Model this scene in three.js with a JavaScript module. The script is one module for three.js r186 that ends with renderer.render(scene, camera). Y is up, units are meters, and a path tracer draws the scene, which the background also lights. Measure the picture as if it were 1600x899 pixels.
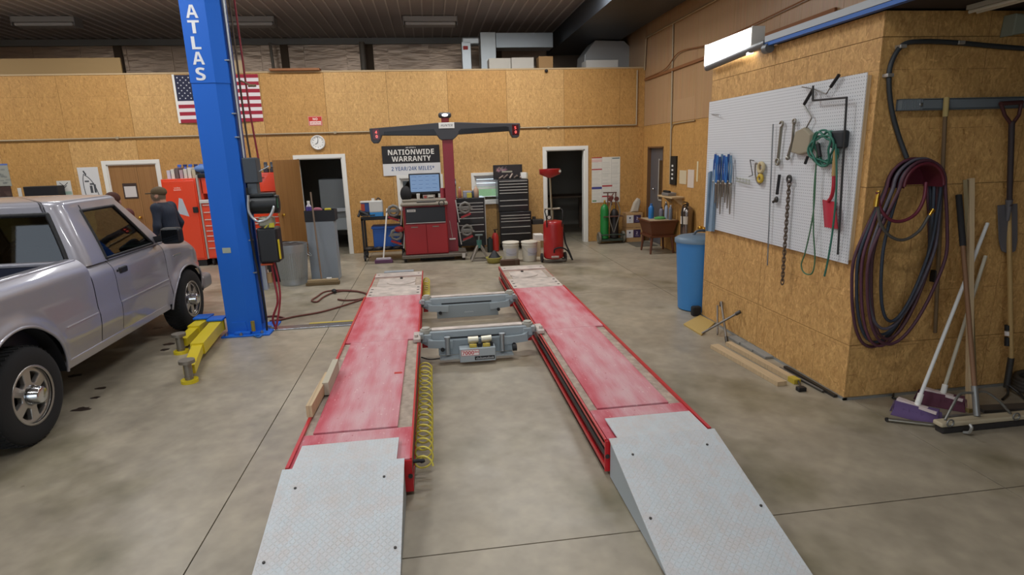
import * as THREE from 'three';
import { RoundedBoxGeometry } from 'three/addons/geometries/RoundedBoxGeometry.js';
import { mergeGeometries, mergeVertices } from 'three/addons/utils/BufferGeometryUtils.js';
import { RectAreaLightUniformsLib } from 'three/addons/lights/RectAreaLightUniformsLib.js';
import { FontLoader } from 'three/addons/loaders/FontLoader.js';
import { TextGeometry } from 'three/addons/geometries/TextGeometry.js';
import { MarchingCubes } from 'three/addons/objects/MarchingCubes.js';

// ------------------------------------------------------------------ camera, sky, lamps, exposure
const scene = new THREE.Scene();
const FOCAL = 905, PITCH = 13.13, YAW = 7.47, ROLL = -1.747;      // focal length in pixels of a 1600 x 899 frame, angles in degrees
const rad = THREE.MathUtils.degToRad;
const camera = new THREE.PerspectiveCamera(2 * Math.atan(449.5 / FOCAL) * 180 / Math.PI, 1600 / 899, 0.05, 100);
camera.position.set(0, 2.0, 0);
const fwd = new THREE.Vector3(Math.sin(rad(YAW)) * Math.cos(rad(PITCH)), -Math.sin(rad(PITCH)), -Math.cos(rad(YAW)) * Math.cos(rad(PITCH)));
const rgt0 = new THREE.Vector3(Math.cos(rad(YAW)), 0, Math.sin(rad(YAW)));
const up0 = rgt0.clone().cross(fwd);
const rgt = rgt0.clone().multiplyScalar(Math.cos(rad(ROLL))).addScaledVector(up0, Math.sin(rad(ROLL)));
const upv = rgt.clone().cross(fwd);
camera.up.copy(upv);
camera.lookAt(camera.position.clone().add(fwd));
scene.background = new THREE.Color(1.7, 1.95, 2.25);               // overcast sky outside the open bay doors
const renderer = new THREE.WebGLRenderer({ antialias: true });
renderer.toneMapping = THREE.LinearToneMapping;
renderer.toneMappingExposure = 1.13;
const LAMP_POWER = 60;                                               // radiance of each lit fluorescent ceiling fixture
renderer.shadowMap.enabled = true;
RectAreaLightUniformsLib.init();

// ------------------------------------------------------------------ helpers
function pixelRay(px, py) {
  return fwd.clone().addScaledVector(rgt, (px - 800) / FOCAL).addScaledVector(upv, -(py - 449.5) / FOCAL);
}
const onFloor = (px, py, h = 0) => { const d = pixelRay(px, py); const t = (h - 2) / d.y; return [d.x * t, h, d.z * t]; };
const onZ = (px, py, z) => { const d = pixelRay(px, py); const t = z / d.z; return [d.x * t, 2 + d.y * t, z]; };
const onX = (px, py, x) => { const d = pixelRay(px, py); const t = x / d.x; return [x, 2 + d.y * t, d.z * t]; };
let seed = 7;
const rnd = () => { seed = (seed * 1664525 + 1013904223) >>> 0; return seed / 4294967296; };
const rr = (a, b) => a + (b - a) * rnd();
const taken = {};
function numbered(n) { const k = taken[n] = (taken[n] ?? -1) + 1; return k ? n + '_' + String(k).padStart(3, '0') : n; }
const V3 = (a) => new THREE.Vector3(a[0], a[1], a[2]);

function norm(g) {                                                   // same attributes everywhere so that shapes can be joined
  let r = g.index ? g.toNonIndexed() : g;
  if (!r.attributes.normal) r.computeVertexNormals();
  if (!r.attributes.uv) r.setAttribute('uv', new THREE.BufferAttribute(new Float32Array(r.attributes.position.count * 2), 2));
  for (const k of Object.keys(r.attributes)) if (!['position', 'normal', 'uv'].includes(k)) r.deleteAttribute(k);
  r.morphAttributes = {};
  return r;
}
const join = (...gs) => { const f = gs.flat(9).map(norm); return f.length === 1 ? f[0] : mergeGeometries(f, false); };
function metreUV(g, ox = 0, oy = 0, swap = false) {
  g = norm(g); const p = g.attributes.position, n = g.attributes.normal, uv = g.attributes.uv;
  for (let i = 0; i < p.count; i++) {
    const ax = Math.abs(n.getX(i)), ay = Math.abs(n.getY(i)), az = Math.abs(n.getZ(i));
    let u, v;
    if (ay >= ax && ay >= az) { u = p.getX(i); v = -p.getZ(i); } else if (ax >= az) { u = -p.getZ(i); v = p.getY(i); } else { u = p.getX(i); v = p.getY(i); }
    if (swap) [u, v] = [v, u];
    uv.setXY(i, u + ox, v + oy);
  }
  return g;
}
const box = (x0, x1, y0, y1, z0, z1) => new THREE.BoxGeometry(Math.abs(x1 - x0), Math.abs(y1 - y0), Math.abs(z1 - z0)).translate((x0 + x1) / 2, (y0 + y1) / 2, (z0 + z1) / 2);
const rbox = (x0, x1, y0, y1, z0, z1, r = 0.01, s = 2) => {
  const w = Math.abs(x1 - x0), h = Math.abs(y1 - y0), d = Math.abs(z1 - z0);
  return new RoundedBoxGeometry(w, h, d, s, Math.min(r, w / 2.05, h / 2.05, d / 2.05)).translate((x0 + x1) / 2, (y0 + y1) / 2, (z0 + z1) / 2);
};
function rod(a, b, r0, r1 = r0, seg = 12) {                            // straight tapered bar between two points
  const A = V3(a), B = V3(b), d = B.clone().sub(A), g = new THREE.CylinderGeometry(r1, r0, d.length(), seg);
  g.applyQuaternion(new THREE.Quaternion().setFromUnitVectors(new THREE.Vector3(0, 1, 0), d.normalize()));
  return g.translate((a[0] + b[0]) / 2, (a[1] + b[1]) / 2, (a[2] + b[2]) / 2);
}
function bar(a, b, w, h, upDir = [0, 1, 0]) {                          // rectangular bar between two points
  const A = V3(a), B = V3(b), d = B.clone().sub(A), L = d.length(); d.normalize();
  let u = V3(upDir); const s = u.clone().cross(d).normalize(); u = d.clone().cross(s);
  const m = new THREE.Matrix4().makeBasis(s, u, d); m.setPosition((a[0] + b[0]) / 2, (a[1] + b[1]) / 2, (a[2] + b[2]) / 2);
  return new THREE.BoxGeometry(w, h, L).applyMatrix4(m);
}
const tube = (pts, r, n = 40, seg = 8, closed = false) => new THREE.TubeGeometry(new THREE.CatmullRomCurve3(pts.map(V3), closed), n, r, seg, closed);
const bent = (pts, r, seg = 8) => {                                     // sharp-cornered pipe
  const gs = []; for (let i = 0; i + 1 < pts.length; i++) { gs.push(rod(pts[i], pts[i + 1], r, r, seg)); if (i) gs.push(new THREE.SphereGeometry(r, seg, 6).translate(...pts[i])); }
  return join(gs);
};
const lathe = (pts, seg = 32, at = [0, 0, 0]) => new THREE.LatheGeometry(pts.map((p) => new THREE.Vector2(p[0], p[1])), seg).translate(...at);
const cyl = (x, y0, y1, z, r0, r1 = r0, seg = 24) => new THREE.CylinderGeometry(r1, r0, y1 - y0, seg).translate(x, (y0 + y1) / 2, z);
const ball = (x, y, z, r, sx = 1, sy = 1, sz = 1) => new THREE.SphereGeometry(r, 16, 12).scale(sx, sy, sz).translate(x, y, z);
function poly(pts, holes = []) {
  const s = new THREE.Shape(pts.map((p) => new THREE.Vector2(p[0], p[1])));
  for (const h of holes) s.holes.push(new THREE.Path(h.map((p) => new THREE.Vector2(p[0], p[1]))));
  return s;
}
function ext(shape, depth, bevel = 0) {
  return new THREE.ExtrudeGeometry(shape, bevel ? { depth: depth - 2 * bevel, bevelEnabled: true, bevelSize: bevel, bevelThickness: bevel, bevelSegments: 2, bevelOffset: -bevel, curveSegments: 16 } : { depth, bevelEnabled: false, curveSegments: 16 }).translate(0, 0, bevel);
}
function grid(nu, nv, f) {                                              // parametric sheet
  const pos = [], uv = [], idx = [];
  for (let j = 0; j <= nv; j++) for (let i = 0; i <= nu; i++) { pos.push(...f(i / nu, j / nv)); uv.push(i / nu, j / nv); }
  for (let j = 0; j < nv; j++) for (let i = 0; i < nu; i++) { const a = j * (nu + 1) + i, b = a + 1, c = a + nu + 1, d = c + 1; idx.push(a, b, d, a, d, c); }
  const g = new THREE.BufferGeometry(); g.setAttribute('position', new THREE.Float32BufferAttribute(pos, 3)); g.setAttribute('uv', new THREE.Float32BufferAttribute(uv, 2)); g.setIndex(idx); g.computeVertexNormals(); return g;
}
const lerp = (a, b, t) => a + (b - a) * t;
function interp(tab, x) { if (x <= tab[0][0]) return tab[0][1]; for (let i = 1; i < tab.length; i++) if (x <= tab[i][0]) return lerp(tab[i - 1][1], tab[i][1], (x - tab[i - 1][0]) / (tab[i][0] - tab[i - 1][0])); return tab[tab.length - 1][1]; }

function mesh(name, geo, mat, parent = scene) {
  let g = Array.isArray(geo) ? join(geo) : geo;
  if (mat.userData.sheet) {                                             // printed lines start at the sheet's own edge
    g = norm(g); g.computeBoundingBox(); const b = g.boundingBox, s = b.getSize(new THREE.Vector3()), k = 1.22 / 3;
    g = metreUV(g, (s.x < s.z ? b.max.z : -b.min.x) + Math.floor(rnd() * 3) * k, -b.min.y + Math.floor(rnd() * 3) * k);
  } else if (mat.userData.metres) g = metreUV(g, mat.userData.free ? 0 : Math.floor(rnd() * 50) * 0.37, mat.userData.free ? 0 : Math.floor(rnd() * 50) * 0.29, mat.userData.swap);
  const m = new THREE.Mesh(g, mat); m.name = parent === scene ? numbered(name) : name; m.castShadow = m.receiveShadow = true;
  if (parent.userData.base) m.position.set(-parent.userData.base[0], -parent.userData.base[1], -parent.userData.base[2]);
  parent.add(m); return m;
}
const bases = [];
function thing(name, label, category, base, group) {                    // parts are given in room coordinates; the group stands at its base
  const o = new THREE.Group(); o.name = numbered(name); o.position.set(...base); scene.add(o);
  o.userData = { label, category, base }; if (group) o.userData.group = group; bases.push(o); return o;
}
function local(name, label, category, at, turn = 0, group) {            // parts are given round the thing's own base
  const o = new THREE.Group(); o.name = numbered(name); o.position.set(...at); o.rotation.y = turn; scene.add(o);
  o.userData = { label, category }; if (group) o.userData.group = group; return o;
}
function tag(o, label, category, group) { Object.assign(o.userData, { label, category }); if (group) o.userData.group = group; return o; }
function structure(name, geo, mat, parent = scene) { const m = mesh(name, geo, mat, parent); if (parent === scene) m.userData.kind = 'structure'; return m; }
function one(name, geo, mat, label, category, group) { return tag(mesh(name, geo, mat), label, category, group); }
function dup(root, pos, turn, label) {
  const r = root.clone(); r.name = numbered(root.name.replace(/_\d+$/, '')); r.position.set(...pos); r.rotation.y = turn; r.userData = { ...root.userData }; if (label) r.userData.label = label; scene.add(r); return r;
}

// ------------------------------------------------------------------ textures and materials
function canvasTex(w, h, draw, rx = 1, ry = 1) {
  const c = document.createElement('canvas'); c.width = w; c.height = h; draw(c.getContext('2d'), w, h);
  const t = new THREE.CanvasTexture(c); t.colorSpace = THREE.SRGBColorSpace; t.wrapS = t.wrapT = THREE.RepeatWrapping; t.repeat.set(rx, ry); return t;
}
const rgb = (r, g, b) => `rgb(${r | 0},${g | 0},${b | 0})`;
const hashTab = Array.from({ length: 4096 }, rnd);
function vnoise(x, y, per) {
  const xi = Math.floor(x), yi = Math.floor(y), fx = x - xi, fy = y - yi, h = (a, b) => hashTab[(((a % per) + per) % per * 57 + ((b % per) + per) % per * 131) & 4095];
  const sx = fx * fx * (3 - 2 * fx), sy = fy * fy * (3 - 2 * fy);
  return lerp(lerp(h(xi, yi), h(xi + 1, yi), sx), lerp(h(xi, yi + 1), h(xi + 1, yi + 1), sx), sy);
}
const fbm = (u, v, f0, oct) => { let s = 0, a = 0.5, f = f0; for (let i = 0; i < oct; i++) { s += a * vnoise(u * f + i * 17.3, v * f + i * 9.1, f); a *= 0.55; f *= 2; } return s; };
function dataTex(n, fn, rx = 1, ry = 1, srgb = true) {
  const d = new Uint8Array(n * n * 4);
  for (let j = 0; j < n; j++) for (let i = 0; i < n; i++) { const c = fn(i / n, j / n), k = (j * n + i) * 4; d[k] = Math.max(0, Math.min(255, c[0])); d[k + 1] = Math.max(0, Math.min(255, c[1])); d[k + 2] = Math.max(0, Math.min(255, c[2])); d[k + 3] = 255; }
  const t = new THREE.DataTexture(d, n, n); t.magFilter = THREE.LinearFilter; t.wrapS = t.wrapT = THREE.RepeatWrapping; t.repeat.set(rx, ry); if (srgb) t.colorSpace = THREE.SRGBColorSpace; t.needsUpdate = true; return t;
}
const mats = {};
function mat(color, roughness = 0.6, metalness = 0, extra = {}) {
  const key = color + '|' + roughness + '|' + metalness + '|' + Object.keys(extra).map((k) => k + (extra[k]?.uuid ?? extra[k])).join();
  return mats[key] ??= new THREE.MeshPhysicalMaterial({ color, roughness, metalness, side: THREE.DoubleSide, ...extra });
}
function mapped(map, roughness, extra = {}, metres = true, swap = false) {
  const m = new THREE.MeshPhysicalMaterial({ map, roughness, side: THREE.DoubleSide, ...extra }); m.userData = { metres, swap }; return m;
}
// oriented strand board: pressed flakes of wood, with the printed nailing lines every 16 inches
function osbDraw(base, vary, dark) {
  return (c, w, h) => {
    c.fillStyle = rgb(...base); c.fillRect(0, 0, w, h);
    const flake = (x, y, L, t, a, col) => { c.fillStyle = col; for (const ox of [-w, 0, w]) for (const oy of [-h, 0, h]) { if (x + ox < -L || x + ox > w + L || y + oy < -L || y + oy > h + L) continue; c.save(); c.translate(x + ox, y + oy); c.rotate(a); c.beginPath(); c.moveTo(-t * 0.4, -L / 2); c.lineTo(t * 0.5, -L * 0.46); c.lineTo(t * 0.42, L * 0.5); c.lineTo(-t * 0.5, L * 0.44); c.fill(); c.restore(); } };
    for (let i = 0; i < 7000; i++) {
      const big = i < 2200, L = (big ? rr(0.05, 0.13) : rr(0.015, 0.07)) * w, t = (big ? rr(0.012, 0.032) : rr(0.004, 0.014)) * w, k = (rnd() - 0.5) * vary, dk = rnd() < dark ? -rr(12, 40) : rnd() < 0.12 ? rr(8, 24) : 0;
      const a = (rnd() + rnd() - 1) * 1.1 + (rnd() < 0.16 ? Math.PI / 2 : 0);
      flake(rnd() * w, rnd() * h, L, t, a, `rgba(${(base[0] + k + dk) | 0},${(base[1] + k * 0.92 + dk * 0.95) | 0},${(base[2] + k * 0.75 + dk * 0.75) | 0},${(big ? rr(0.2, 0.5) : rr(0.2, 0.6)).toFixed(2)})`);
    }
  };
}
const printed = (c, w, h, f) => { f(c, w, h); for (let k = 0; k < 3; k++) for (let i = 0; i < 40; i++) { c.fillStyle = `rgba(70,42,18,${rr(0.1, 0.62).toFixed(2)})`; c.fillRect(k * w / 3 - 1, i * h / 40, 3, h / 40); if (rnd() < 0.75) { c.fillStyle = `rgba(80,48,20,${rr(0.1, 0.55).toFixed(2)})`; c.fillRect(i * w / 40, k * h / 3 - 1, w / 40, 3); } } };
const osbMap = canvasTex(1024, 1024, (c, w, h) => printed(c, w, h, osbDraw([195, 152, 92], 42, 0.08)), 1 / 1.22, 1 / 1.22);
const osbDarkMap = canvasTex(1024, 1024, (c, w, h) => printed(c, w, h, osbDraw([195, 152, 92], 58, 0.14)), 1 / 1.22, 1 / 1.22);
const OSB = mapped(osbMap, 0.62, { bumpMap: osbMap, bumpScale: 0.0012 });
const OSB2 = mapped(osbMap, 0.62, { color: 0xf2ead8, bumpMap: osbMap, bumpScale: 0.0012 });
const OSBD = mapped(osbDarkMap, 0.6, { bumpMap: osbDarkMap, bumpScale: 0.0015 });
for (const m of [OSB, OSB2, OSBD]) m.userData.sheet = true;
const PLY = mapped(canvasTex(512, 512, (c, w, h) => { c.fillStyle = rgb(176, 142, 106); c.fillRect(0, 0, w, h); for (let i = 0; i < 900; i++) { c.fillStyle = `rgba(${rr(110, 205) | 0},${rr(85, 150) | 0},${rr(50, 105) | 0},0.08)`; c.fillRect(rnd() * w, rnd() * h, rr(1, 7), rr(60, 420)); } }, 1 / 1.22, 1 / 2.44), 0.42);
const floorTex = dataTex(1024, (u, v) => {
  const a = fbm(u, v, 4, 5), b = fbm(v + 0.31, u + 0.77, 16, 4), c = fbm(u * 1 + 0.5, v, 64, 3), d = fbm(u + 0.13, v + 0.57, 8, 4);
  let k = 0.9 + (a - 0.5) * 0.2 + (b - 0.5) * 0.14 + (c - 0.5) * 0.16;
  const st = Math.max(0, d - 0.6) * 2.2; k -= st * 0.3;
  return [172 * k, 161 * k, 140 * k - st * 12];
}, 1 / 5.3, 1 / 5.3);
const floorRough = dataTex(512, (u, v) => { const a = fbm(u, v, 8, 5), k = 70 + a * 110; return [k, k, k]; }, 1 / 3.7, 1 / 3.7, false);
const CONCRETE = mapped(floorTex, 0.78, { roughnessMap: floorRough }); CONCRETE.userData.free = true;
const woodDraw = (b, v) => (c, w, h) => { c.fillStyle = rgb(...b); c.fillRect(0, 0, w, h); for (let i = 0; i < 500; i++) { const k = (rnd() - 0.5) * v; c.fillStyle = `rgba(${b[0] + k | 0},${b[1] + k | 0},${b[2] + k * 0.8 | 0},0.35)`; c.fillRect(rnd() * w, 0, rr(0.5, 3), h); } };
const WOOD = mapped(canvasTex(256, 512, woodDraw([190, 166, 130], 60), 1 / 0.3, 1 / 1.2), 0.7);
const WOODX = mapped(canvasTex(256, 512, woodDraw([190, 164, 124], 60), 1 / 0.3, 1 / 1.2), 0.7, {}, true, true);
const DOORWOOD = mapped(canvasTex(256, 512, woodDraw([150, 108, 62], 40), 1 / 0.9, 1 / 2.1), 0.45);
const HANDLE = mapped(canvasTex(128, 512, woodDraw([172, 140, 88], 60), 1 / 0.12, 1 / 1.0), 0.55);
const CARD = mat(0xb08a5c, 0.85), WHITE = mat(0xe6e4dc, 0.5), BLACK = mat(0x161618, 0.55), RUBBER = mat(0x1b1b1c, 0.85), STEEL = mat(0x9a9c9e, 0.35, 0.9), CHROME = mat(0xd0d2d4, 0.15, 1), GALV = mat(0xaeb4b6, 0.42, 0.75), DARKSTEEL = mat(0x4a4845, 0.5, 0.7), BRASS = mat(0xd0a848, 0.3, 1), GREY = mat(0x7f878c, 0.5), LIFTGREY = mat(0x9aa4a8, 0.45), BLUE = mat(0x0563cc, 0.6), BLUEDK = mat(0x123f86, 0.4), YELLOW = mat(0xd6c022, 0.4), RED = mat(0xb01c1c, 0.4), REDDK = mat(0x8f1a22, 0.45), ORANGE = mat(0xe8431a, 0.3, 0, { clearcoat: 0.4 });
// a printed sheet: the drawing fills the front face of a thin slab
function print(w, h, draw, roughness = 0.6, extra = {}) { const m = new THREE.MeshPhysicalMaterial({ map: canvasTex(w, h, draw), roughness, side: THREE.DoubleSide, ...extra }); return m; }
function txt(c, s, x, y, size, color, font = 'sans-serif', weight = 'bold', align = 'center', maxw) { c.fillStyle = color; c.font = `${weight} ${size}px ${font}`; c.textAlign = align; c.textBaseline = 'middle'; maxw ? c.fillText(s, x, y, maxw) : c.fillText(s, x, y); }
// marks too small to read in the photograph: a row of strokes instead of letters
function scribble(c, x, y, w, h, color) { c.strokeStyle = color; c.lineWidth = Math.max(2, h * 0.16); for (let i = 0; i < w / (h * 0.6); i++) { const a = x + i * h * 0.6; c.beginPath(); c.moveTo(a, y + h * (rnd() < 0.3 ? 0 : 0.3)); c.lineTo(a + h * 0.1, y + h); c.lineTo(a + h * 0.36, y + h * rr(0.35, 0.9)); c.stroke(); } }

// ------------------------------------------------------------------ the room
const ZB = -12.55, XR = 4.65, CEIL = 4.9, ZFAR = -15.85, XP = 3.15, ZP = -3.9;
// floor slabs with sawn joints
const floorBase = structure('floor', box(-12.2, 7.2, -0.3, -0.012, -16, 4.3), mat(0x4d473c, 0.9));
{
  const xs = [-12.2, -5.9, -1.34, 3.22, 7.2], zs = [4.3, -2.62, -7.88, -10.15, -16];
  for (let i = 0; i < 4; i++) for (let j = 0; j < 4; j++) mesh('concrete_slab', box(xs[i] + 0.004, xs[i + 1] - 0.004, -0.1, 0, zs[j + 1] + 0.004, zs[j] - 0.004), CONCRETE, floorBase);
}
function cutRects(rects, holes) {
  for (const [a, b, c, d] of holes) {
    const out = [];
    for (const [x0, x1, y0, y1] of rects) {
      if (b <= x0 || a >= x1 || d <= y0 || c >= y1) { out.push([x0, x1, y0, y1]); continue; }
      if (a > x0) out.push([x0, a, y0, y1]);
      if (b < x1) out.push([b, x1, y0, y1]);
      const l = Math.max(a, x0), r = Math.min(b, x1);
      if (c > y0) out.push([l, r, y0, c]);
      if (d < y1) out.push([l, r, d, y1]);
    }
    rects = out;
  }
  return rects;
}
const CORE = mat(0x5d4428, 0.85);
const doorA = [-6.28, -5.37, 0, 2.0], doorB = [-2.68, -1.80, 0, 2.0], doorC = [2.47, 3.32, 0, 2.02], winA = [-0.66, 0.18, 0.92, 1.54], winB = [0.90, 1.50, 0.98, 1.54];
const holes = [doorA, doorB, doorC, winA, winB];
const wallBack = structure('wall_back', cutRects([[-12.2, XR, 0, 3.66]], holes).map(([a, b, c, d]) => box(a, b, c, d, ZB - 0.14, ZB - 0.013)), CORE);
for (let k = -9; k < 7; k++) {
  const x0 = Math.max(-12.2, -2.006 + 1.22 * k) + 0.002, x1 = Math.min(XR, -2.006 + 1.22 * (k + 1)) - 0.002;
  if (x1 - x0 < 0.05) continue;
  for (const [y0, y1] of [[0.004, 2.46], [2.464, 3.66]]) mesh('osb_sheet', cutRects([[x0, x1, y0, y1]], holes).map(([a, b, c, d]) => box(a, b, c, d, ZB - 0.012, ZB)), rnd() < 0.5 ? OSB : OSB2, wallBack);
}
mesh('top_plate', box(-12.2, XR, 3.662, 3.69, ZB - 0.16, ZB + 0.01), WOODX, wallBack);
structure('ceiling_back_rooms', box(-12.2, XR, 2.75, 2.95, ZFAR, ZB - 0.14), mat(0xa49c8e, 0.9));
// far wall behind the loft: foil-faced insulation between posts
const foilBump = dataTex(256, (u, v) => { const k = fbm(u * 1, v * 1, 8, 4) * 255; return [k, k, k]; }, 0.35, 1.5, false);
const FOIL = new THREE.MeshPhysicalMaterial({ color: 0xb49f8c, roughness: 0.36, metalness: 0.8, bumpMap: foilBump, bumpScale: 0.012, side: THREE.DoubleSide }); FOIL.userData = { metres: true };
const farOpening = [0.55, 2.35, 0.85, 2.2];
const wallFar = structure('wall_far', cutRects([[-12.2, XR, 0, CEIL]], [farOpening]).map(([a, b, c, d]) => box(a, b, c, d, ZFAR - 0.15, ZFAR)), FOIL);
for (const [n, x0, x1] of [['wall_office_1', 0.4, 0.5], ['wall_office_2', 2.36, 2.46]]) structure(n, box(x0, x1, 0, 2.75, ZFAR, ZB - 0.14), mat(0x9c9588, 0.8));
for (const x of [-7.2, -3.4, -1.35, 1.9]) mesh('post', box(x - 0.09, x + 0.09, 2.95, CEIL, ZFAR, ZFAR + 0.05), mat(0x5a4a3a, 0.8), wallFar);
for (const [a, b] of [[-12.2, 0.4], [2.46, XR]]) structure(a < 0 ? 'wall_back_room_1' : 'wall_back_room_2', box(a, b, 0, 2.75, ZFAR + 0.01, ZFAR + 0.05), mat(0x9c9588, 0.85));
mesh('angle_trim', box(-12.2, XR, CEIL - 0.16, CEIL - 0.02, ZFAR, ZFAR + 0.08), mat(0x8c8a86, 0.5, 0.4), wallFar);
for (let k = 0; k < 16; k++) mesh('foil_sheet', box(-12.1 + k * 1.02, -12.1 + k * 1.02 + 1.0, 2.96, CEIL - 0.17, ZFAR + 0.002, ZFAR + 0.012), FOIL, wallFar);
// right wall: strand board below, panelling above
const doorD = [11.42, 12.3, 0, 2.03];
const wr = structure('wall_right', cutRects([[3.9, 15.85, 0, CEIL]], [doorD]).map(([a, b, c, d]) => box(XR + 0.012, XR + 0.16, c, d, -b, -a)), CORE);
for (const [a, b] of [[6.4, 7.62], [7.624, 8.84], [8.844, 10.06], [10.064, 11.28], [11.284, 12.55]]) {
  mesh('osb_sheet', cutRects([[a, b, 0.004, 2.47]], [doorD]).map(([p, q, c, d]) => box(XR, XR + 0.012, c, d, -q, -p)), OSB2, wr);
  mesh('wood_panel', box(XR, XR + 0.012, 2.475, 3.45, -b, -a), PLY, wr);
  mesh('wood_panel', box(XR, XR + 0.012, 3.453, CEIL, -b, -a), PLY, wr);
}
mesh('wood_panel', box(XR, XR + 0.012, 2.95, CEIL, ZFAR, ZB - 0.02), PLY, wr);
mesh('wood_panel', box(XR, XR + 0.012, 2.95, CEIL, -6.396, -3.9), PLY, wr);
// partition: a strand-board box standing out from the right wall
const part = structure('wall_partition', box(XP + 0.013, 7.2, 0, 2.86, -6.388, ZP - 0.013), CORE);
for (const [y0, y1] of [[0.02, 0.45], [0.454, 1.67], [1.674, 2.7], [2.704, 2.87]]) {
  for (const [z0, z1] of [[-6.4, -5.2], [-5.196, ZP]]) mesh('osb_sheet', box(XP, XP + 0.012, y0, y1, z0, z1), OSBD, part);
  for (const [x0, x1] of [[XP + 0.013, 4.37], [4.374, 5.59], [5.594, 7.2]]) mesh('osb_sheet', box(x0, x1, y0, y1, ZP - 0.012, ZP), OSBD, part);
  mesh('osb_sheet', box(XP + 0.012, XR, y0, y1, -6.4, -6.389), OSBD, part);
}
structure('trim_1', [box(XP - 0.012, XP + 0.02, 0, 0.018, -6.4, ZP + 0.012), box(XP - 0.012, 7.2, 0, 0.018, ZP, ZP + 0.012)], GALV);
// storage deck on top of the partition, with a blue steel rim
const deck = structure('ceiling_deck', box(3.12, 7.2, 2.885, 2.93, -5.25, -1.6), mat(0x3a2f28, 0.9));
mesh('rim', [box(3.07, 3.12, 2.87, 2.90, -5.25, -1.6)], mat(0x1f5fae, 0.4), deck);
mesh('rim_cap', box(3.065, 3.13, 2.902, 2.955, -5.25, -1.6), mat(0xa9b0b4, 0.5), deck);
// outer walls behind and beside the photographer, with two open bay doors
structure('wall_left', box(-12.35, -12.2, 0, CEIL, ZFAR, 4.3), mat(0xa58a62, 0.8));
structure('wall_right_front', box(7.2, 7.35, 0, CEIL, -6.4, 4.3), mat(0xa58a62, 0.8));
structure('wall_front', cutRects([[-12.2, 7.2, 0, CEIL]], [[-10.2, -6.2, 0, 3.9], [-3.6, 1.0, 0, 3.9]]).map(([a, b, c, d]) => box(a, b, c, d, 4.3, 4.45)), mat(0xa58a62, 0.8));
structure('ground_outside', box(-30, 30, -0.3, -0.05, 4.45, 34), mat(0x86837c, 0.95));
structure('ground_behind', box(-30, 30, -0.3, -0.05, -40, -16.05), mat(0x4f6a35, 0.95));
// ribbed metal ceiling
const ceil = structure('ceiling', box(-12.35, 7.35, CEIL, CEIL + 0.15, -16, 4.45), mat(0xa49a98, 0.5));
{ const g = new THREE.BoxGeometry(0.028, 0.022, 20.2), m = mat(0xc8c0bc, 0.5); for (let i = 0; i < 74; i++) { const r = mesh('rib', g, m, ceil); r.position.set(-12.1 + i * 0.2286, CEIL - 0.01, -5.75); } }

// ------------------------------------------------------------------ ceiling lamps
const LAMPS = [];
function ceilingLamp(x, z, lit, label, turn = 0, y = CEIL) {
  const t = local('ceiling_light', label, 'light', [x, y - 0.12, z], turn, lit ? 'lit fluorescent ceiling lights' : undefined);
  mesh('housing', rbox(-0.6, 0.6, 0.04, 0.1, -0.11, 0.11, 0.01), mat(0xc9c9c6, 0.5), t);
  for (const s of [-1, 1]) mesh('end_cap', box(s * 0.615, s * 0.6, 0, 0.1, -0.11, 0.11), mat(0xb9b9b6, 0.5), t);
  mesh('lens', rbox(-0.6, 0.6, -0.012, 0.04, -0.1, 0.1, 0.02), lit ? new THREE.MeshPhysicalMaterial({ color: 0xffffff, emissive: 0xfffaf0, emissiveIntensity: 6, roughness: 0.5 }) : mat(0xbfbfc0, 0.45), t);
  if (lit) { const l = new THREE.RectAreaLight(0xfafcff, LAMP_POWER, 1.2, 0.24); l.position.set(0, -0.03, 0); l.rotation.x = -Math.PI / 2; t.add(l); LAMPS.push(l); }
  return t;
}
for (const [x, z] of [[-9.2, -10.7], [-5.6, -10.7], [-2.2, -10.7], [0.9, -10.7], [2.6, -10.3], [-7.5, -6.4], [-3.4, -5.6], [0.6, -6.0], [-7.5, -1.6], [-3.4, -1.0], [0.2, -1.2]]) ceilingLamp(x, z, true, 'lit fluorescent light under the metal ceiling above the bays');
{
  const names = ['unlit grey strip light on the ceiling over the tan boards on the loft', 'unlit strip light on the ceiling behind the blue lift column', 'unlit pale strip light on the ceiling left of the loft duct'];
  [[-7.4, -13.6], [-3.6, -13.6], [0.18, -13.6]].forEach(([x, z], i) => {
    const t = local('strip_light', names[i], 'light', [x, CEIL - 0.14, z], 0, undefined);
    mesh('housing', rbox(-0.56, 0.56, 0.02, 0.13, -0.16, 0.16, 0.01), mat(0x9d9a98, 0.5), t);
    mesh('lens', rbox(-0.54, 0.54, -0.05, 0.02, -0.15, 0.15, 0.03), mat(0xb4b1b0, 0.45), t);
    for (const s of [-1, 1]) mesh('end_cap', box(s * 0.575, s * 0.56, -0.05, 0.13, -0.16, 0.16), mat(0x8a8887, 0.5), t);
  });
}
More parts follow.
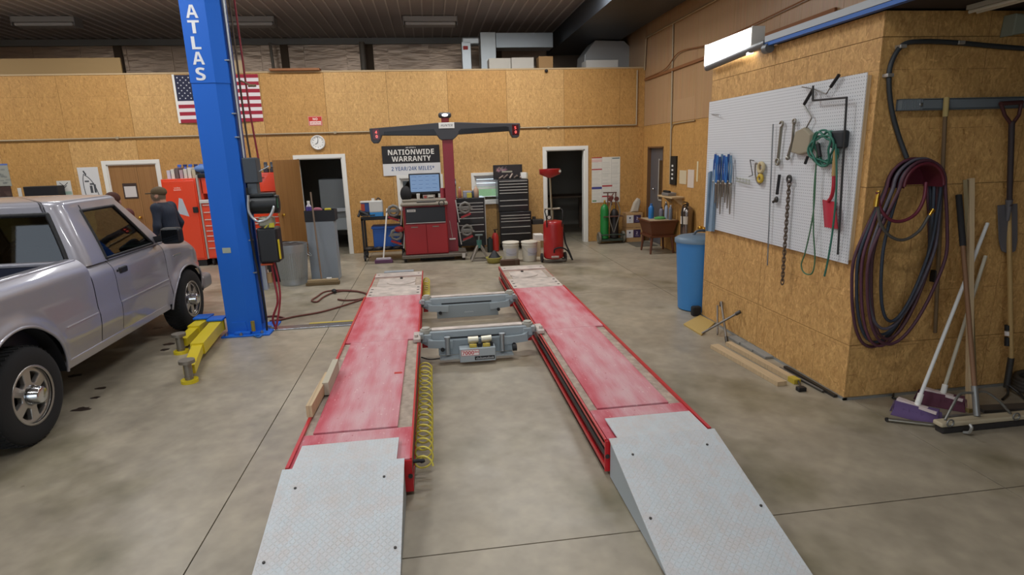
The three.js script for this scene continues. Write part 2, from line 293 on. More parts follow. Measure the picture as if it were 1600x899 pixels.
// lit wraparound lamp standing on the partition's edge, shining into the bay
{
  const t = thing('wraparound_light', 'glowing white fluorescent light on top of the pegboard partition', 'light', [3.1, 2.86, -6.0]);
  mesh('housing', rbox(3.13, 3.2, 2.87, 3.09, -6.45, -5.5, 0.01), WHITE, t);
  for (const z of [-5.485, -6.45]) mesh('end_cap', box(3.07, 3.2, 2.87, 3.09, z - 0.015, z), WHITE, t);
  mesh('lens', rbox(3.06, 3.13, 2.85, 3.085, -6.45, -5.5, 0.03), new THREE.MeshPhysicalMaterial({ color: 0xffffff, emissive: 0xfffaf0, emissiveIntensity: 6, roughness: 0.5 }), t);
  const l = new THREE.RectAreaLight(0xfffcf6, 14, 0.95, 0.22); l.position.set(3.05 - 3.1, 2.97 - 2.86, -5.975 + 6.0); l.rotation.y = Math.PI / 2; t.add(l);
  one('grey_tube', [rod([3.09, 2.845, -6.42], [3.09, 2.9, -5.26], 0.035), rod([3.09, 2.85, -5.27], [3.09, 2.85, -5.2], 0.045)], mat(0x777b7e, 0.4, 0.5), 'grey steel tube lying below the glowing light on the partition', 'tube');
}

// ------------------------------------------------------------------ alignment lift
const dustTex = () => canvasTex(512, 1024, (c, w, h) => {
  c.fillStyle = rgb(188, 62, 76); c.fillRect(0, 0, w, h);
  const puff = (x, y, rx, ry, col, al) => { for (const oy of [-h, 0, h]) { c.save(); c.translate(x, y + oy); c.scale(rx, ry); const g = c.createRadialGradient(0, 0, 0, 0, 0, 1); g.addColorStop(0, `rgba(${col},${al})`); g.addColorStop(1, `rgba(${col},0)`); c.fillStyle = g; c.beginPath(); c.arc(0, 0, 1, 0, 7); c.fill(); c.restore(); } };
  for (let i = 0; i < 900; i++) { const g = (rnd() + rnd() + rnd()) / 3; puff((0.53 + (g - 0.5) * 1.5) * w, rnd() * h, rr(14, 60), rr(40, 190), rnd() < 0.8 ? '206,176,178' : '200,146,150', rr(0.08, 0.2).toFixed(3)); }   // pale dust trodden along the wheel track
  for (let i = 0; i < 46; i++) puff(rnd() < 0.7 ? rr(0, 0.22) * w : rr(0.8, 1) * w, rnd() * h, rr(8, 50), rr(14, 110), '176,44,58', rr(0.12, 0.35).toFixed(3));
  for (let i = 0; i < 1500; i++) { c.fillStyle = `rgba(${rnd() < 0.55 ? '222,192,192' : '168,60,70'},${rr(0.04, 0.16).toFixed(2)})`; c.fillRect(rnd() * w, rnd() * h, rr(1, 4), rr(3, 60)); }
  for (let i = 0; i < 160; i++) { c.fillStyle = `rgba(${rnd() < 0.6 ? '232,210,206' : '140,30,40'},${rr(0.15, 0.5).toFixed(2)})`; c.beginPath(); c.ellipse(rnd() * w, rnd() * h, rr(1, 5), rr(1, 8), rr(-0.4, 0.4), 0, 7); c.fill(); }
});
const DUST = new THREE.MeshPhysicalMaterial({ map: dustTex(), roughness: 0.6, side: THREE.DoubleSide });
const REDP = mat(0xc01a22, 0.38, 0, { clearcoat: 0.25 });
const GRIT = mapped(dataTex(256, (u, v) => { const k = 0.95 + (fbm(u, v, 8, 5) - 0.5) * 0.35; return [172 * k, 156 * k, 140 * k]; }, 1 / 0.4, 1 / 0.4), 0.9);
const BARE = mapped(dataTex(256, (u, v) => { const k = 0.95 + (fbm(u, v, 8, 5) - 0.5) * 0.32; return [202 * k, 190 * k, 180 * k]; }, 1 / 0.8, 1 / 0.8), 0.55, { metalness: 0.15 });
const plateBump = canvasTex(256, 256, (c, w, h) => {
  c.fillStyle = '#000'; c.fillRect(0, 0, w, h); c.fillStyle = '#fff';
  for (let j = 0; j < 4; j++) for (let i = 0; i < 4; i++) for (const [ox, oy] of [[0, 0], [256, 0], [0, 256], [-256, 0], [0, -256]]) { c.save(); c.translate(i * 64 + 32 + ox, j * 64 + 32 + oy); c.rotate((i + j) % 2 ? Math.PI / 4 : -Math.PI / 4); c.beginPath(); c.ellipse(0, 0, 30, 8, 0, 0, 7); c.fill(); c.restore(); }
}, 1 / 0.075, 1 / 0.075); plateBump.colorSpace = THREE.NoColorSpace;
const plateMap = canvasTex(1024, 1024, (c, w, h) => {
  c.fillStyle = rgb(198, 204, 206); c.fillRect(0, 0, w, h);
  for (let j = 0; j < 64; j++) for (let i = 0; i < 64; i++) { c.save(); c.translate(i * 16 + 8, j * 16 + 8); c.rotate((i + j) % 2 ? Math.PI / 4 : -Math.PI / 4); c.fillStyle = `rgba(${rnd() < 0.5 ? '206,200,190' : '212,218,220'},${rr(0.15, 0.5).toFixed(2)})`; c.beginPath(); c.ellipse(0, 0, 7, 2, 0, 0, 7); c.fill(); c.restore(); }
  for (let i = 0; i < 900; i++) { c.fillStyle = `rgba(${rnd() < 0.6 ? '200,188,174' : '180,190,196'},0.10)`; c.beginPath(); c.ellipse(rnd() * w, rnd() * h, rr(4, 50), rr(4, 70), 0, 0, 7); c.fill(); }
}, 1 / 1.2, 1 / 1.2);
const PLATE = mapped(plateMap, 0.5, { bumpMap: plateBump, bumpScale: 0.002 });
function topUV(g, x0, x1, z0, z1) { g = norm(g); const p = g.attributes.position; for (let i = 0; i < p.count; i++) g.attributes.uv.setXY(i, (p.getX(i) - x0) / (x1 - x0), (p.getZ(i) - z0) / (z1 - z0)); return g; }
function runway(x0, x1, inner, label) {                                // inner: +1 when the gap between the runways lies towards +x
  const t = thing('lift_runway', label, 'runway', [(x0 + x1) / 2, 0, -6.1]);
  const zn = -3.19, zf = -8.98, T = 0.245;
  const xi = inner > 0 ? x1 : x0, xo = inner > 0 ? x0 : x1, s = inner;
  mesh('frame', [box(x0 + 0.05, x1 - 0.05, 0.03, 0.215, zn - 0.02, zf), box(x0, x1, 0.215, 0.232, zn, zf)], REDP, t);
  mesh('inner_rail', [box(xi - s * 0.012, xi, 0.19, T, zn, zf), box(xi - s * 0.05, xi, 0.03, 0.045, zn, zf), box(xi - s * 0.05, xi - s * 0.035, 0.045, 0.2, zn, zf), box(xi - s * 0.012, xi, 0.03, 0.075, zn, zf)], REDP, t);
  mesh('rail_slot', box(xi - s * 0.03, xi - s * 0.02, 0.085, 0.185, zn - 0.1, zf), mat(0x5a4643, 0.6, 0.3), t);
  mesh('slot_rod', rod([xi - s * 0.014, 0.135, zn + 0.02], [xi - s * 0.014, 0.135, -5.6], 0.014), DARKSTEEL, t);
  mesh('outer_rail', [box(xo, xo + s * 0.02, 0.17, T + 0.012, zn, zf + 1.6), box(xo, xo + s * 0.05, 0.03, 0.05, zn, zf)], REDP, t);
  mesh('end_plate', [box(x0, x1, 0.03, 0.235, zn, zn + 0.012)], REDP, t);
  // gutters beside the rear slip plate, full of grit
  mesh('gutter', [box(x0 + 0.02, x0 + 0.11, 0.232, 0.2365, -5.5, -3.62), box(x1 - 0.11, x1 - 0.012, 0.232, 0.2365, -5.5, -3.62)], GRIT, t);
  mesh('slip_plate', topUV(rbox(x0 + 0.075, x1 - 0.105, 0.236, 0.252, -5.5, -3.62, 0.004), x0, x1, -5.6, -3.5), DUST, t);
  mesh('near_deck', topUV(box(x0 + 0.02, x1 - 0.012, 0.232, 0.243, -3.61, zn), x0, x1, -4.4, -3.1), DUST, t);
  mesh('middle_deck', topUV(rbox(x0 + 0.02, x1 - 0.012, 0.232, 0.25, -7.38, -5.51, 0.004), x0, x1, -7.4, -5.5), DUST, t);
  mesh('grey_deck', box(x0 + 0.02, x1 - 0.012, 0.232, 0.248, -7.96, -7.39), BARE, t);
  mesh('turn_plate_recess', box(x0 + 0.02, x1 - 0.012, 0.2325, 0.238, -8.6, -7.97), GRIT, t);
  const tp = mesh('turn_plate', [cyl((x0 + x1) / 2 + s * 0.06, 0.238, 0.256, -8.22, 0.2), box(x0 + 0.1, x1 - 0.1, 0.236, 0.246, -8.5, -7.99)], BARE, t);
  mesh('turn_plate_pin', cyl((x0 + x1) / 2 + s * 0.06, 0.256, 0.275, -8.4, 0.02), DARKSTEEL, tp);
  mesh('far_plate', box(x0 + 0.02, x1 - 0.012, 0.232, 0.252, -8.9, -8.62), BARE, t);
  for (const z of [-7.5, -7.66, -7.82]) for (const x of [x0 + 0.06, x1 - 0.05]) mesh('bolt_hole', cyl(x, 0.246, 0.2495, z, 0.019, 0.019, 12), BLACK, t);
  for (const x of [x0 + 0.07, x1 - 0.06]) mesh('bolt_hole', cyl(x, 0.248, 0.2535, -8.76, 0.016, 0.016, 12), BLACK, t);
  mesh('tie_down', [rbox(xi - s * 0.05, xi + s * 0.02, 0.245, 0.285, -5.62, -5.38, 0.01), cyl(xi - s * 0.02, 0.28, 0.31, -5.44, 0.018)], BARE, t);
  return t;
}
const runL = runway(-0.94, -0.215, 1, 'dusty red alignment lift runway beside the yellow coiled hose');
const runR = runway(0.97, 1.67, -1, 'dusty red alignment lift runway on the side of the pegboard partition');
{ const x0 = -0.94; mesh('paint_patch', box(-0.40, -0.335, 0.2515, 0.2525, -4.62, -4.58), REDP, runL); }
function ramp(x0, x1, label) {
  const t = thing('approach_ramp', label, 'ramp', [(x0 + x1) / 2, 0, -2.7]);
  const zt = -3.16, ze = -2.13, y = 0.262, a = Math.atan2(y - 0.012, ze - zt);
  const deckG = ext(poly([[x0 + 0.055, 3.42], [x1 - 0.075, 3.42], [x1 - 0.075, 3.15], [x1 - 0.03, 3.15], [x1 - 0.03, -ze], [x0 + 0.0, -ze], [x0 + 0.0, 3.15], [x0 + 0.055, 3.15]]), 0.008).rotateX(-Math.PI / 2);   // lies in xz at y = 0
  { // bend: flat tongue over the runway, then the slope
    const g = mergeVertices(deckG), p = g.attributes.position;
    for (let i = 0; i < p.count; i++) { const z = p.getZ(i); p.setY(i, p.getY(i) + (z < -3.15 ? y : lerp(y, 0.006, Math.min(1, (z - zt) / (ze - zt))))); }
    const q = g.toNonIndexed(); q.computeVertexNormals(); mesh('diamond_plate', metreUV(q), PLATE, t);
  }
  for (const x of [x0 + 0.01, x1 - 0.042]) mesh('side_web', ext(poly([[3.15, 0.008], [-ze + 0.05, 0.008], [-ze + 0.05, 0.02], [3.15, y - 0.004]]), 0.006).rotateY(Math.PI / 2).translate(x, 0, 0), mat(0xa9b2b6, 0.5, 0.1), t);
  const onS = (z) => lerp(y, 0.006, (z - zt) / (ze - zt)) + 0.011;
  for (const [x, z] of [[x0 + 0.04, -2.55], [x1 - 0.06, -2.55], [x0 + 0.1, -3.0], [x1 - 0.14, -3.02]]) mesh('bolt', cyl(x, onS(z) - 0.006, onS(z) + 0.004, z, 0.0075, 0.0075, 10), DARKSTEEL, t);
  return t;
}
ramp(-0.945, -0.225, 'light grey diamond plate ramp leading up beside the yellow coiled hose');
ramp(0.985, 1.7, 'light grey diamond plate ramp leading up on the partition side');

// rolling jacks bridging the runways
function rollingJack(z, label, front) {
  const t = thing('rolling_jack', label, 'jack', [0.36, 0, z]);
  const L = -0.19, R = 0.92;
  mesh('beam', [rbox(L + 0.08, R - 0.06, 0.20, 0.30, z - 0.10, z + 0.02, 0.012)], LIFTGREY, t);
  mesh('top_pad_rail', rbox(L + 0.1, R - 0.1, 0.30, 0.315, z - 0.09, z - 0.01, 0.004), BARE, t);
  mesh('slot', box(L + 0.22, R - 0.28, 0.222, 0.236, z + 0.02, z + 0.024), BLACK, t);
  mesh('scissor_plate', rbox(L + 0.16, R - 0.2, front ? 0.06 : 0.05, 0.215, z + 0.015, z + 0.045, 0.006), mat(0x8f999d, 0.45), t);
  for (const s of [-1, 1]) {
    const e = s < 0 ? L : R;
    mesh('arm', [bar([e - s * 0.30, 0.17, z + 0.05], [e - s * 0.06, 0.19, z + 0.05], 0.03, 0.075), bar([e - s * 0.10, 0.19, z + 0.05], [e + s * 0.01, 0.23, z - 0.03], 0.03, 0.07), rbox(Math.min(e, e - s * 0.1), Math.max(e, e - s * 0.1), 0.2, 0.28, z - 0.12, z + 0.03, 0.01)], LIFTGREY, t);
    mesh('pad', [cyl(e - s * 0.045, 0.28, 0.318, z - 0.04, 0.055), cyl(e - s * 0.045, 0.318, 0.335, z - 0.04, 0.04)], mat(0xa7a498, 0.6), t);
    mesh('roller', [rod([e + s * 0.03, 0.25, z - 0.09], [e + s * 0.03, 0.25, z + 0.02], 0.02), rbox(e - 0.02, e + 0.02, 0.24, 0.3, z - 0.02, z + 0.05, 0.006)], GALV, t);
    mesh('stop_knob', new THREE.CylinderGeometry(0.02, 0.02, 0.03, 14).rotateX(Math.PI / 2).translate(e - s * 0.2, 0.13, z + 0.065), BLACK, t);
    mesh('red_bracket', rbox(Math.min(e, e - s * 0.12), Math.max(e, e - s * 0.12), 0.12, 0.17, z - 0.08, z - 0.05, 0.005), REDP, t);
  }
  if (front) {
    for (const x of [0.06, 0.6]) mesh('cylinder', [rod([x, 0.08, z + 0.075], [x, 0.25, z + 0.075], 0.024), cyl(x, 0.24, 0.26, z + 0.075, 0.03)], GALV, t);
    mesh('pump_tray', box(-0.02, 0.70, 0.05, 0.062, z + 0.05, z + 0.16), GALV, t);
    const pb = mesh('pump_box', rbox(0.17, 0.52, 0.03, 0.165, z + 0.09, z + 0.21, 0.008), LIFTGREY, t);
    const face = print(512, 200, (c, w, h) => {
      c.fillStyle = '#a9b1b4'; c.fillRect(0, 0, w, h); c.fillStyle = '#f1ece8'; c.fillRect(14, 8, 262, 92); c.strokeStyle = '#c3262b'; c.lineWidth = 5; c.strokeRect(16, 10, 258, 88);
      txt(c, '7000', 112, 56, 84, '#c3262b', 'sans-serif', 'bold', 'center', 180); txt(c, 'lbs', 236, 46, 46, '#c3262b');
      c.fillStyle = '#16181a'; c.fillRect(208, 118, 296, 62); scribble(c, 232, 132, 250, 34, '#dfe3e4');
    });
    mesh('decal', new THREE.PlaneGeometry(0.335, 0.125).translate(0.345, 0.098, z + 0.2115), face, pb);
    mesh('pump_motor', [rod([0.26, 0.225, z + 0.12], [0.36, 0.225, z + 0.12], 0.036), rod([0.39, 0.225, z + 0.12], [0.49, 0.23, z + 0.12], 0.034), cyl(0.3, 0.165, 0.2, z + 0.12, 0.03), cyl(0.45, 0.165, 0.2, z + 0.12, 0.03)], mat(0xc0bba8, 0.35, 0.6), t);
    mesh('solenoid', [rbox(0.27, 0.34, 0.165, 0.195, z + 0.14, z + 0.18, 0.004), rbox(0.40, 0.47, 0.165, 0.195, z + 0.14, z + 0.18, 0.004)], mat(0xc8b04c, 0.5), t);
    mesh('solenoid_band', [box(0.35, 0.39, 0.165, 0.2, z + 0.13, z + 0.175), box(0.475, 0.5, 0.165, 0.205, z + 0.13, z + 0.17)], BLACK, t);
    mesh('roller_foot', new THREE.CylinderGeometry(0.035, 0.035, 0.04, 16).rotateZ(Math.PI / 2).translate(0.72, 0.11, z + 0.1), BLACK, t);
    mesh('air_lead', tube([[0.0, 0.06, z + 0.12], [-0.12, 0.05, z + 0.1], [-0.2, 0.1, z + 0.16]], 0.006), RUBBER, t);
  } else mesh('cast_mark', new THREE.PlaneGeometry(0.14, 0.03).translate(0.36, 0.12, z + 0.0465), print(256, 64, (c, w, h) => { c.fillStyle = '#8f999d'; c.fillRect(0, 0, w, h); scribble(c, 30, 14, 190, 38, '#c6cdd0'); }), t);
  return t;
}
rollingJack(-5.53, 'grey rolling jack with the pump box reading 7000 lbs', true);
rollingJack(-6.9, 'grey rolling jack without a pump box, between the red runways', false);
// coiled yellow air hoses
function coil(z0, z1, turns, x, y, r, label) {
  const pts = []; for (let i = 0; i <= turns * 12; i++) { const a = i / 12 * Math.PI * 2, k = i / (turns * 12); pts.push([x + Math.cos(a) * r, y + Math.sin(a) * r + 0.02 * Math.sin(k * 9), lerp(z0, z1, k)]); }
  one('coiled_air_hose', tube(pts, 0.0065, turns * 20, 6), mat(0xd9c955, 0.4), label, 'hose');
}
coil(-3.3, -5.05, 17, -0.152, 0.115, 0.056, 'yellow coiled air hose hanging along the runway up to the pump box');
coil(-7.15, -8.75, 16, -0.165, 0.13, 0.045, 'yellow coiled air hose beyond the far rolling jack');
one('air_coupling', [rod([-0.215, 0.16, -3.3], [-0.15, 0.16, -3.3], 0.012), rod([-0.16, 0.16, -3.3], [-0.158, 0.15, -3.3], 0.016)], BLACK, 'black air coupling at the near end of the yellow coiled hose', 'coupling');
// timber block lying on the runway edge
{
  const t = thing('wooden_block', 'two short nailed timbers lying on the edge of the dusty runway', 'block', [-0.92, 0.255, -4.3]);
  mesh('timber', bar([-0.93, 0.30, -3.86], [-0.91, 0.30, -4.5], 0.04, 0.085), WOOD, t);
  mesh('timber', bar([-0.885, 0.30, -4.25], [-0.885, 0.31, -4.75], 0.045, 0.1), mat(0xb5ad98, 0.8), t);
}

// ------------------------------------------------------------------ silver pickup truck
{
  const PAINT = mat(0x9f9da4, 0.38, 0.3, { clearcoat: 0.9, clearcoatRoughness: 0.06 }), TINT = new THREE.MeshPhysicalMaterial({ color: 0x7f8f88, roughness: 0.02, transmission: 1, thickness: 0, side: THREE.DoubleSide }), REARTINT = new THREE.MeshPhysicalMaterial({ color: 0x56605c, roughness: 0.02, transmission: 1, thickness: 0, side: THREE.DoubleSide }), TRIM = mat(0x17181a, 0.5), INNER = mat(0x1c1e24, 0.85);
  const t = thing('pickup_truck', 'silver pickup truck with alloy wheels parked beside the blue lift column', 'truck', [-3.9, 0, -5.9]);
  const CX = -3.9;
  const arches = [[-4.42, 0.37, 0.485, 0.50], [-7.38, 0.36, 0.485, 0.43]];
  const bottom = (z) => { let y = z < -6.9 && z > -7.95 ? 0.40 : z < -7.9 ? 0.34 : 0.43; for (const [cz, cy, a, b] of arches) { const d = (z - cz) / a; if (Math.abs(d) < 1) y = Math.max(y, cy + b * Math.sqrt(1 - d * d)); } return y; };
  const sideX = (y, z, shoulder) => {
    const d = shoulder - y;
    let x = interp([[0.3, 0.83], [0.45, 0.86], [0.6, 0.885], [0.715, 0.89], [0.735, 0.88], [0.95, 0.878], [1.1, 0.865], [1.3, 0.85]], y);
    if (d < 0.12) x -= 0.075 * Math.pow(1 - d / 0.12, 2);
    for (const [cz, cy, a, b] of arches) { const r = Math.hypot((z - cz) / a, (y - cy) / b); x += 0.034 * Math.exp(-Math.pow((r - 1.0) / 0.13, 2)); }
    if (z < -7.6) x -= 0.22 * Math.pow((-7.6 - z) / 0.62, 2);
    return x;
  };
  const hoodY = (z) => interp([[-8.22, 0.74], [-8.12, 0.86], [-7.95, 0.96], [-7.7, 1.05], [-7.4, 1.105], [-7.0, 1.15], [-6.4, 1.14], [-5.4, 1.13]], z);
  const bedY = 1.2;
  const panel = (name, za, zb, top, n = 40) => { for (const s of [1, -1]) mesh(name, grid(n, 26, (u, v) => { const z = lerp(za, zb, u), yb = bottom(z), yt = top(z), y = lerp(yb, yt, 1 - Math.pow(1 - v, 1.5)); return [CX + s * sideX(y, z, yt), y, z]; }), PAINT, t); };
  panel('bed_side', -3.02, -5.464, () => bedY, 110);
  panel('cab_corner', -5.476, -5.845, hoodY, 16);
  panel('door', -5.853, -6.905, hoodY, 40);
  panel('front_fender', -6.913, -8.2, hoodY, 90);
  for (const s of [1, -1]) {                                           // dark inner shell seen through the panel gaps and in the arches
    mesh('inner_shell', [box(CX + s * 0.6, CX + s * 0.82, 0.5, 1.0, -4.95, -6.84), box(CX + s * 0.55, CX + s * 0.58, 0.3, 1.0, -3.1, -8.0)], INNER, t);
    for (const [cz, cy, a, b] of arches) { const pts = []; for (let i = 0; i <= 24; i++) { const q = Math.PI * i / 24; pts.push([CX + s * sideX(cy + b * Math.sin(q), cz + a * Math.cos(q), 1.2) - s * 0.004, cy + b * Math.sin(q), cz + a * Math.cos(q)]); } mesh('arch_lip', tube(pts, 0.012, 50, 6), PAINT, t);
      mesh('wheel_well', grid(20, 1, (u, v) => { const q = Math.PI * u; return [CX + s * (0.86 - 0.33 * v), cy + (b + 0.01) * Math.sin(q), cz + (a + 0.01) * Math.cos(q)]; }), INNER, t); }
    mesh('rocker', rbox(CX + s * 0.82, CX + s * 0.865, 0.37, 0.445, -4.92, -6.88, 0.012), PAINT, t);
  }
  // hood and front end
  mesh('hood', grid(24, 24, (u, v) => { const z = lerp(-7.06, -8.2, v), w = sideX(hoodY(z), z, hoodY(z)), x = lerp(-w, w, u), k = Math.pow(Math.abs(x / w), 4); return [CX + x, hoodY(z) + 0.055 * (1 - k) * (1 - 0.3 * v), z]; }), PAINT, t);
  mesh('grille', rbox(CX - 0.6, CX + 0.6, 0.56, 0.78, -8.26, -8.18, 0.03), TRIM, t);
  mesh('front_bumper', rbox(CX - 0.82, CX + 0.82, 0.33, 0.53, -8.34, -8.02, 0.06, 3), mat(0x8f8d90, 0.4, 0.4), t);
  for (const s of [1, -1]) mesh('headlamp', rbox(CX + s * 0.5, CX + s * 0.7, 0.6, 0.76, -8.27, -8.1, 0.04), mat(0xd6dade, 0.1, 0.3), t);
  // load bed
  mesh('bed_floor', box(CX - 0.72, CX + 0.72, 0.62, 0.66, -5.4, -3.05), INNER, t);
  mesh('bed_wall', [box(CX - 0.72, CX + 0.72, 0.62, 1.17, -5.43, -5.38), box(CX - 0.74, CX - 0.70, 0.62, 1.16, -5.4, -3.05), box(CX + 0.70, CX + 0.74, 0.62, 1.16, -5.4, -3.05)], mat(0x20263c, 0.55), t);
  for (const s of [1, -1]) mesh('bed_rail', rbox(CX + s * 0.69, CX + s * 0.79, 1.165, 1.212, -5.45, -3.02, 0.02, 3), PAINT, t);
  mesh('bed_front_rail', rbox(CX - 0.78, CX + 0.78, 1.15, 1.2, -5.455, -5.38, 0.015), PAINT, t);
  mesh('tailgate', rbox(CX - 0.78, CX + 0.78, 0.6, 1.2, -3.06, -3.0, 0.02), PAINT, t);
  mesh('chassis', [box(CX - 0.55, CX + 0.55, 0.26, 0.42, -8.0, -3.1), rod([CX - 0.7, 0.35, -4.42], [CX + 0.7, 0.35, -4.42], 0.06), rod([CX - 0.7, 0.34, -7.38], [CX + 0.7, 0.34, -7.38], 0.05)], mat(0x141312, 0.9), t);
  // cab above the belt line: half section walked from the rear centre round to the front centre
  const belt = 1.125, roofY = 1.645;
  const half = (tt) => {
    const w = lerp(0.835, 0.655, Math.pow(tt, 1.15)), zr = lerp(-5.475, -5.56, tt), zf = lerp(-7.10, -6.60, Math.pow(tt, 0.95)), r = 0.13, q = 0.09, o = [];
    const xw = w * 0.85; for (let i = 0; i <= 6; i++) o.push([xw * i / 6, zr]);
    o.push([(xw + w - r) / 2, zr]);
    for (let i = 0; i <= 8; i++) { const a = Math.PI / 2 * i / 8; o.push([w - r + r * Math.sin(a), zr - r + r * Math.cos(a)]); }
    const zs = lerp(-6.06, -6.04, tt), ze = zf + lerp(0.2, 0.15, tt); o.push([w, (zr - r + zs) / 2]);
    for (let i = 0; i <= 8; i++) o.push([w, lerp(zs, ze, i / 8)]);
    for (let i = 0; i <= 6; i++) { const a = Math.PI / 2 * i / 6; o.push([w - q * (1 - Math.cos(a)), zf + q - q * Math.sin(a)]); }
    for (let i = 1; i <= 8; i++) o.push([(w - q) * (1 - i / 8), zf - 0.05 * (1 - Math.pow(1 - i / 8, 2))]);
    return o;
  };
  const rearWin = [0, 6], sideWin = [17, 25], frontWin = [32, 40];
  const rows = [0, 0.04, 0.07, 0.3, 0.5, 0.7, 0.9, 0.94, 1];
  const winRow = { rear: [2, 6], side: [1, 6], front: [1, 7] };
  const pt = (i, tt, s, off = 0) => { const h = half(tt), [x, z] = h[i], y = lerp(belt, roofY, tt); return [CX + s * (x - (x > 0.01 ? off : 0)), y, z]; };
  const n = half(0).length - 1;
  for (const s of [1, -1]) {
    const pos = [], quad = (a, b, c, d) => pos.push(...a, ...b, ...c, ...a, ...c, ...d);
    for (let j = 0; j + 1 < rows.length; j++) for (let i = 0; i < n; i++) {
      if (i >= rearWin[0] && i < rearWin[1] && j >= winRow.rear[0] && j < winRow.rear[1]) continue;
      if (i >= sideWin[0] && i < sideWin[1] && j >= winRow.side[0] && j < winRow.side[1]) continue;
      if (i >= frontWin[0] && i < frontWin[1] && j >= winRow.front[0] && j < winRow.front[1]) continue;
      quad(pt(i, rows[j], s), pt(i + 1, rows[j], s), pt(i + 1, rows[j + 1], s), pt(i, rows[j + 1], s));
    }
    // roof: rounded edge, then a gently crowned panel
    const ring = (k) => { const a = Math.min(1, k / 6) * Math.PI / 2, m = k <= 6 ? 1 - 0.10 * (1 - Math.cos(a)) : 0.9 * (1 - (k - 6) / 8), y = roofY + 0.055 * Math.sin(a) + (k > 6 ? 0.03 * (1 - Math.pow(1 - (k - 6) / 8, 2)) : 0); return half(1).map(([x, z]) => [CX + s * x * m, y, -6.08 + (z + 6.08) * m]); };
    for (let k = 0; k < 14; k++) { const a = ring(k), b = ring(k + 1); for (let i = 0; i < n; i++) quad(a[i], a[i + 1], b[i + 1], b[i]); }
    let g = new THREE.BufferGeometry(); g.setAttribute('position', new THREE.Float32BufferAttribute(pos, 3)); g = mergeVertices(g, 1e-4); g.computeVertexNormals();
    mesh('cab_shell', g, PAINT, t);
    const win = (name, [i0, i1], [j0, j1]) => {
      const g2 = grid(i1 - i0, j1 - j0, (u, v) => { const p = pt(Math.round(i0 + u * (i1 - i0)), rows[Math.round(j0 + v * (j1 - j0))], s); if (name === 'side_window') p[0] -= s * 0.008; else p[2] += name === 'rear_window' ? -0.008 : 0.008; return p; });
      const m = mesh(name, g2, name === 'rear_window' ? REARTINT : TINT, t), loop = [];
      for (let i = i0; i <= i1; i++) loop.push(pt(i, rows[j0], s)); for (let j = j0 + 1; j <= j1; j++) loop.push(pt(i1, rows[j], s)); for (let i = i1 - 1; i >= i0; i--) loop.push(pt(i, rows[j1], s)); for (let j = j1 - 1; j > j0; j--) loop.push(pt(i0, rows[j], s));
      const seg = []; for (let k = 0; k < loop.length; k++) { const a = loop[k], b = loop[(k + 1) % loop.length]; if (Math.abs(a[0] - CX) < 0.02 && Math.abs(b[0] - CX) < 0.02) continue; seg.push(rod(a, b, name === 'rear_window' ? 0.02 : 0.014, undefined, 6), new THREE.SphereGeometry(name === 'rear_window' ? 0.02 : 0.014, 6, 5).translate(...a)); }
      mesh('rubber_seal', seg, TRIM, m);
    };
    win('rear_window', rearWin, winRow.rear); win('side_window', sideWin, winRow.side); win('windshield', frontWin, winRow.front);
    // mirror, handle, side crease, badge
    mesh('mirror', [rbox(CX + s * 0.93, CX + s * 1.14, 1.13, 1.31, -6.86, -6.74, 0.04, 3), bar([CX + s * 0.8, 1.17, -6.88], [CX + s * 0.96, 1.2, -6.82], 0.05, 0.07)], TRIM, t);
    mesh('mirror_glass', rbox(CX + s * 0.95, CX + s * 1.12, 1.15, 1.29, -6.742, -6.734, 0.003), mat(0x30343a, 0.05, 0.8), t);
    mesh('door_seam', tube([0, 0.15, 0.3, 0.5, 0.7, 0.85, 1].map((tt) => [CX + s * (half(tt)[17][0] + 0.001), lerp(belt, roofY, tt), lerp(-5.85, -5.88, tt)]), 0.005, 30, 6), TRIM, t);
    mesh('door_handle', rbox(CX + s * 0.862, CX + s * 0.89, 0.975, 1.035, -6.07, -5.93, 0.015), TRIM, t);
    mesh('lock', new THREE.CylinderGeometry(0.012, 0.012, 0.01, 10).rotateZ(Math.PI / 2).translate(CX + s * 0.876, 1.01, -5.9), TRIM, t);
    mesh('body_crease', [box(CX + s * 0.882, CX + s * 0.894, 0.713, 0.722, -5.85, -6.88), box(CX + s * 0.882, CX + s * 0.894, 0.713, 0.722, -4.98, -5.44)], mat(0xd0cfd2, 0.3, 0.5), t);
    mesh('badge', rbox(CX + s * 0.872, CX + s * 0.88, 0.93, 0.955, -7.33, -7.12, 0.003), CHROME, t);
    mesh('seat', [rbox(CX + s * 0.08, CX + s * 0.6, 0.75, 1.28, -5.78, -5.62, 0.06, 3), rbox(CX + s * 0.2, CX + s * 0.46, 1.3, 1.48, -5.75, -5.66, 0.05, 3), rbox(CX + s * 0.06, CX + s * 0.62, 0.6, 0.8, -6.3, -5.64, 0.06, 3)], INNER, t);
  }
  mesh('dashboard', rbox(CX - 0.72, CX + 0.72, 0.8, 1.12, -7.0, -6.72, 0.06, 3), INNER, t);
  mesh('cab_floor', box(CX - 0.78, CX + 0.78, 0.45, 0.5, -7.0, -5.5), INNER, t);
  mesh('steering_wheel', new THREE.TorusGeometry(0.18, 0.016, 8, 28).rotateX(-0.4).translate(CX - 0.36, 1.1, -6.6), INNER, t);
  // wheels
  const tyreP = [[0.205, -0.1], [0.23, -0.115], [0.3, -0.12], [0.345, -0.105], [0.36, -0.085], [0.366, -0.03], [0.366, 0.03], [0.36, 0.085], [0.345, 0.105], [0.3, 0.12], [0.23, 0.115], [0.205, 0.1]];
  const treads = []; for (let i = 0; i < 46; i++) for (const k of [-1, 1]) treads.push(new THREE.BoxGeometry(0.022, 0.008, 0.08).rotateY(0.35 * k).translate(0, 0.366, 0.045 * k).rotateZ((i + k * 0.25) / 46 * Math.PI * 2));
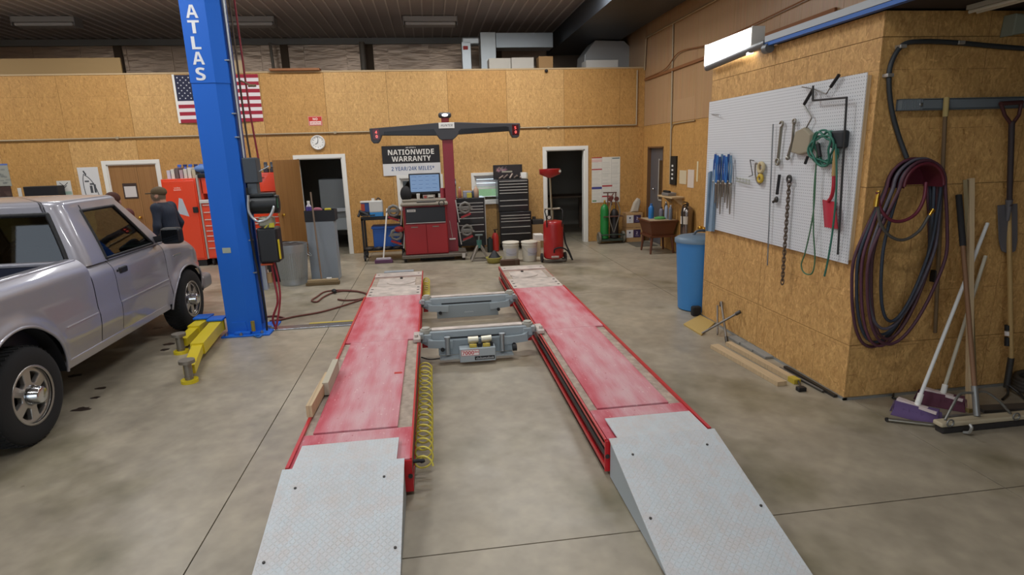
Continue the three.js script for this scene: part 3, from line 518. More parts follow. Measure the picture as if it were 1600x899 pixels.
  const face = new THREE.Shape(); face.absarc(0, 0, 0.212, 0, Math.PI * 2, false);
  for (let i = 0; i < 6; i++) { const a = i / 6 * Math.PI * 2, h = new THREE.Path(), P = (r, d) => [r * Math.cos(a + d), r * Math.sin(a + d)]; h.moveTo(...P(0.175, -0.30)); h.quadraticCurveTo(...P(0.188, 0), ...P(0.175, 0.30)); h.lineTo(...P(0.102, 0.2)); h.quadraticCurveTo(...P(0.092, 0), ...P(0.102, -0.2)); h.lineTo(...P(0.175, -0.30)); face.holes.push(h); }
  const alloy = mat(0xb4b0aa, 0.32, 0.75);
  for (const [sx, z] of [[1, -4.42], [-1, -4.42], [1, -7.38], [-1, -7.38]]) {
    const at = (g) => g.rotateY(sx * Math.PI / 2).translate(CX + sx * 0.80, 0.366, z);
    const w = mesh('wheel', [at(lathe(tyreP, 48).rotateX(Math.PI / 2)), ...treads.map((g) => at(g.clone()))], RUBBER, t);
    mesh('rim', [at(ext(face, 0.04, 0.008).translate(0, 0, 0.055)), at(lathe([[0.205, 0.112], [0.222, 0.116], [0.222, 0.1], [0.2, 0.09], [0.198, -0.1], [0.215, -0.11]], 40).rotateX(Math.PI / 2))], alloy, w);
    mesh('brake', at(new THREE.CylinderGeometry(0.17, 0.17, 0.03, 24).rotateX(Math.PI / 2).translate(0, 0, 0.0)), mat(0x2a2523, 0.7, 0.3), w);
    mesh('hub_cap', at(lathe([[0, 0.175], [0.05, 0.173], [0.064, 0.165], [0.074, 0.1], [0.088, 0.085], [0.09, 0.07]], 24).rotateX(Math.PI / 2)), CHROME, w);
  }
}

// ------------------------------------------------------------------ blue two-post lift column
{
  const t = thing('lift_column', 'blue lift column lettered ATLAS beside the silver truck', 'lift', [-2.28, 0, -7.05]);
  const colShape = (e) => poly([[-2.47 - e, 6.9 - e], [-2.225 + e * 0.5, 6.9 - e], [-2.105 + e, 6.97 - e * 0.5], [-2.105 + e, 7.16], [-2.2, 7.22 + e], [-2.47 - e, 7.22 + e]]);
  const up = (g, y) => g.rotateX(-Math.PI / 2).translate(0, y, 0);
  mesh('column', up(ext(colShape(0), 2.84), 0.02), BLUE, t);
  mesh('extension', up(ext(colShape(0.006), 1.78), 2.82), BLUE, t);
  mesh('side_channel', [box(-2.105, -2.085, 0.1, 4.6, -7.16, -7.12), box(-2.105, -2.085, 0.1, 4.6, -7.03, -7.0)], BLUEDK, t);
  mesh('carriage_gap', box(-2.478, -2.472, 0.1, 0.75, -7.14, -6.96), BLACK, t);
  mesh('base_plate', rbox(-2.52, -1.98, 0, 0.02, -7.35, -6.80, 0.004), BLUE, t);
  mesh('gusset', [ext(poly([[-2.43, 0.02], [-2.24, 0.02], [-2.26, 0.16], [-2.41, 0.16]]), 0.012).translate(0, 0, -6.9), rbox(-2.38, -2.2, 0.02, 0.05, -6.9, -6.83, 0.005)], BLUE, t);
  for (const [x, z] of [[-2.47, -6.84], [-2.3, -6.82], [-2.08, -6.86], [-2.03, -7.05], [-2.05, -7.27]]) mesh('anchor_bolt', [cyl(x, 0.02, 0.05, z, 0.012, 0.012, 8), cyl(x, 0.02, 0.032, z, 0.022, 0.022, 6)], STEEL, t);
  mesh('pin', cyl(-2.17, 0.05, 0.17, -6.86, 0.022), mat(0x9a8a40, 0.5, 0.4), t);
  mesh('warning_label', box(-2.40, -2.31, 0.98, 1.04, -6.9, -6.898), mat(0xa8b0a0, 0.7), t);
  // ATLAS lettering, white, one letter below the other
  const font = await new FontLoader().loadAsync('fonts/droid/droid_sans_bold.typeface.json');
  for (const [ch, y] of [['A', 3.461], ['T', 3.312], ['L', 3.155], ['A', 3.003], ['S', 2.846]]) { const g = new TextGeometry(ch, { font, size: 0.128, depth: 0.003, curveSegments: 6 }); g.computeBoundingBox(); const b = g.boundingBox, k = 0.118 / (b.max.x - b.min.x); mesh('letter', g.translate(-(b.min.x + b.max.x) / 2, 0, 0).scale(Math.min(1.25, k), 1, 1).translate(-2.36, y, -6.8935), mat(0xe6e8ea, 0.5), t); }
  // hoses and conduit down the side
  mesh('conduit', bent([[-2.07, 4.6, -7.02], [-2.07, 2.03, -7.02]], 0.012), mat(0xc8ccce, 0.4, 0.5), t);
  mesh('red_hose', tube([[-2.0, 4.6, -7.15], [-1.99, 3.2, -7.15], [-1.97, 2.5, -7.12], [-1.94, 2.02, -7.1]], 0.011), mat(0x7d1c26, 0.6), t);
  mesh('dark_hose', tube([[-2.03, 4.6, -7.1], [-2.035, 3.2, -7.1], [-2.03, 2.4, -7.08], [-2.02, 2.02, -7.08]], 0.011), mat(0x4a3a2c, 0.6), t);
  mesh('hose_bracket', [rod([-2.02, 2.86, -7.1], [-1.87, 2.79, -7.02], 0.008), rod([-1.93, 2.8, -7.03], [-1.85, 2.8, -7.03], 0.014)], mat(0x6b5a3c, 0.6), t);
  for (const y of [3.05, 2.5, 2.25, 1.1, 0.72]) mesh('strap', box(-2.12, -2.075, y, y + 0.012, -7.0, -6.955), STEEL, t);
  // power unit: grey switch box, motor, black tank with a yellow stripe
  const pu = mesh('motor_box', rbox(-2.09, -1.94, 1.75, 2.03, -7.16, -6.98, 0.012), mat(0x3f464d, 0.5), t);
  mesh('lever', rod([-1.94, 1.87, -7.02], [-1.81, 1.93, -7.0], 0.008), CHROME, pu);
  mesh('valve_block', rbox(-2.08, -1.97, 1.62, 1.75, -7.14, -7.02, 0.01), mat(0x5b6064, 0.4, 0.6), t);
  mesh('pump_motor', [new THREE.CylinderGeometry(0.105, 0.105, 0.3, 24).rotateZ(Math.PI / 2).translate(-1.92, 1.50, -7.05), rbox(-2.07, -1.80, 1.59, 1.63, -7.14, -6.98, 0.01), rbox(-1.80, -1.76, 1.42, 1.6, -7.1, -7.0, 0.01)], mat(0x16191a, 0.45), t);
  mesh('control_tag', box(-1.785, -1.757, 1.46, 1.57, -6.998, -6.995), mat(0x3f6f50, 0.6), t);
  mesh('return_line', tube([[-2.05, 1.62, -6.92], [-2.06, 1.42, -6.92], [-1.98, 1.32, -6.92], [-1.86, 1.36, -6.92], [-1.80, 1.47, -6.95], [-1.82, 1.52, -7.0]], 0.016, 40), mat(0xb6babb, 0.3, 0.7), t);
  mesh('pump_flange', [rbox(-2.0, -1.84, 1.25, 1.36, -7.13, -6.98, 0.02), cyl(-1.92, 1.2, 1.26, -7.05, 0.06)], mat(0x9a9886, 0.4, 0.5), t);
  const tank = mesh('oil_tank', rbox(-2.03, -1.80, 0.83, 1.24, -7.17, -6.95, 0.03, 3), mat(0x1d1f22, 0.4), t);
  mesh('yellow_stripe', rbox(-1.803, -1.79, 0.87, 1.1, -6.99, -6.95, 0.004), YELLOW, tank);
  mesh('filler', [cyl(-1.86, 1.24, 1.29, -7.0, 0.03), bar([-1.9, 1.27, -6.98], [-1.97, 1.2, -6.96], 0.01, 0.01)], mat(0xc7c13a, 0.5), tank);
  mesh('orange_bracket', box(-2.03, -1.9, 0.80, 0.82, -7.1, -6.98), mat(0xb64a22, 0.6), t);
  mesh('outlet_box', rbox(-2.04, -1.99, 0.5, 0.82, -7.08, -7.0, 0.006), mat(0x9da6b2, 0.5), t);
  mesh('socket', rbox(-1.99, -1.94, 0.58, 0.7, -7.08, -7.02, 0.006), mat(0xa98a62, 0.6), t);
  mesh('drop_hose', [tube([[-1.93, 0.85, -7.05], [-1.92, 0.6, -7.05], [-1.9, 0.35, -7.0], [-1.98, 0.14, -7.0], [-1.97, 0.04, -7.02]], 0.013), tube([[-1.9, 0.85, -7.05], [-1.875, 0.6, -7.05], [-1.87, 0.4, -7.02], [-1.93, 0.1, -6.98], [-1.96, 0.02, -6.98]], 0.012)], mat(0x8a2732, 0.6), t);
  mesh('black_cable', tube([[-2.07, 1.7, -6.97], [-2.09, 1.2, -6.95], [-2.06, 0.7, -6.96], [-2.04, 0.2, -6.96], [-2.05, 0.02, -6.96]], 0.012), RUBBER, t);
}
// swing arms of the column
function swingArm(a, j, b, label) {
  const t = thing('swing_arm', label, 'lift arm', [j[0], 0, j[1]]);
  const A = [a[0], 0.135, a[1]], J = [j[0], 0.12, j[1]], B = [b[0], 0.10, b[1]];
  const dir = [B[0] - J[0], B[2] - J[2]], L = Math.hypot(...dir), ux = dir[0] / L, uz = dir[1] / L;
  mesh('outer_arm', [bar(A, [J[0] + ux * 0.02, 0.12, J[2] + uz * 0.02], 0.13, 0.12), cyl(A[0], 0.07, 0.21, A[2], 0.075)], YELLOW, t);
  mesh('inner_arm', [bar(J, B, 0.10, 0.085)], YELLOW, t);
  mesh('pad_plate', cyl(B[0] + ux * 0.06, 0.0, 0.03, B[2] + uz * 0.06, 0.075), YELLOW, t);
  mesh('lift_pad', [cyl(B[0] + ux * 0.06, 0.03, 0.19, B[2] + uz * 0.06, 0.036), cyl(B[0] + ux * 0.06, 0.05, 0.06, B[2] + uz * 0.06, 0.042), cyl(B[0] + ux * 0.06, 0.19, 0.22, B[2] + uz * 0.06, 0.07)], mat(0x8b8478, 0.5, 0.6), t);
  mesh('arm_pivot', [rbox(A[0] - 0.09, A[0] + 0.09, 0.2, 0.225, A[2] - 0.09, A[2] + 0.09, 0.008)], BLUE, t);
}
swingArm([-2.58, -6.93], [-2.5, -6.1], [-2.36, -5.5], 'yellow lift arm reaching farthest out from the blue column');
swingArm([-2.77, -7.05], [-2.79, -6.8], [-2.78, -6.42], 'yellow lift arm tucked against the truck tyre beside the other arm');

// ------------------------------------------------------------------ doors and windows of the back wall
const each = (name, geos, m, parent) => geos.map((g) => mesh(name, g, m, parent));
const CASING = mat(0xe2dfd6, 0.5);
function casing(name, [a, b, c, d], w = 0.075, skipBottom = true) {
  const z0 = ZB, z1 = ZB + 0.022;
  const f = structure(name, box(a - w, b + w, d, d + w, z0, z1), CASING);
  each('jamb_casing', [box(a - w, a, c, d, z0, z1), box(b, b + w, c, d, z0, z1)], CASING, f);
  each('jamb', [box(a, a + 0.02, c, d, ZB - 0.14, ZB), box(b - 0.02, b, c, d, ZB - 0.14, ZB), box(a, b, d - 0.02, d, ZB - 0.14, ZB)], CASING, f);
  if (!skipBottom) mesh('sill', rbox(a - w, b + w, c - 0.05, c, z0 - 0.1, z1 + 0.03, 0.006), CASING, f);
  return f;
}
casing('trim_2', doorA); casing('trim_3', doorB); casing('trim_4', doorC);
{
  const d = structure('door_1', box(-6.26, -5.755, 0.01, 1.98, ZB - 0.06, ZB - 0.02), DOORWOOD);
  mesh('narrow_leaf', box(-5.749, -5.39, 0.01, 1.98, ZB - 0.06, ZB - 0.02), DOORWOOD, d);
  mesh('door_knob', [ball(-5.82, 0.95, ZB + 0.03, 0.03), rod([-5.82, 0.95, ZB - 0.02], [-5.82, 0.95, ZB + 0.03], 0.012)], BRASS, d);
  const n = thing('door_notice', 'framed white notice taped on the closed brown door', 'notice', [-5.93, 1.3, ZB - 0.02]);
  mesh('frame', box(-6.06, -5.8, 1.33, 1.63, ZB - 0.02, ZB - 0.012), mat(0x3c2c26, 0.7), n);
  mesh('paper', box(-6.035, -5.82, 1.36, 1.57, ZB - 0.012, ZB - 0.009), mat(0xcfc8c4, 0.8), n);
}
{ // open leaf swung into the shop
  const h = [-2.66, ZB + 0.02], e = [-2.95, -11.74], L = Math.hypot(e[0] - h[0], e[1] - h[1]);
  const g = new THREE.BoxGeometry(L, 1.98, 0.04).translate(L / 2, 1.0, 0).rotateY(-Math.atan2(e[1] - h[1], e[0] - h[0])).translate(h[0], 0, h[1]);
  const d = structure('door_2', g, DOORWOOD);
  const k = (s) => [lerp(h[0], e[0], 0.92) + s * 0.05, 0.95, lerp(h[1], e[1], 0.92) + s * 0.02];
  mesh('door_knob', [ball(...k(1), 0.03), ball(...k(-1), 0.03), rod(k(1), k(-1), 0.012)], BRASS, d);
}
function windowUnit(name, r, blind) {
  const f = casing(name, r, 0.06, false), [a, b, c, d] = r, my = lerp(c, d, 0.52);
  each('sash_rail', [box(a + 0.02, b - 0.02, c, c + 0.04, ZB - 0.09, ZB - 0.05), box(a + 0.02, b - 0.02, my - 0.02, my + 0.02, ZB - 0.08, ZB - 0.04), box(a + 0.02, b - 0.02, d - 0.06, d - 0.02, ZB - 0.09, ZB - 0.05)], CASING, f);
  each('sash_stile', [box(a + 0.02, a + 0.055, c, d - 0.02, ZB - 0.089, ZB - 0.051), box(b - 0.055, b - 0.02, c, d - 0.02, ZB - 0.089, ZB - 0.051)], CASING, f);
  mesh('pane', box(a + 0.05, b - 0.05, c + 0.03, d - 0.04, ZB - 0.072, ZB - 0.068), new THREE.MeshPhysicalMaterial({ color: 0xf2f6f4, roughness: 0.03, transmission: 1, thickness: 0, side: THREE.DoubleSide }), f);
  if (blind) each('blind', [0, 1, 2].map((i) => box(a + 0.05, b - 0.05, my + 0.03 + i * 0.08, my + 0.1 + i * 0.08, ZB - 0.05, ZB - 0.046)), mat(0xcfd2d6, 0.6), f);
}
windowUnit('window_1', winA, false); windowUnit('window_2', winB, true);
// small office behind the second window with its own outside window and a lamp-lit garden view is left to daylight: an opening in the far wall
// ------------------------------------------------------------------ things hung on the back wall
const flat = (x0, x1, y0, y1, z, d = 0.006) => box(x0, x1, y0, y1, z, z + d);
{ // flag
  const fm = print(608, 360, (c, w, h) => {
    for (let i = 0; i < 13; i++) { c.fillStyle = i % 2 ? '#e2dada' : '#9c2236'; c.fillRect(0, i * h / 13, w, h / 13 + 1); }
    c.fillStyle = '#23263f'; c.fillRect(0, 0, w * 0.4, h * 7 / 13); c.fillStyle = '#e6e4e4';
    for (let r = 0; r < 9; r++) for (let k = 0; k < (r % 2 ? 5 : 6); k++) { const x = (k * 2 + 1 + (r % 2)) * w * 0.4 / 12, y = (r + 1) * h * 7 / 13 / 10; c.beginPath(); for (let i = 0; i < 10; i++) { const q = i % 2 ? 3 : 7.5, a = -Math.PI / 2 + i * Math.PI / 5; c.lineTo(x + q * Math.cos(a), y + q * Math.sin(a)); } c.fill(); }
  }, 0.8);
  const fx = (u, v) => [lerp(-4.78, -3.24, u), lerp(3.64, 2.75, v) - 0.0, ZB + 0.02 + 0.012 * Math.sin(u * 11) * (0.3 + v)];
  const g = grid(40, 12, (u, v) => fx(u, v)); { const uv = g.attributes.uv; for (let i = 0; i < uv.count; i++) uv.setY(i, 1 - uv.getY(i)); }
  const t = thing('flag', 'American flag pinned to the strand board behind the blue column', 'flag', [-4.0, 2.75, ZB]);
  mesh('cloth', g, fm, t); mesh('header_band', box(-4.82, -4.78, 2.75, 3.65, ZB + 0.012, ZB + 0.02), WHITE, t);
}
{ // clock
  const [x, y] = [-2.235, 2.31], t = thing('wall_clock', 'round white wall clock above the open doorway', 'clock', [x, y, ZB]);
  mesh('case', [new THREE.TorusGeometry(0.13, 0.016, 10, 32).translate(x, y, ZB + 0.03), new THREE.CylinderGeometry(0.135, 0.135, 0.03, 32).rotateX(Math.PI / 2).translate(x, y, ZB + 0.015)], mat(0xd9d6cf, 0.4), t);
  mesh('dial', new THREE.CircleGeometry(0.125, 32).translate(x, y, ZB + 0.032), print(256, 256, (c, w) => { c.fillStyle = '#e9e6df'; c.fillRect(0, 0, w, w); for (let i = 1; i <= 12; i++) { const a = i * Math.PI / 6; txt(c, String(i), 128 + 98 * Math.sin(a), 128 - 98 * Math.cos(a), 30, '#33353c'); } }), t);
  mesh('hour_hand', bar([x, y, ZB + 0.036], [x - 0.05, y - 0.03, ZB + 0.036], 0.01, 0.002, [0, 0, 1]), BLACK, t);
  mesh('minute_hand', bar([x, y, ZB + 0.038], [x + 0.015, y + 0.09, ZB + 0.038], 0.007, 0.002, [0, 0, 1]), BLACK, t);
}
one('warning_sign', flat(-2.38, -2.11, 2.645, 2.825, ZB, 0.004), print(256, 170, (c, w, h) => { c.fillStyle = '#c23326'; c.fillRect(0, 0, w, h); c.strokeStyle = '#e5d9cf'; c.lineWidth = 4; c.strokeRect(6, 6, w - 12, h - 12); txt(c, 'NO', w / 2, 50, 62, '#eee4da'); c.fillStyle = '#eee4da'; c.fillRect(20, 92, w - 40, 58); txt(c, 'SMOKING', w / 2, 122, 46, '#c23326'); }), 'small red warning sign on the strand board above the clock', 'sign');
{
  const bn = print(1190, 620, (c, w, h) => {
    c.fillStyle = '#1d1917'; c.fillRect(0, 0, w, h * 0.62); c.fillStyle = '#d7d5d2'; c.fillRect(0, h * 0.6, w, h * 0.4);
    txt(c, 'WE OFFER A', w / 2, 46, 36, '#d9d2c8'); txt(c, 'NATIONWIDE', w / 2, 138, 150, '#e6e0d6', 'sans-serif', 'bold', 'center', 1080); txt(c, 'WARRANTY', w / 2, 276, 150, '#e6e0d6', 'sans-serif', 'bold', 'center', 980);
    txt(c, "2 YEAR/24K MILES*", w / 2 + 20, 480, 118, '#4b6088', 'sans-serif', 'bold', 'center', 900);
  }, 0.4);
  const g = grid(30, 10, (u, v) => [lerp(-0.98, 0.205, u), lerp(1.60, 2.205, v), ZB + 0.014 + 0.006 * Math.sin(u * 19 + v * 3)]);
  one('warranty_banner', g, bn, 'black and white vinyl banner reading NATIONWIDE WARRANTY', 'banner');
}
{
  const [x0, x1, y0, y1] = [3.48, 4.12, 0.86, 1.84];
  one('notice_poster', flat(x0, x1, y0, y1, ZB + 0.002, 0.005), print(420, 640, (c, w, h) => {
    c.fillStyle = '#dcd8cc'; c.fillRect(0, 0, w, h); const bars = [[0, 0, 150, 14, '#b23a40'], [0, 28, 150, 40, '#d9b9b0'], [0, 160, 150, 16, '#b23a40'], [0, 415, 150, 32, '#3b3f86'], [155, 395, 150, 22, '#b23a40'], [155, 545, 120, 20, '#b23a40'], [300, 12, 110, 16, '#6e7d78']];
    for (const [x, y, a, b, q] of bars) { c.fillStyle = q; c.fillRect(x, y, a, b); }
    c.fillStyle = 'rgba(110,112,106,0.35)'; for (let y = 60; y < 620; y += 9) for (const [x, a] of [[6, 136], [162, 120], [300, 112]]) if (rnd() < 0.8) c.fillRect(x, y, a * rr(0.6, 1), 2);
    c.strokeStyle = '#8b8a80'; c.lineWidth = 2; for (const x of [152, 292]) { c.beginPath(); c.moveTo(x, 0); c.lineTo(x, h); c.stroke(); } for (const y of [232, 372]) { c.beginPath(); c.moveTo(152, y); c.lineTo(w, y); c.stroke(); }
    c.fillStyle = '#5b8a58'; c.fillRect(10, 606, 60, 18);
  }, 0.5), 'large workplace notice poster with columns beside the dark doorway', 'poster');
}
const paper = (name, px0, py0, px1, py1, label, draw, w = 200, h = 300) => { const a = onZ(px0, py0, ZB), b = onZ(px1, py1, ZB); one(name, flat(a[0], b[0], b[1], a[1], ZB, 0.006), print(w, h, draw, 0.6), label, 'poster'); };
paper('wall_poster', 120, 262, 163, 318, 'white poster with a drawn black hose beside the closed door', (c, w, h) => { c.fillStyle = '#d4d3d2'; c.fillRect(0, 0, w, h); c.strokeStyle = '#33363a'; c.lineWidth = 7; c.beginPath(); c.moveTo(56, 52); c.quadraticCurveTo(20, 110, 46, 260); c.moveTo(60, 62); c.quadraticCurveTo(160, 110, 176, 300); c.stroke(); c.lineWidth = 13; c.beginPath(); c.moveTo(54, 28); c.lineTo(76, 62); c.stroke(); c.fillStyle = '#46484c'; c.fillRect(52, 108, 42, 12); c.fillRect(92, 150, 26, 60); c.fillRect(130, 140, 22, 68); c.fillRect(96, 130, 44, 14); });
paper('wall_poster', 88, 283, 117, 318, 'small white poster with a winged mark and green band', (c, w, h) => { c.fillStyle = '#cfccc4'; c.fillRect(0, 0, w, h); c.strokeStyle = '#3a3a3e'; c.lineWidth = 9; c.beginPath(); c.moveTo(40, 24); c.lineTo(100, 70); c.lineTo(160, 24); c.moveTo(60, 60); c.lineTo(100, 90); c.lineTo(140, 60); c.stroke(); c.fillStyle = '#9fb5a6'; c.fillRect(30, 140, 160, 40); c.fillStyle = '#dff0e6'; c.fillRect(40, 184, 150, 34); });
paper('wall_poster', -30, 257, 19, 291, 'grey poster with a blue band over a dark brown one', (c, w, h) => { c.fillStyle = '#9b9c92'; c.fillRect(0, 0, w, h); c.fillStyle = '#5b6fae'; c.fillRect(0, 0, w, 22); for (let i = 0; i < 30; i++) { c.fillStyle = `rgba(70,76,80,${rr(0.1, 0.4)})`; c.fillRect(rnd() * w, rr(60, 260), rr(10, 40), rr(8, 30)); } });
paper('wall_poster', -30, 292, 23, 320, 'dark brown poster below the grey poster', (c, w, h) => { c.fillStyle = '#3d2a26'; c.fillRect(0, 0, w, h); for (let i = 0; i < 30; i++) { c.fillStyle = `rgba(110,90,80,${rr(0.1, 0.4)})`; c.fillRect(rnd() * w, rnd() * h, rr(10, 50), rr(8, 40)); } });
{ const a = onZ(38, 292, ZB + 0.2), b = onZ(97, 318, ZB + 0.2); one('black_display_board', rbox(a[0], b[0], b[1] - 0.9, a[1], ZB + 0.02, ZB + 0.25, 0.01), mat(0x14151c, 0.5), 'flat black cabinet top standing below the small white poster', 'cabinet'); const c = onZ(27, 294, ZB), d = onZ(38, 318, ZB); one('wall_card', flat(c[0], d[0], d[1], c[1], ZB, 0.006), mat(0xd0cdc6, 0.7), 'narrow white card on the wall beside the black cabinet top', 'card'); }
// conduit along the joint of the sheets, and the riser in the corner
one('wall_conduit', [bent([[-12.1, 2.5, ZB + 0.02], [4.47, 2.5, ZB + 0.02], [4.47, 3.62, ZB + 0.02]], 0.016), ...[-6, -3.86, -1.9, 0.9, 2.5].map((x) => box(x, x + 0.05, 2.475, 2.525, ZB, ZB + 0.045))], mat(0xa9987c, 0.5, 0.3), 'long thin conduit along the back wall rising in the corner', 'conduit');

// ------------------------------------------------------------------ loft storage
{
  const a = onZ(-40, 92, -12.75), b = onZ(187, 92, -12.75);
  const t = thing('leaning_board', 'long tan board standing on the loft behind the wall top', 'board', [-8, 2.95, -12.8]);
  mesh('board', box(-11, b[0], 2.95, a[1], -12.80, -12.76), mat(0x9a7f55, 0.8), t);
  one('loft_plank', box(...[-3.72, -3.53], 2.95, 3.93, -12.79, -12.75), WOOD, 'short upright plank on the loft above the flag', 'plank');
  one('ledge_board', rbox(-3.0, -2.05, 3.69, 3.73, ZB - 0.14, ZB + 0.1, 0.004), mat(0x8d5a34, 0.7), 'reddish board lying across the top of the back wall', 'board');
  const box1 = (name, px0, px1, py, z, d, m, label, cat) => { const p = onZ(px0, py, z), q = onZ(px1, py, z); return one(name, rbox(p[0], q[0], 2.95, p[1], z - d, z, 0.006), m, label, cat); };
  box1('white_carton', 764, 798, 91, -13.0, 0.4, mat(0xcfc9bc, 0.7), 'white carton on the loft beside the thin duct', 'box');
  box1('white_carton', 799, 834, 90, -13.0, 0.4, mat(0xd2ccc0, 0.7), 'white carton on the loft next to the brown carton', 'box');
  box1('brown_carton', 842, 864, 88, -12.95, 0.35, CARD, 'brown cardboard carton at the wall top beside the white cartons', 'box');
  box1('white_carton', 916, 966, 94, -12.95, 0.4, mat(0xd4d0c8, 0.7), 'long white carton lying in front of the sheet metal hood', 'box');
  one('loft_camera', [ball(2.5, 3.63, ZB + 0.03, 0.035), rod([2.5, 3.63, ZB], [2.5, 3.63, ZB + 0.04], 0.02)], BLACK, 'small black camera knob on the wall top below the brown carton', 'camera');
  // sheet-metal hood in the corner
  const p = (x, y) => { const q = onZ(x, y, -13.6); return [q[0], q[1]]; };
  one('duct_hood', ext(poly([p(912, 112), p(914, 85), p(930, 63), p(975, 64), p(993, 80), p(994, 112)]), 0.7, 0.01).translate(0, 0, -14.3), mat(0xb9bcbc, 0.45, 0.35), 'pale sheet metal duct hood in the loft corner', 'duct');
  // ducts
  const d = thing('loft_duct', 'galvanised duct with an elbow and a round-cornered drop on the loft', 'duct', [2.2, 2.95, -14]);
  const P = (x, y, z) => onZ(x, y, z);
  const thin0 = P(723, 112, -14), thin1 = P(735, 62, -14);
  mesh('drop', rbox(thin0[0], thin1[0], 2.95, thin1[1] - 0.05, -14.2, -13.95, 0.01), GALV, d);
  mesh('elbow', rbox(thin0[0], thin0[0] + 0.42, thin1[1] - 0.12, thin1[1] + 0.06, -14.2, -13.95, 0.05, 3), GALV, d);
  mesh('label', box(thin0[0] + 0.03, thin0[0] + 0.14, thin1[1] - 0.22, thin1[1] - 0.14, -13.948, -13.945), mat(0xb2302c, 0.6), d);
  const m0 = P(750, 50, -14.1), m1 = P(776, 104, -14.1);
  mesh('main_drop', rbox(m0[0], m1[0], 2.95, m0[1], -14.6, -14.1, 0.01), GALV, d);
  const h1 = P(858, 74, -14.1);
  mesh('main_run', rbox(m1[0] + 0.005, h1[0] + 0.1, h1[1], m0[1] - 0.01, -14.58, -14.12, 0.01), mat(0x9ba3a8, 0.4, 0.75), d);
  // trunk duct hung under the ceiling along the right wall
  one('trunk_duct', [box(3.15, 4.45, 4.42, 4.82, -15.7, -6.5)], mat(0x3d4146, 0.5, 0.5), 'dark trunk duct under the ceiling along the right wall', 'duct');
  one('corner_sensor', [cyl(4.5, 4.55, 4.6, -12.3, 0.06), cyl(4.5, 4.6, 4.64, -12.3, 0.03)], WHITE, 'small white detector in the corner under the ceiling', 'detector');
  one('loft_pipe', rod([-1.5, 2.95, -15.6], [-1.5, 4.75, -15.6], 0.07), mat(0x857e74, 0.6, 0.2), 'grey vent pipe rising from the loft to the ceiling', 'pipe');
  one('loft_pipe', rod([-3.62, 2.95, -15.6], [-3.66, 4.75, -15.6], 0.035), mat(0x8c867c, 0.6, 0.2), 'thin grey pipe rising on the loft next to the flag plank', 'pipe');
}
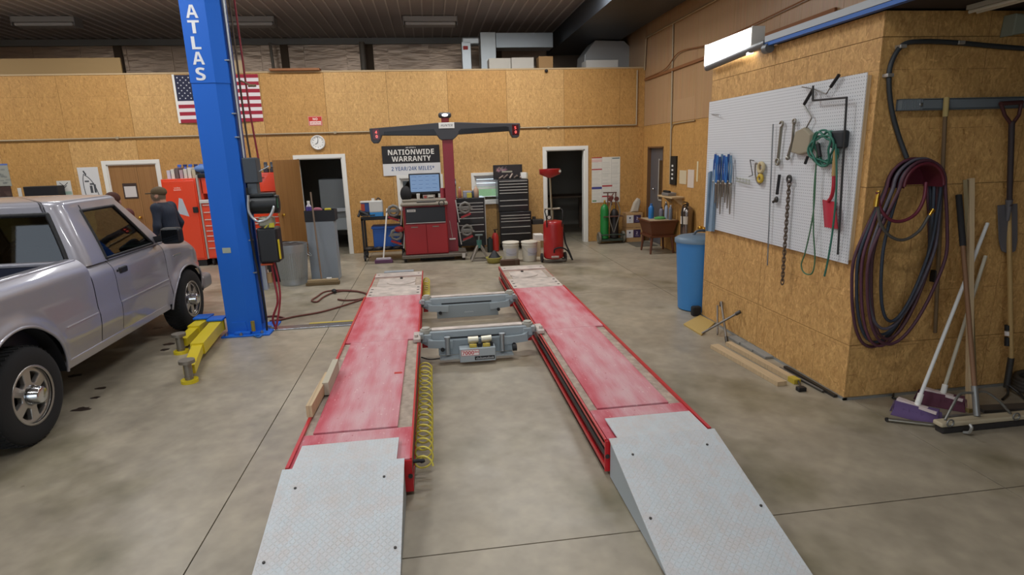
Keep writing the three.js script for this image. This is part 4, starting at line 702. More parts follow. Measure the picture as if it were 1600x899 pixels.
// ------------------------------------------------------------------ right wall fittings
{
  const X = XR - 0.02;
  one('wall_conduit', bent([[4.62, 3.62, ZB + 0.04], [4.62, 4.25, -12.45], [4.62, 4.25, -7.0]], 0.018), mat(0xa38f70, 0.5, 0.3), 'conduit running along the upper right wall panelling', 'conduit');
  one('wall_conduit', bent([[X, 4.25, -11.08], [X, 1.3, -11.0]], 0.016), mat(0xa7997f, 0.5, 0.3), 'upright conduit on the right wall beside the metal door', 'conduit');
  one('wall_cable', [tube([[X, 2.35, -11.0], [X, 2.42, -10.95], [X, 2.44, -10.7], [X, 2.45, -10.0]], 0.01)], mat(0x9c8a6c, 0.6), 'short bent pipe branching off the upright conduit', 'pipe');
  one('wall_batten', [bar([X, 3.42, -12.5], [X, 3.46, -6.5], 0.03, 0.05), tube([[X - 0.02, 3.44, -12.4], [X - 0.02, 3.5, -11.3], [X - 0.02, 3.68, -10.8], [X - 0.02, 3.62, -9.5], [X - 0.02, 3.7, -7]], 0.01)], mat(0x8a5a34, 0.7), 'brown batten and cable crossing the right wall panelling', 'batten');
  one('control_panel', [box(XR - 0.035, XR, 1.3, 1.84, -10.98, -10.72)], mat(0x1a1712, 0.6), 'tall black board with small labels on the right wall', 'board');
  const a = scene.children[scene.children.length - 1];
  for (const y of [1.4, 1.48, 1.56, 1.64]) mesh('tag', box(XR - 0.04, XR - 0.035, y, y + 0.035, -10.9, -10.83), WHITE, a);
  one('paper_sheet', box(XR - 0.006, XR, 1.33, 1.58, -10.6, -10.3), mat(0xcdbd9c, 0.8), 'cream paper on the right wall beside the black board', 'paper');
  one('paper_sheet', box(XR - 0.006, XR, 1.28, 1.6, -10.24, -9.98), mat(0xd2c3b4, 0.8), 'pale paper sheet on the wall above the fire extinguisher', 'paper');
  one('paper_strip', box(XR - 0.006, XR, 1.4, 1.75, -9.88, -9.83), mat(0xd9cda8, 0.8), 'narrow cream strip on the right wall past the papers', 'paper');
  const s = thing('wall_shelf', 'small wooden bracket shelf on the right wall', 'shelf', [XR, 0.95, -10.75]);
  mesh('board', rbox(4.4, XR, 1.07, 1.1, -11.05, -10.35, 0.004), WOODX, s);
  for (const z of [-10.95, -10.45]) mesh('bracket', ext(poly([[0, 0], [0.18, 0.15], [0, 0.15]]), 0.02).rotateY(Math.PI).translate(XR, 0.92, z), WOODX, s);
  const ph = thing('telephone', 'grey and black desk telephone on the bracket shelf', 'telephone', [4.5, 1.1, -10.75]);
  mesh('base', rbox(4.42, 4.6, 1.1, 1.16, -10.9, -10.6, 0.015), mat(0x7a7570, 0.5), ph); mesh('handset', [rbox(4.44, 4.5, 1.16, 1.2, -10.9, -10.62, 0.015)], BLACK, ph); mesh('keypad', rbox(4.52, 4.58, 1.158, 1.166, -10.85, -10.68, 0.003), mat(0xb9b4aa, 0.5), ph);
  // door in the right wall
  const dr = structure('door_3', [box(XR + 0.07, XR + 0.11, 0.01, 2.0, -12.27, -11.45)], mat(0x5c5a5c, 0.5));
  mesh('glass_panel', box(XR + 0.062, XR + 0.07, 0.95, 1.75, -11.78, -11.5), mat(0x3a2c20, 0.15), dr);
  each('panel_frame', [box(XR + 0.058, XR + 0.07, 0.92, 1.78, -11.81, -11.78), box(XR + 0.058, XR + 0.07, 0.92, 0.95, -11.81, -11.48)], mat(0xb9b4a8, 0.5), dr);
  mesh('door_knob', [ball(XR + 0.03, 1.15, -12.0, 0.03), rod([XR + 0.07, 1.15, -12.0], [XR + 0.03, 1.15, -12.0], 0.012)], CHROME, dr);
  structure('trim_5', [box(XR - 0.004, XR + 0.16, 0, 2.03, -12.3, -12.27), box(XR - 0.004, XR + 0.16, 0, 2.03, -11.45, -11.42), box(XR - 0.004, XR + 0.16, 2.0, 2.03, -12.3, -11.42)], mat(0x6b4a2c, 0.7));
  structure('wall_behind_door', box(XR + 0.17, XR + 0.22, 0, 2.2, -12.4, -11.3), mat(0x9c9588, 0.85));
  one('hose_bib', [ball(4.6, 0.62, -9.55, 0.035), rod([XR, 0.62, -9.55], [4.56, 0.62, -9.55], 0.02), ball(4.6, 0.62, -9.42, 0.025)], BRASS, 'brass tap on the wall beside the fire extinguisher', 'tap');
  const e = thing('fire_extinguisher', 'polished steel fire extinguisher hung on the wall by the planter', 'extinguisher', [4.52, 0.38, -9.95]);
  mesh('cylinder', lathe([[0, 0.4], [0.105, 0.4], [0.11, 0.42], [0.11, 0.86], [0.095, 0.93], [0.04, 0.97], [0, 0.97]], 28, [4.53, 0, -9.95]), mat(0x8e8781, 0.22, 0.95), e);
  mesh('label', new THREE.CylinderGeometry(0.1115, 0.1115, 0.14, 28, 1, true, Math.PI, Math.PI).rotateY(-0.3).translate(4.53, 0.72, -9.95), mat(0xcfc6b8, 0.6), e);
  mesh('base_ring', lathe([[0.1, 0.38], [0.113, 0.38], [0.113, 0.42], [0.1, 0.42]], 28, [4.53, 0, -9.95]), BLACK, e);
  mesh('valve', [cyl(4.53, 0.97, 1.02, -9.95, 0.025), bar([4.53, 1.03, -9.95], [4.43, 1.05, -9.9], 0.02, 0.015)], DARKSTEEL, e);
  mesh('hose', tube([[4.5, 1.0, -9.92], [4.42, 0.98, -9.88], [4.40, 0.85, -9.86], [4.41, 0.6, -9.86]], 0.012), BLACK, e);
}

// ------------------------------------------------------------------ tool chests and cabinets
function caster(t, x, z, r = 0.055) { mesh('caster', [new THREE.CylinderGeometry(r, r, 0.03, 16).rotateZ(Math.PI / 2).translate(x, r, z), rbox(x - 0.025, x + 0.025, r, r * 2 + 0.02, z - 0.03, z + 0.03, 0.006)], mat(0x2b2b2c, 0.6), t); }
function toolChest(name, label, x0, x1, y0, y1, zf, depth, m, rowsY, trimM, casters = true) {
  const t = thing(name, label, 'tool chest', [(x0 + x1) / 2, 0, zf - depth / 2]);
  mesh('body', rbox(x0, x1, y0, y1, zf - depth, zf, 0.01), m, t);
  for (let i = 0; i + 1 < rowsY.length; i++) {
    const a = rowsY[i], b = rowsY[i + 1], d = mesh('drawer', rbox(x0 + 0.025, x1 - 0.025, a + 0.004, b - 0.004, zf, zf + 0.012, 0.004), m, t);
    mesh('handle', box(x0 + 0.03, x1 - 0.03, b - 0.022, b - 0.006, zf + 0.012, zf + 0.024), trimM, d);
  }
  if (casters) for (const x of [x0 + 0.06, x1 - 0.06]) for (const z of [zf - 0.06, zf - depth + 0.06]) caster(t, x, z);
  return t;
}
const ALU = mat(0xc3c1ba, 0.35, 0.6), TOOLBLACK = mat(0x17171a, 0.35, 0, { clearcoat: 0.4 });
{ // orange cabinets behind the column
  const zf = -11.95;
  const a = thing('orange_locker', 'orange steel locker cabinet behind the man in the cap', 'cabinet', [-4.77, 0, -12.2]);
  mesh('body', rbox(-5.08, -4.46, 0.12, 1.70, zf - 0.5, zf, 0.012), ORANGE, a);
  mesh('door', rbox(-5.05, -4.49, 0.16, 1.66, zf, zf + 0.015, 0.006), ORANGE, a);
  mesh('latch', rbox(-4.57, -4.48, 1.05, 1.16, zf + 0.012, zf + 0.05, 0.01), BLACK, a);
  mesh('brand_plate', box(-4.88, -4.72, 1.47, 1.56, zf + 0.015, zf + 0.018), print(256, 140, (c, w, h) => { c.fillStyle = '#e8431a'; c.fillRect(0, 0, w, h); scribble(c, 40, 12, 180, 50, '#f2d8cc'); scribble(c, 24, 76, 210, 44, '#f6e6de'); }), a);
  mesh('sticker', ext(poly([[-4.86, 1.05], [-4.66, 0.98], [-4.74, 1.32], [-4.80, 1.34]]), 0.002).translate(0, 0, zf + 0.0155), mat(0xb9bfc8, 0.6), a);
  mesh('plinth', box(-5.06, -4.48, 0, 0.12, zf - 0.48, zf - 0.02), BLACK, a);
  const b = toolChest('orange_tool_chest', 'orange roller tool chest with a hutch behind the blue column', -4.42, -2.99, 0.14, 1.22, zf, 0.55, ORANGE, [0.16, 0.36, 0.5, 0.6, 0.7, 0.8, 0.92, 1.06, 1.2], mat(0xd9c6bc, 0.4));
  mesh('worktop', rbox(-4.44, -2.97, 1.22, 1.285, zf - 0.56, zf + 0.03, 0.01), mat(0xcfcac4, 0.4), b);
  mesh('hutch', [box(-4.42, -2.99, 1.29, 1.76, zf - 0.5, zf - 0.44), box(-4.42, -4.38, 1.29, 1.76, zf - 0.5, zf - 0.06), box(-3.03, -2.99, 1.29, 1.76, zf - 0.5, zf - 0.06), box(-4.42, -2.99, 1.72, 1.76, zf - 0.5, zf - 0.06)], ORANGE, b);
  for (const [x0, x1] of [[-4.4, -3.72], [-3.7, -3.02]]) { const d = mesh('hutch_door', rbox(x0, x1, 1.4, 1.72, zf - 0.08, zf - 0.06, 0.005), ORANGE, b); mesh('handle', box(x0 + 0.2, x1 - 0.2, 1.66, 1.68, zf - 0.06, zf - 0.045), mat(0x8e3218, 0.5), d); }
  each('corner_trim', [box(-2.995, -2.97, 0.14, 1.76, zf - 0.08, zf - 0.02), box(-4.45, -4.42, 0.14, 1.76, zf - 0.08, zf + 0.0)], mat(0xb9b2aa, 0.4, 0.4), b);
  // things on top
  const bookCols = ['#c9c2cc', '#d6d0c4', '#6a5a58', '#b39aa0', '#cfc9bd', '#d8d2c6', '#c2b79a'];
  for (let i = 0; i < 7; i++) { const x = -4.98 + i * 0.075; one('manual_binder', rbox(x, x + 0.06, 1.70, 1.86 + 0.02 * (i % 3), -12.28, -12.02, 0.004), mat(bookCols[i], 0.7), ['white binder standing on the orange locker beside the dark cap end', 'cream binder on the orange locker next to the white one', 'dark brown binder among pale ones on the orange locker', 'pinkish binder on the orange locker beside the brown binder', 'pale grey binder in the middle of the orange locker top', 'ivory binder on the orange locker beside the blue bag', 'tan binder last in the row before the blue bag'][i], 'binder', 'binders on the orange locker'); }
  for (let i = 0; i < 5; i++) { const x = -4.86 + i * 0.1; const t = local('spray_bottle', 'blue spray bottle standing behind the binders on the orange locker', 'bottle', [x, 1.70, -12.36], 0, 'blue bottles on the orange locker'); mesh('body', lathe([[0, 0], [0.035, 0], [0.038, 0.02], [0.038, 0.16], [0.016, 0.2], [0.016, 0.22], [0, 0.22]], 16), mat(0x2f55b4, 0.4), t); mesh('trigger', [rbox(-0.04, 0.03, 0.22, 0.26, -0.012, 0.012, 0.005), bar([-0.03, 0.22, 0], [-0.045, 0.18, 0], 0.01, 0.01)], i % 2 ? mat(0x1d2f66, 0.4) : mat(0x3a66c4, 0.4), t); }
  one('blue_bag', ball(-4.34, 1.87, -12.1, 0.13, 1.3, 0.62, 0.8), mat(0x5f82bb, 0.7), 'pale blue cloth bag resting over the chest edge', 'bag');
  one('black_case', rbox(-4.45, -4.26, 1.70, 1.785, -12.3, -11.98, 0.02), BLACK, 'low black case below the blue cloth bag', 'case');
  one('maroon_box', [rbox(-3.68, -3.42, 1.76, 1.98, -12.4, -12.1, 0.01)], mat(0x6b1f28, 0.6), 'maroon tool box on top of the orange chest', 'box');
  for (const [i, x] of [[0, -3.2], [1, -3.08]]) { const r = local('charger', i ? 'dark radio charger nearest the brown door on the orange chest' : 'dark grey radio charger on the orange chest beside the maroon box', 'charger', [x, 1.76, -12.15]); mesh('base', rbox(-0.045, 0.045, 0, 0.08, -0.05, 0.05, 0.012), mat(0x2c3038, 0.5), r); mesh('handset', rbox(-0.032, 0.032, 0.08, 0.2, -0.02, 0.02, 0.012), mat(0x3d434c, 0.45), r); mesh('face', rbox(-0.022, 0.022, 0.1, 0.15, 0.02, 0.024, 0.002), mat(0x596068, 0.4), r); }
  one('tool_pile', [ball(-3.25, 0.2, -11.78, 0.09, 1.6, 0.6, 0.7), ball(-3.12, 0.22, -11.8, 0.07, 1.3, 0.7, 0.7), rod([-3.38, 0.24, -11.76], [-3.08, 0.28, -11.78], 0.018)], BLACK, 'black bundle of leather straps lying below the orange drawers', 'bundle').position.y += 0.0;
  one('grey_carton', rbox(-3.3, -2.98, 0.02, 0.16, -11.9, -11.6, 0.008), mat(0x8c8478, 0.7), 'grey carton under the black bundle by the orange chest', 'box');
}
{ // galvanised bin, black bin behind, grey stand with black top, flat box
  const [x, z] = [-2.33, -9.72];
  const t = thing('galvanised_bin', 'ribbed galvanised steel trash can with a green sticker', 'trash can', [x, 0, z]);
  const prof = [[0, 0.01], [0.205, 0.01], [0.21, 0], [0.215, 0.03], [0.205, 0.05], [0.213, 0.08], [0.208, 0.1], [0.25, 0.54], [0.258, 0.56], [0.25, 0.58], [0.26, 0.61], [0.252, 0.635], [0.262, 0.665], [0.25, 0.665], [0.2, 0.1], [0, 0.09]];
  mesh('can', lathe(prof, 64, [x, 0, z]), GALV, t);
  for (let i = 0; i < 44; i++) { const a = i / 44 * Math.PI * 2, p = (r, y) => [x + r * Math.cos(a), y, z + r * Math.sin(a)]; mesh('rib', rod(p(0.209, 0.105), p(0.2495, 0.535), 0.006, 0.006, 5), GALV, t); }
  mesh('sticker', new THREE.CylinderGeometry(0.2635, 0.2595, 0.08, 10, 1, true, -0.9, 0.5).translate(x, 0.59, z), mat(0x4fae58, 0.6), t);
  for (const s of [-1, 1]) mesh('handle', tube([[x + s * 0.255, 0.5, z - 0.07], [x + s * 0.3, 0.46, z - 0.05], [x + s * 0.3, 0.46, z + 0.05], [x + s * 0.255, 0.5, z + 0.07]], 0.008), GALV, t);
  mesh('refuse', [0, 1, 2, 3, 4, 5].map((i) => ball(x + 0.13 * Math.cos(i), 0.63, z + 0.13 * Math.sin(i), 0.09, 1, 0.5, 1)), mat(0x3a3330, 0.9), t);
  one('black_bin', lathe([[0, 0.01], [0.2, 0], [0.24, 0.6], [0.255, 0.62], [0.235, 0.62], [0.19, 0.04], [0, 0.04]], 32, [-2.62, 0, -10.15]), mat(0x1f2022, 0.6), 'black plastic trash can behind the galvanised one', 'trash can');
  const c = thing('steel_cabinet', 'low grey and beige cabinet beyond the black trash can', 'cabinet', [-3.14, 0, -10.4]);
  mesh('lower', box(-3.34, -2.94, 0.12, 0.42, -10.6, -10.25), mat(0x3c3a34, 0.6), c); mesh('rail', box(-3.35, -2.93, 0.42, 0.44, -10.6, -10.24), ALU, c); mesh('upper', box(-3.34, -2.94, 0.44, 0.66, -10.6, -10.25), mat(0x9a917c, 0.7), c); mesh('plinth', box(-3.28, -3.0, 0, 0.12, -10.55, -10.3), BLACK, c);
  const s = thing('grey_stand', 'tall grey pedestal with a black open top tray', 'stand', [-1.87, 0, -9.95]);
  mesh('panel', rbox(-2.085, -1.635, 0, 0.99, -10.13, -9.86, 0.006), mat(0x8e979e, 0.45), s);
  mesh('tray', [box(-2.09, -1.61, 0.99, 1.0, -10.14, -9.85), box(-2.09, -1.61, 1.0, 1.17, -9.86, -9.85), box(-2.09, -1.61, 1.0, 1.17, -10.14, -10.13), box(-2.09, -2.08, 1.0, 1.17, -10.13, -9.86), box(-1.62, -1.61, 1.0, 1.17, -10.13, -9.86)], mat(0x24262a, 0.55), s);
  const bt = local('cleaner_bottle', 'white and purple cleaner bottle in the tray of the grey pedestal', 'bottle', [-2.03, 1.0, -9.98]);
  mesh('body', lathe([[0, 0], [0.045, 0], [0.047, 0.02], [0.045, 0.22], [0.02, 0.27], [0, 0.27]], 20), mat(0xd8d4de, 0.4), bt); mesh('label', lathe([[0.0475, 0.16], [0.047, 0.23]], 20), mat(0x5a4a9c, 0.5), bt); mesh('cap', lathe([[0.021, 0.27], [0.022, 0.32], [0, 0.32]], 16), WHITE, bt);
  one('pink_rag', ball(-1.9, 1.17, -9.97, 0.07, 1.2, 0.6, 0.8), mat(0x9a5a68, 0.9), 'crumpled pink rag in the tray of the grey pedestal', 'rag');
  one('yellow_sponge', rbox(-1.78, -1.68, 1.13, 1.19, -10.0, -9.94, 0.01), mat(0xd9c63a, 0.8), 'small yellow sponge in the tray of the grey pedestal', 'sponge');
  const pb = thing('push_broom', 'wooden push broom leaning against the grey pedestal', 'broom', [-1.85, 0, -9.5]);
  mesh('handle', rod([-1.86, 0.06, -9.52], [-1.95, 1.47, -9.84], 0.0135), mat(0x7e6a58, 0.6), pb);
  mesh('block', rbox(-2.08, -1.6, 0.045, 0.09, -9.56, -9.48, 0.01), mat(0xa08a66, 0.7), pb); mesh('bristles', rbox(-2.1, -1.58, 0, 0.05, -9.57, -9.45, 0.005), mat(0x6e5c40, 0.9), pb);
  mesh('socket', rbox(-1.78, -1.72 + 0.02, 0.09, 0.11, -9.54, -9.5, 0.004), WHITE, pb);
}
{ // appliance in the back room
  const t = thing('white_appliance', 'pale grey appliance standing in the dark back room', 'appliance', [-1.98, 0, -13.6]);
  mesh('body', rbox(-2.45, -1.70, 0.42, 1.55, -13.9, -13.3, 0.02), mat(0x9fa6a8, 0.5), t); mesh('shelf', rbox(-2.2, -1.7, 0.84, 0.92, -13.3, -13.2, 0.01), mat(0xb8bcbe, 0.5), t); mesh('legs', [box(-2.43, -2.38, 0, 0.42, -13.38, -13.32), box(-1.77, -1.72, 0, 0.42, -13.38, -13.32)], BLACK, t);
  const u = thing('work_table', 'wooden table standing in the dark doorway by the red oil drain', 'table', [3.25, 0, -14.6]);
  mesh('top', rbox(2.7, 3.9, 0.86, 0.9, -15.0, -14.2, 0.005), mat(0x6d5a48, 0.7), u); each('leg', [[2.76, -14.26], [3.84, -14.26], [2.76, -14.94], [3.84, -14.94]].map(([x, z]) => rbox(x - 0.04, x + 0.04, 0, 0.86, z - 0.04, z + 0.04, 0.004)), mat(0x7d6a58, 0.7), u);
}
{ // bench cart with its load
  const t = thing('bench_cart', 'black steel bench cart with two shelves beside the alignment console', 'cart', [-1.0, 0, -11.7]);
  mesh('top_shelf', [box(-1.4, -0.62, 0.80, 0.83, -11.95, -11.5), box(-1.4, -0.62, 0.83, 0.87, -11.52, -11.5)], BLACK, t);
  mesh('bottom_shelf', box(-1.4, -0.62, 0.2, 0.23, -11.95, -11.5), BLACK, t);
  each('leg', [[-1.38, -11.52], [-0.64, -11.52], [-1.38, -11.93], [-0.64, -11.93]].map(([x, z]) => box(x - 0.02, x + 0.02, 0.1, 0.83, z - 0.02, z + 0.02)), mat(0x1e1c1b, 0.5), t);
  for (const [x, z] of [[-1.38, -11.52], [-0.64, -11.52], [-1.38, -11.93], [-0.64, -11.93]]) caster(t, x, z, 0.05);
  const j = local('plastic_jug', 'translucent white jug with blue fluid on the bench cart', 'jug', [-1.1, 0.83, -11.65]);
  mesh('body', rbox(-0.13, 0.13, 0.1, 0.34, -0.08, 0.08, 0.03, 3), mat(0xcbc9c2, 0.4), j); mesh('fluid', rbox(-0.128, 0.128, 0.005, 0.12, -0.078, 0.078, 0.02), mat(0x2f86c4, 0.3), j); mesh('cap', cyl(-0.05, 0.34, 0.38, 0, 0.03), WHITE, j); mesh('handle', tube([[0.0, 0.33, 0], [0.05, 0.38, 0], [0.1, 0.34, 0]], 0.014), mat(0x4a3a30, 0.5), j);
  const k = local('stacked_tin', 'red and blue cleaner carton on the bench cart beside the jug', 'carton', [-1.3, 0.87, -11.7]);
  mesh('carton', rbox(-0.09, 0.09, 0.08, 0.26, -0.06, 0.06, 0.006), mat(0x2f4f8e, 0.5), k); mesh('front', box(-0.09, -0.02, 0.1, 0.24, 0.06, 0.063), mat(0xb0452e, 0.5), k); mesh('lid', rbox(-0.1, 0.07, 0.26, 0.29, -0.06, 0.07, 0.005), WHITE, k); mesh('pad', rbox(-0.11, 0.1, 0, 0.08, -0.07, 0.07, 0.01), BLACK, k);
  one('air_gun', [rod([-1.42, 0.98, -11.55], [-1.25, 0.9, -11.5], 0.03), rod([-1.4, 0.97, -11.55], [-1.44, 0.88, -11.5], 0.025), rod([-1.36, 0.89, -11.48], [-1.12, 0.9, -11.48], 0.012)], BLACK, 'black impact gun at the end of the bench cart', 'tool');
  one('blue_tub', [rbox(-1.2, -0.66, 0.24, 0.66, -11.9, -11.55, 0.03, 3), rbox(-1.22, -0.64, 0.62, 0.67, -11.92, -11.53, 0.01)], mat(0x2459a8, 0.5), 'blue plastic tub on the lower part of the bench cart', 'tub');
  for (let i = 0; i < 4; i++) one('small_part', [new THREE.TorusGeometry(0.06, 0.022, 8, 18).rotateX(Math.PI / 2).translate(-1.28 + i * 0.18, 0.255, -11.48 + 0.02), cyl(-1.28 + i * 0.18, 0.232, 0.25, -11.46, 0.05)], mat(0x3a3532, 0.5, 0.4), 'dark ring shaped part on the bench cart bottom shelf', 'part', 'dark parts on the bottom shelf');
  const b = thing('floor_broom', 'white-handled broom standing in front of the bench cart', 'broom', [-1.02, 0, -11.2]);
  mesh('handle', rod([-1.0, 0.1, -11.22], [-0.88, 1.02, -11.44], 0.015), WHITE, b); mesh('head', rbox(-1.14, -0.86, 0.06, 0.1, -11.26, -11.2, 0.008), mat(0xd0c8cc, 0.5), b); mesh('bristles', rbox(-1.17, -0.83, 0, 0.065, -11.28, -11.17, 0.01), mat(0x6d4a66, 0.9), b);
}
{ // alignment console
  const z = -11.1, t = thing('alignment_console', 'red wheel alignment console with a monitor on a wheeled base', 'console', [-0.15, 0, -11.35]);
  mesh('base', rbox(-0.64, 0.6, 0.08, 0.14, z - 0.62, z + 0.06, 0.01), mat(0x6d655a, 0.5, 0.2), t);
  mesh('skid', box(-0.3, 0.35, 0.02, 0.08, z - 0.5, z - 0.1), BLACK, t);
  for (const [x, zz] of [[0.53, z], [-0.58, z - 0.55], [0.53, z - 0.55], [-0.58, z - 0.05]]) mesh('wheel', new THREE.CylinderGeometry(0.06, 0.06, 0.05, 18).rotateZ(Math.PI / 2).translate(x, 0.06, zz), mat(0x24211f, 0.6), t);
  mesh('wheel_tag', box(0.5, 0.56, 0.05, 0.14, z + 0.06, z + 0.063), mat(0xbfb9b0, 0.6), t);
  mesh('cabinet', rbox(-0.57, 0.25, 0.14, 1.08, z - 0.5, z - 0.01, 0.012), REDDK, t);
  for (const [a, b] of [[-0.555, -0.155], [-0.148, 0.235]]) { const d = mesh('door', rbox(a, b, 0.16, 0.72, z - 0.01, z + 0.008, 0.005), mat(0xa31f24, 0.42), t); mesh('handle', rbox(lerp(a, b, 0.3), lerp(a, b, 0.62), 0.665, 0.685, z + 0.006, z + 0.02, 0.004), mat(0x8d8478, 0.4, 0.5), d); }
  const dr = mesh('drawer', rbox(-0.52, 0.22, 0.76, 1.04, z - 0.01, z + 0.02, 0.008), mat(0x1e2024, 0.35), t);
  mesh('trim', box(-0.52, 0.22, 0.745, 0.758, z - 0.01, z + 0.022), ALU, dr); mesh('brand_plate', box(-0.49, -0.33, 0.965, 1.01, z + 0.02, z + 0.023), print(200, 64, (c, w, h) => { c.fillStyle = '#d9d5d0'; c.fillRect(0, 0, w, h); txt(c, 'HUNTER', 100, 34, 40, '#4a4a4c', 'sans-serif', 'bold', 'center', 150); }), dr);
  mesh('keyboard_shelf', [rbox(-0.6, 0.28, 1.08, 1.13, z - 0.55, z + 0.12, 0.02), rbox(-0.58, 0.26, 1.13, 1.18, z - 0.5, z - 0.2, 0.02)], mat(0x8a8172, 0.5), t);
  mesh('keyboard', rbox(-0.3, 0.06, 1.135, 1.155, z - 0.12, z + 0.06, 0.005), mat(0x4a463f, 0.5), t);
  mesh('mouse_hook', new THREE.TorusGeometry(0.05, 0.008, 6, 20).translate(0.16, 1.115, z + 0.125), BLACK, t);
  mesh('monitor_stand', rbox(-0.2, -0.06, 1.15, 1.34, z - 0.4, z - 0.32, 0.01), BLACK, t);
  const mo = mesh('monitor', rbox(-0.43, 0.17, 1.27, 1.66, z - 0.36, z - 0.31, 0.012), mat(0x15161a, 0.4), t);
  mesh('screen', new THREE.PlaneGeometry(0.55, 0.32).translate(-0.13, 1.475, z - 0.3085), new THREE.MeshPhysicalMaterial({ color: 0x101010, roughness: 0.3, emissive: 0xffffff, emissiveIntensity: 0.55, emissiveMap: canvasTex(512, 300, (c, w, h) => { c.fillStyle = '#86a6cf'; c.fillRect(0, 0, w, h); for (let r = 0; r < 4; r++) for (let k = 0; k < 4; k++) { c.fillStyle = '#5d7dab'; c.fillRect(30 + k * 120, 30 + r * 68, 88 * rr(0.6, 1), 9); c.fillStyle = '#9db8da'; c.fillRect(30 + k * 120, 46 + r * 68, 80 * rr(0.5, 1), 6); } }) }), mo);
  mesh('camera_bag', ball(-0.5, 1.28, z - 0.34, 0.14, 0.8, 1.1, 0.8), mat(0x1b1a1a, 0.8), t);
  // column with camera beam
  mesh('column', rbox(0.245, 0.445, 0.14, 2.34, z - 0.32, z - 0.2, 0.01), mat(0x8a2a34, 0.4), t);
  mesh('column_hook', [rod([0.3, 0.75, z - 0.17], [0.34, 0.42, z - 0.17], 0.005), rbox(0.28, 0.4, 0.38, 0.405, z - 0.2, z - 0.14, 0.004)], ALU, t);
  const Q = (px, py) => { const q = onZ(px, py, z - 0.2); return [q[0], q[1]]; };
  const BEAM = mat(0x3b3a3d, 0.38);
  mesh('camera_beam', ext(poly([Q(577, 201), Q(640, 196), Q(683, 192), Q(712, 191), Q(760, 192.5), Q(812, 192.5), Q(813, 198), Q(811, 213), Q(808, 215.5), Q(801, 215.5), Q(798, 211), Q(796, 205), Q(716, 210.5), Q(712, 215), Q(708, 218.5), Q(690, 219), Q(686, 216.5), Q(683, 212), Q(597, 212), Q(594, 220), Q(591, 224), Q(584, 224.5), Q(580, 220), Q(578, 208)]), 0.14, 0.012).translate(0, 0, z - 0.32), BEAM, t);
  mesh('beam_groove', [ext(poly([Q(600, 206), Q(640, 203.5), Q(678, 202), Q(682, 208.5), Q(682, 211), Q(600, 211)]), 0.006).translate(0, 0, z - 0.182), ext(poly([Q(716, 206), Q(720, 201.5), Q(790, 197.5), Q(795, 199), Q(795, 204), Q(717, 209)]), 0.006).translate(0, 0, z - 0.182)], mat(0x121215, 0.3), t);
  const np = [Q(685, 192), Q(710, 200.5)]; mesh('name_plate', rbox(np[0][0], np[1][0], np[1][1], np[0][1], z - 0.185, z - 0.174, 0.005), print(256, 90, (c, w, h) => { c.fillStyle = '#e4e2dc'; c.fillRect(0, 0, w, h); txt(c, 'HUNTER', 128, 44, 50, '#6a6a6c', 'sans-serif', 'italic bold', 'center', 200); }), t);
  for (const [x, y, dig] of [[588, 210, '40'], [805, 203, '50']]) { const p = Q(x, y); mesh('digit_display', rbox(p[0] - 0.062, p[0] + 0.062, p[1] - 0.095, p[1] + 0.095, z - 0.184, z - 0.176, 0.004), new THREE.MeshPhysicalMaterial({ color: 0x1a0406, roughness: 0.2, emissive: 0xffffff, emissiveIntensity: 1.6, emissiveMap: canvasTex(80, 128, (c, w, h) => { c.fillStyle = '#2a0206'; c.fillRect(0, 0, w, h); c.save(); c.translate(0, 0); txt(c, dig[0], 40, 40, 50, '#ff5a52'); txt(c, dig[1], 44, 92, 50, '#ff6a60'); c.restore(); }) }), t); }
  const cp = Q(695, 180); mesh('camera_pod', [rbox(cp[0] - 0.12, cp[0] + 0.12, cp[1] - 0.05, cp[1] + 0.05, z - 0.3, z - 0.18, 0.04, 3)], BEAM, t); mesh('pod_lamp', ball(cp[0], cp[1], z - 0.175, 0.045, 1.3, 0.6, 0.3), new THREE.MeshPhysicalMaterial({ color: 0xffffff, emissive: 0xffffff, emissiveIntensity: 1.5 }), t); mesh('pod_neck', rbox(cp[0] - 0.07, cp[0] + 0.07, cp[1] - 0.13, cp[1] - 0.04, z - 0.28, z - 0.22, 0.01), mat(0x9a2226, 0.4), t);
  // wheel clamps hanging at the sides
  const clampAt = (x, y, s) => {
    const k = thing('wheel_clamp', s < 0 ? (y > 0.8 ? 'upper wheel sensor clamp on the cart side of the console' : 'lower wheel sensor clamp on the cart side of the console') : (y > 0.8 ? 'upper wheel sensor clamp beside the black tool chest' : 'lower wheel sensor clamp beside the black tool chest'), 'wheel clamp', [x, y - 0.15, z]);
    mesh('bracket', [rod([x - s * 0.02, y - 0.22, z], [x - s * 0.07, y + 0.2, z - 0.05], 0.012)], ALU, k);
    mesh('target_head', [new THREE.TorusGeometry(0.095, 0.03, 8, 8).translate(x + s * 0.1, y + 0.05, z), rbox(x + s * 0.02, x + s * 0.18, y + 0.02, y + 0.08, z - 0.03, z + 0.03, 0.01)], mat(0x77746e, 0.5, 0.3), k);
    mesh('lower_arm', bar([x + s * 0.02, y - 0.13, z], [x + s * 0.2, y - 0.06, z + 0.04], 0.05, 0.035), mat(0x9a2229, 0.45), k);
    mesh('claw', [bar([x + s * 0.16, y + 0.06, z], [x + s * 0.24, y + 0.03, z + 0.02], 0.025, 0.025), rod([x, y - 0.16, z], [x + s * 0.17, y - 0.09, z + 0.03], 0.01)], mat(0x8f8b84, 0.4, 0.7), k);
    if (s < 0 && y < 0.8) mesh('red_cap', ball(x + s * 0.04, y + 0.15, z, 0.085, 1.1, 0.7, 0.6), mat(0x9a2229, 0.45), k);
  };
  clampAt(-0.64, 0.95, -1); clampAt(-0.62, 0.50, -1); clampAt(0.5, 0.95, 1); clampAt(0.52, 0.52, 1);
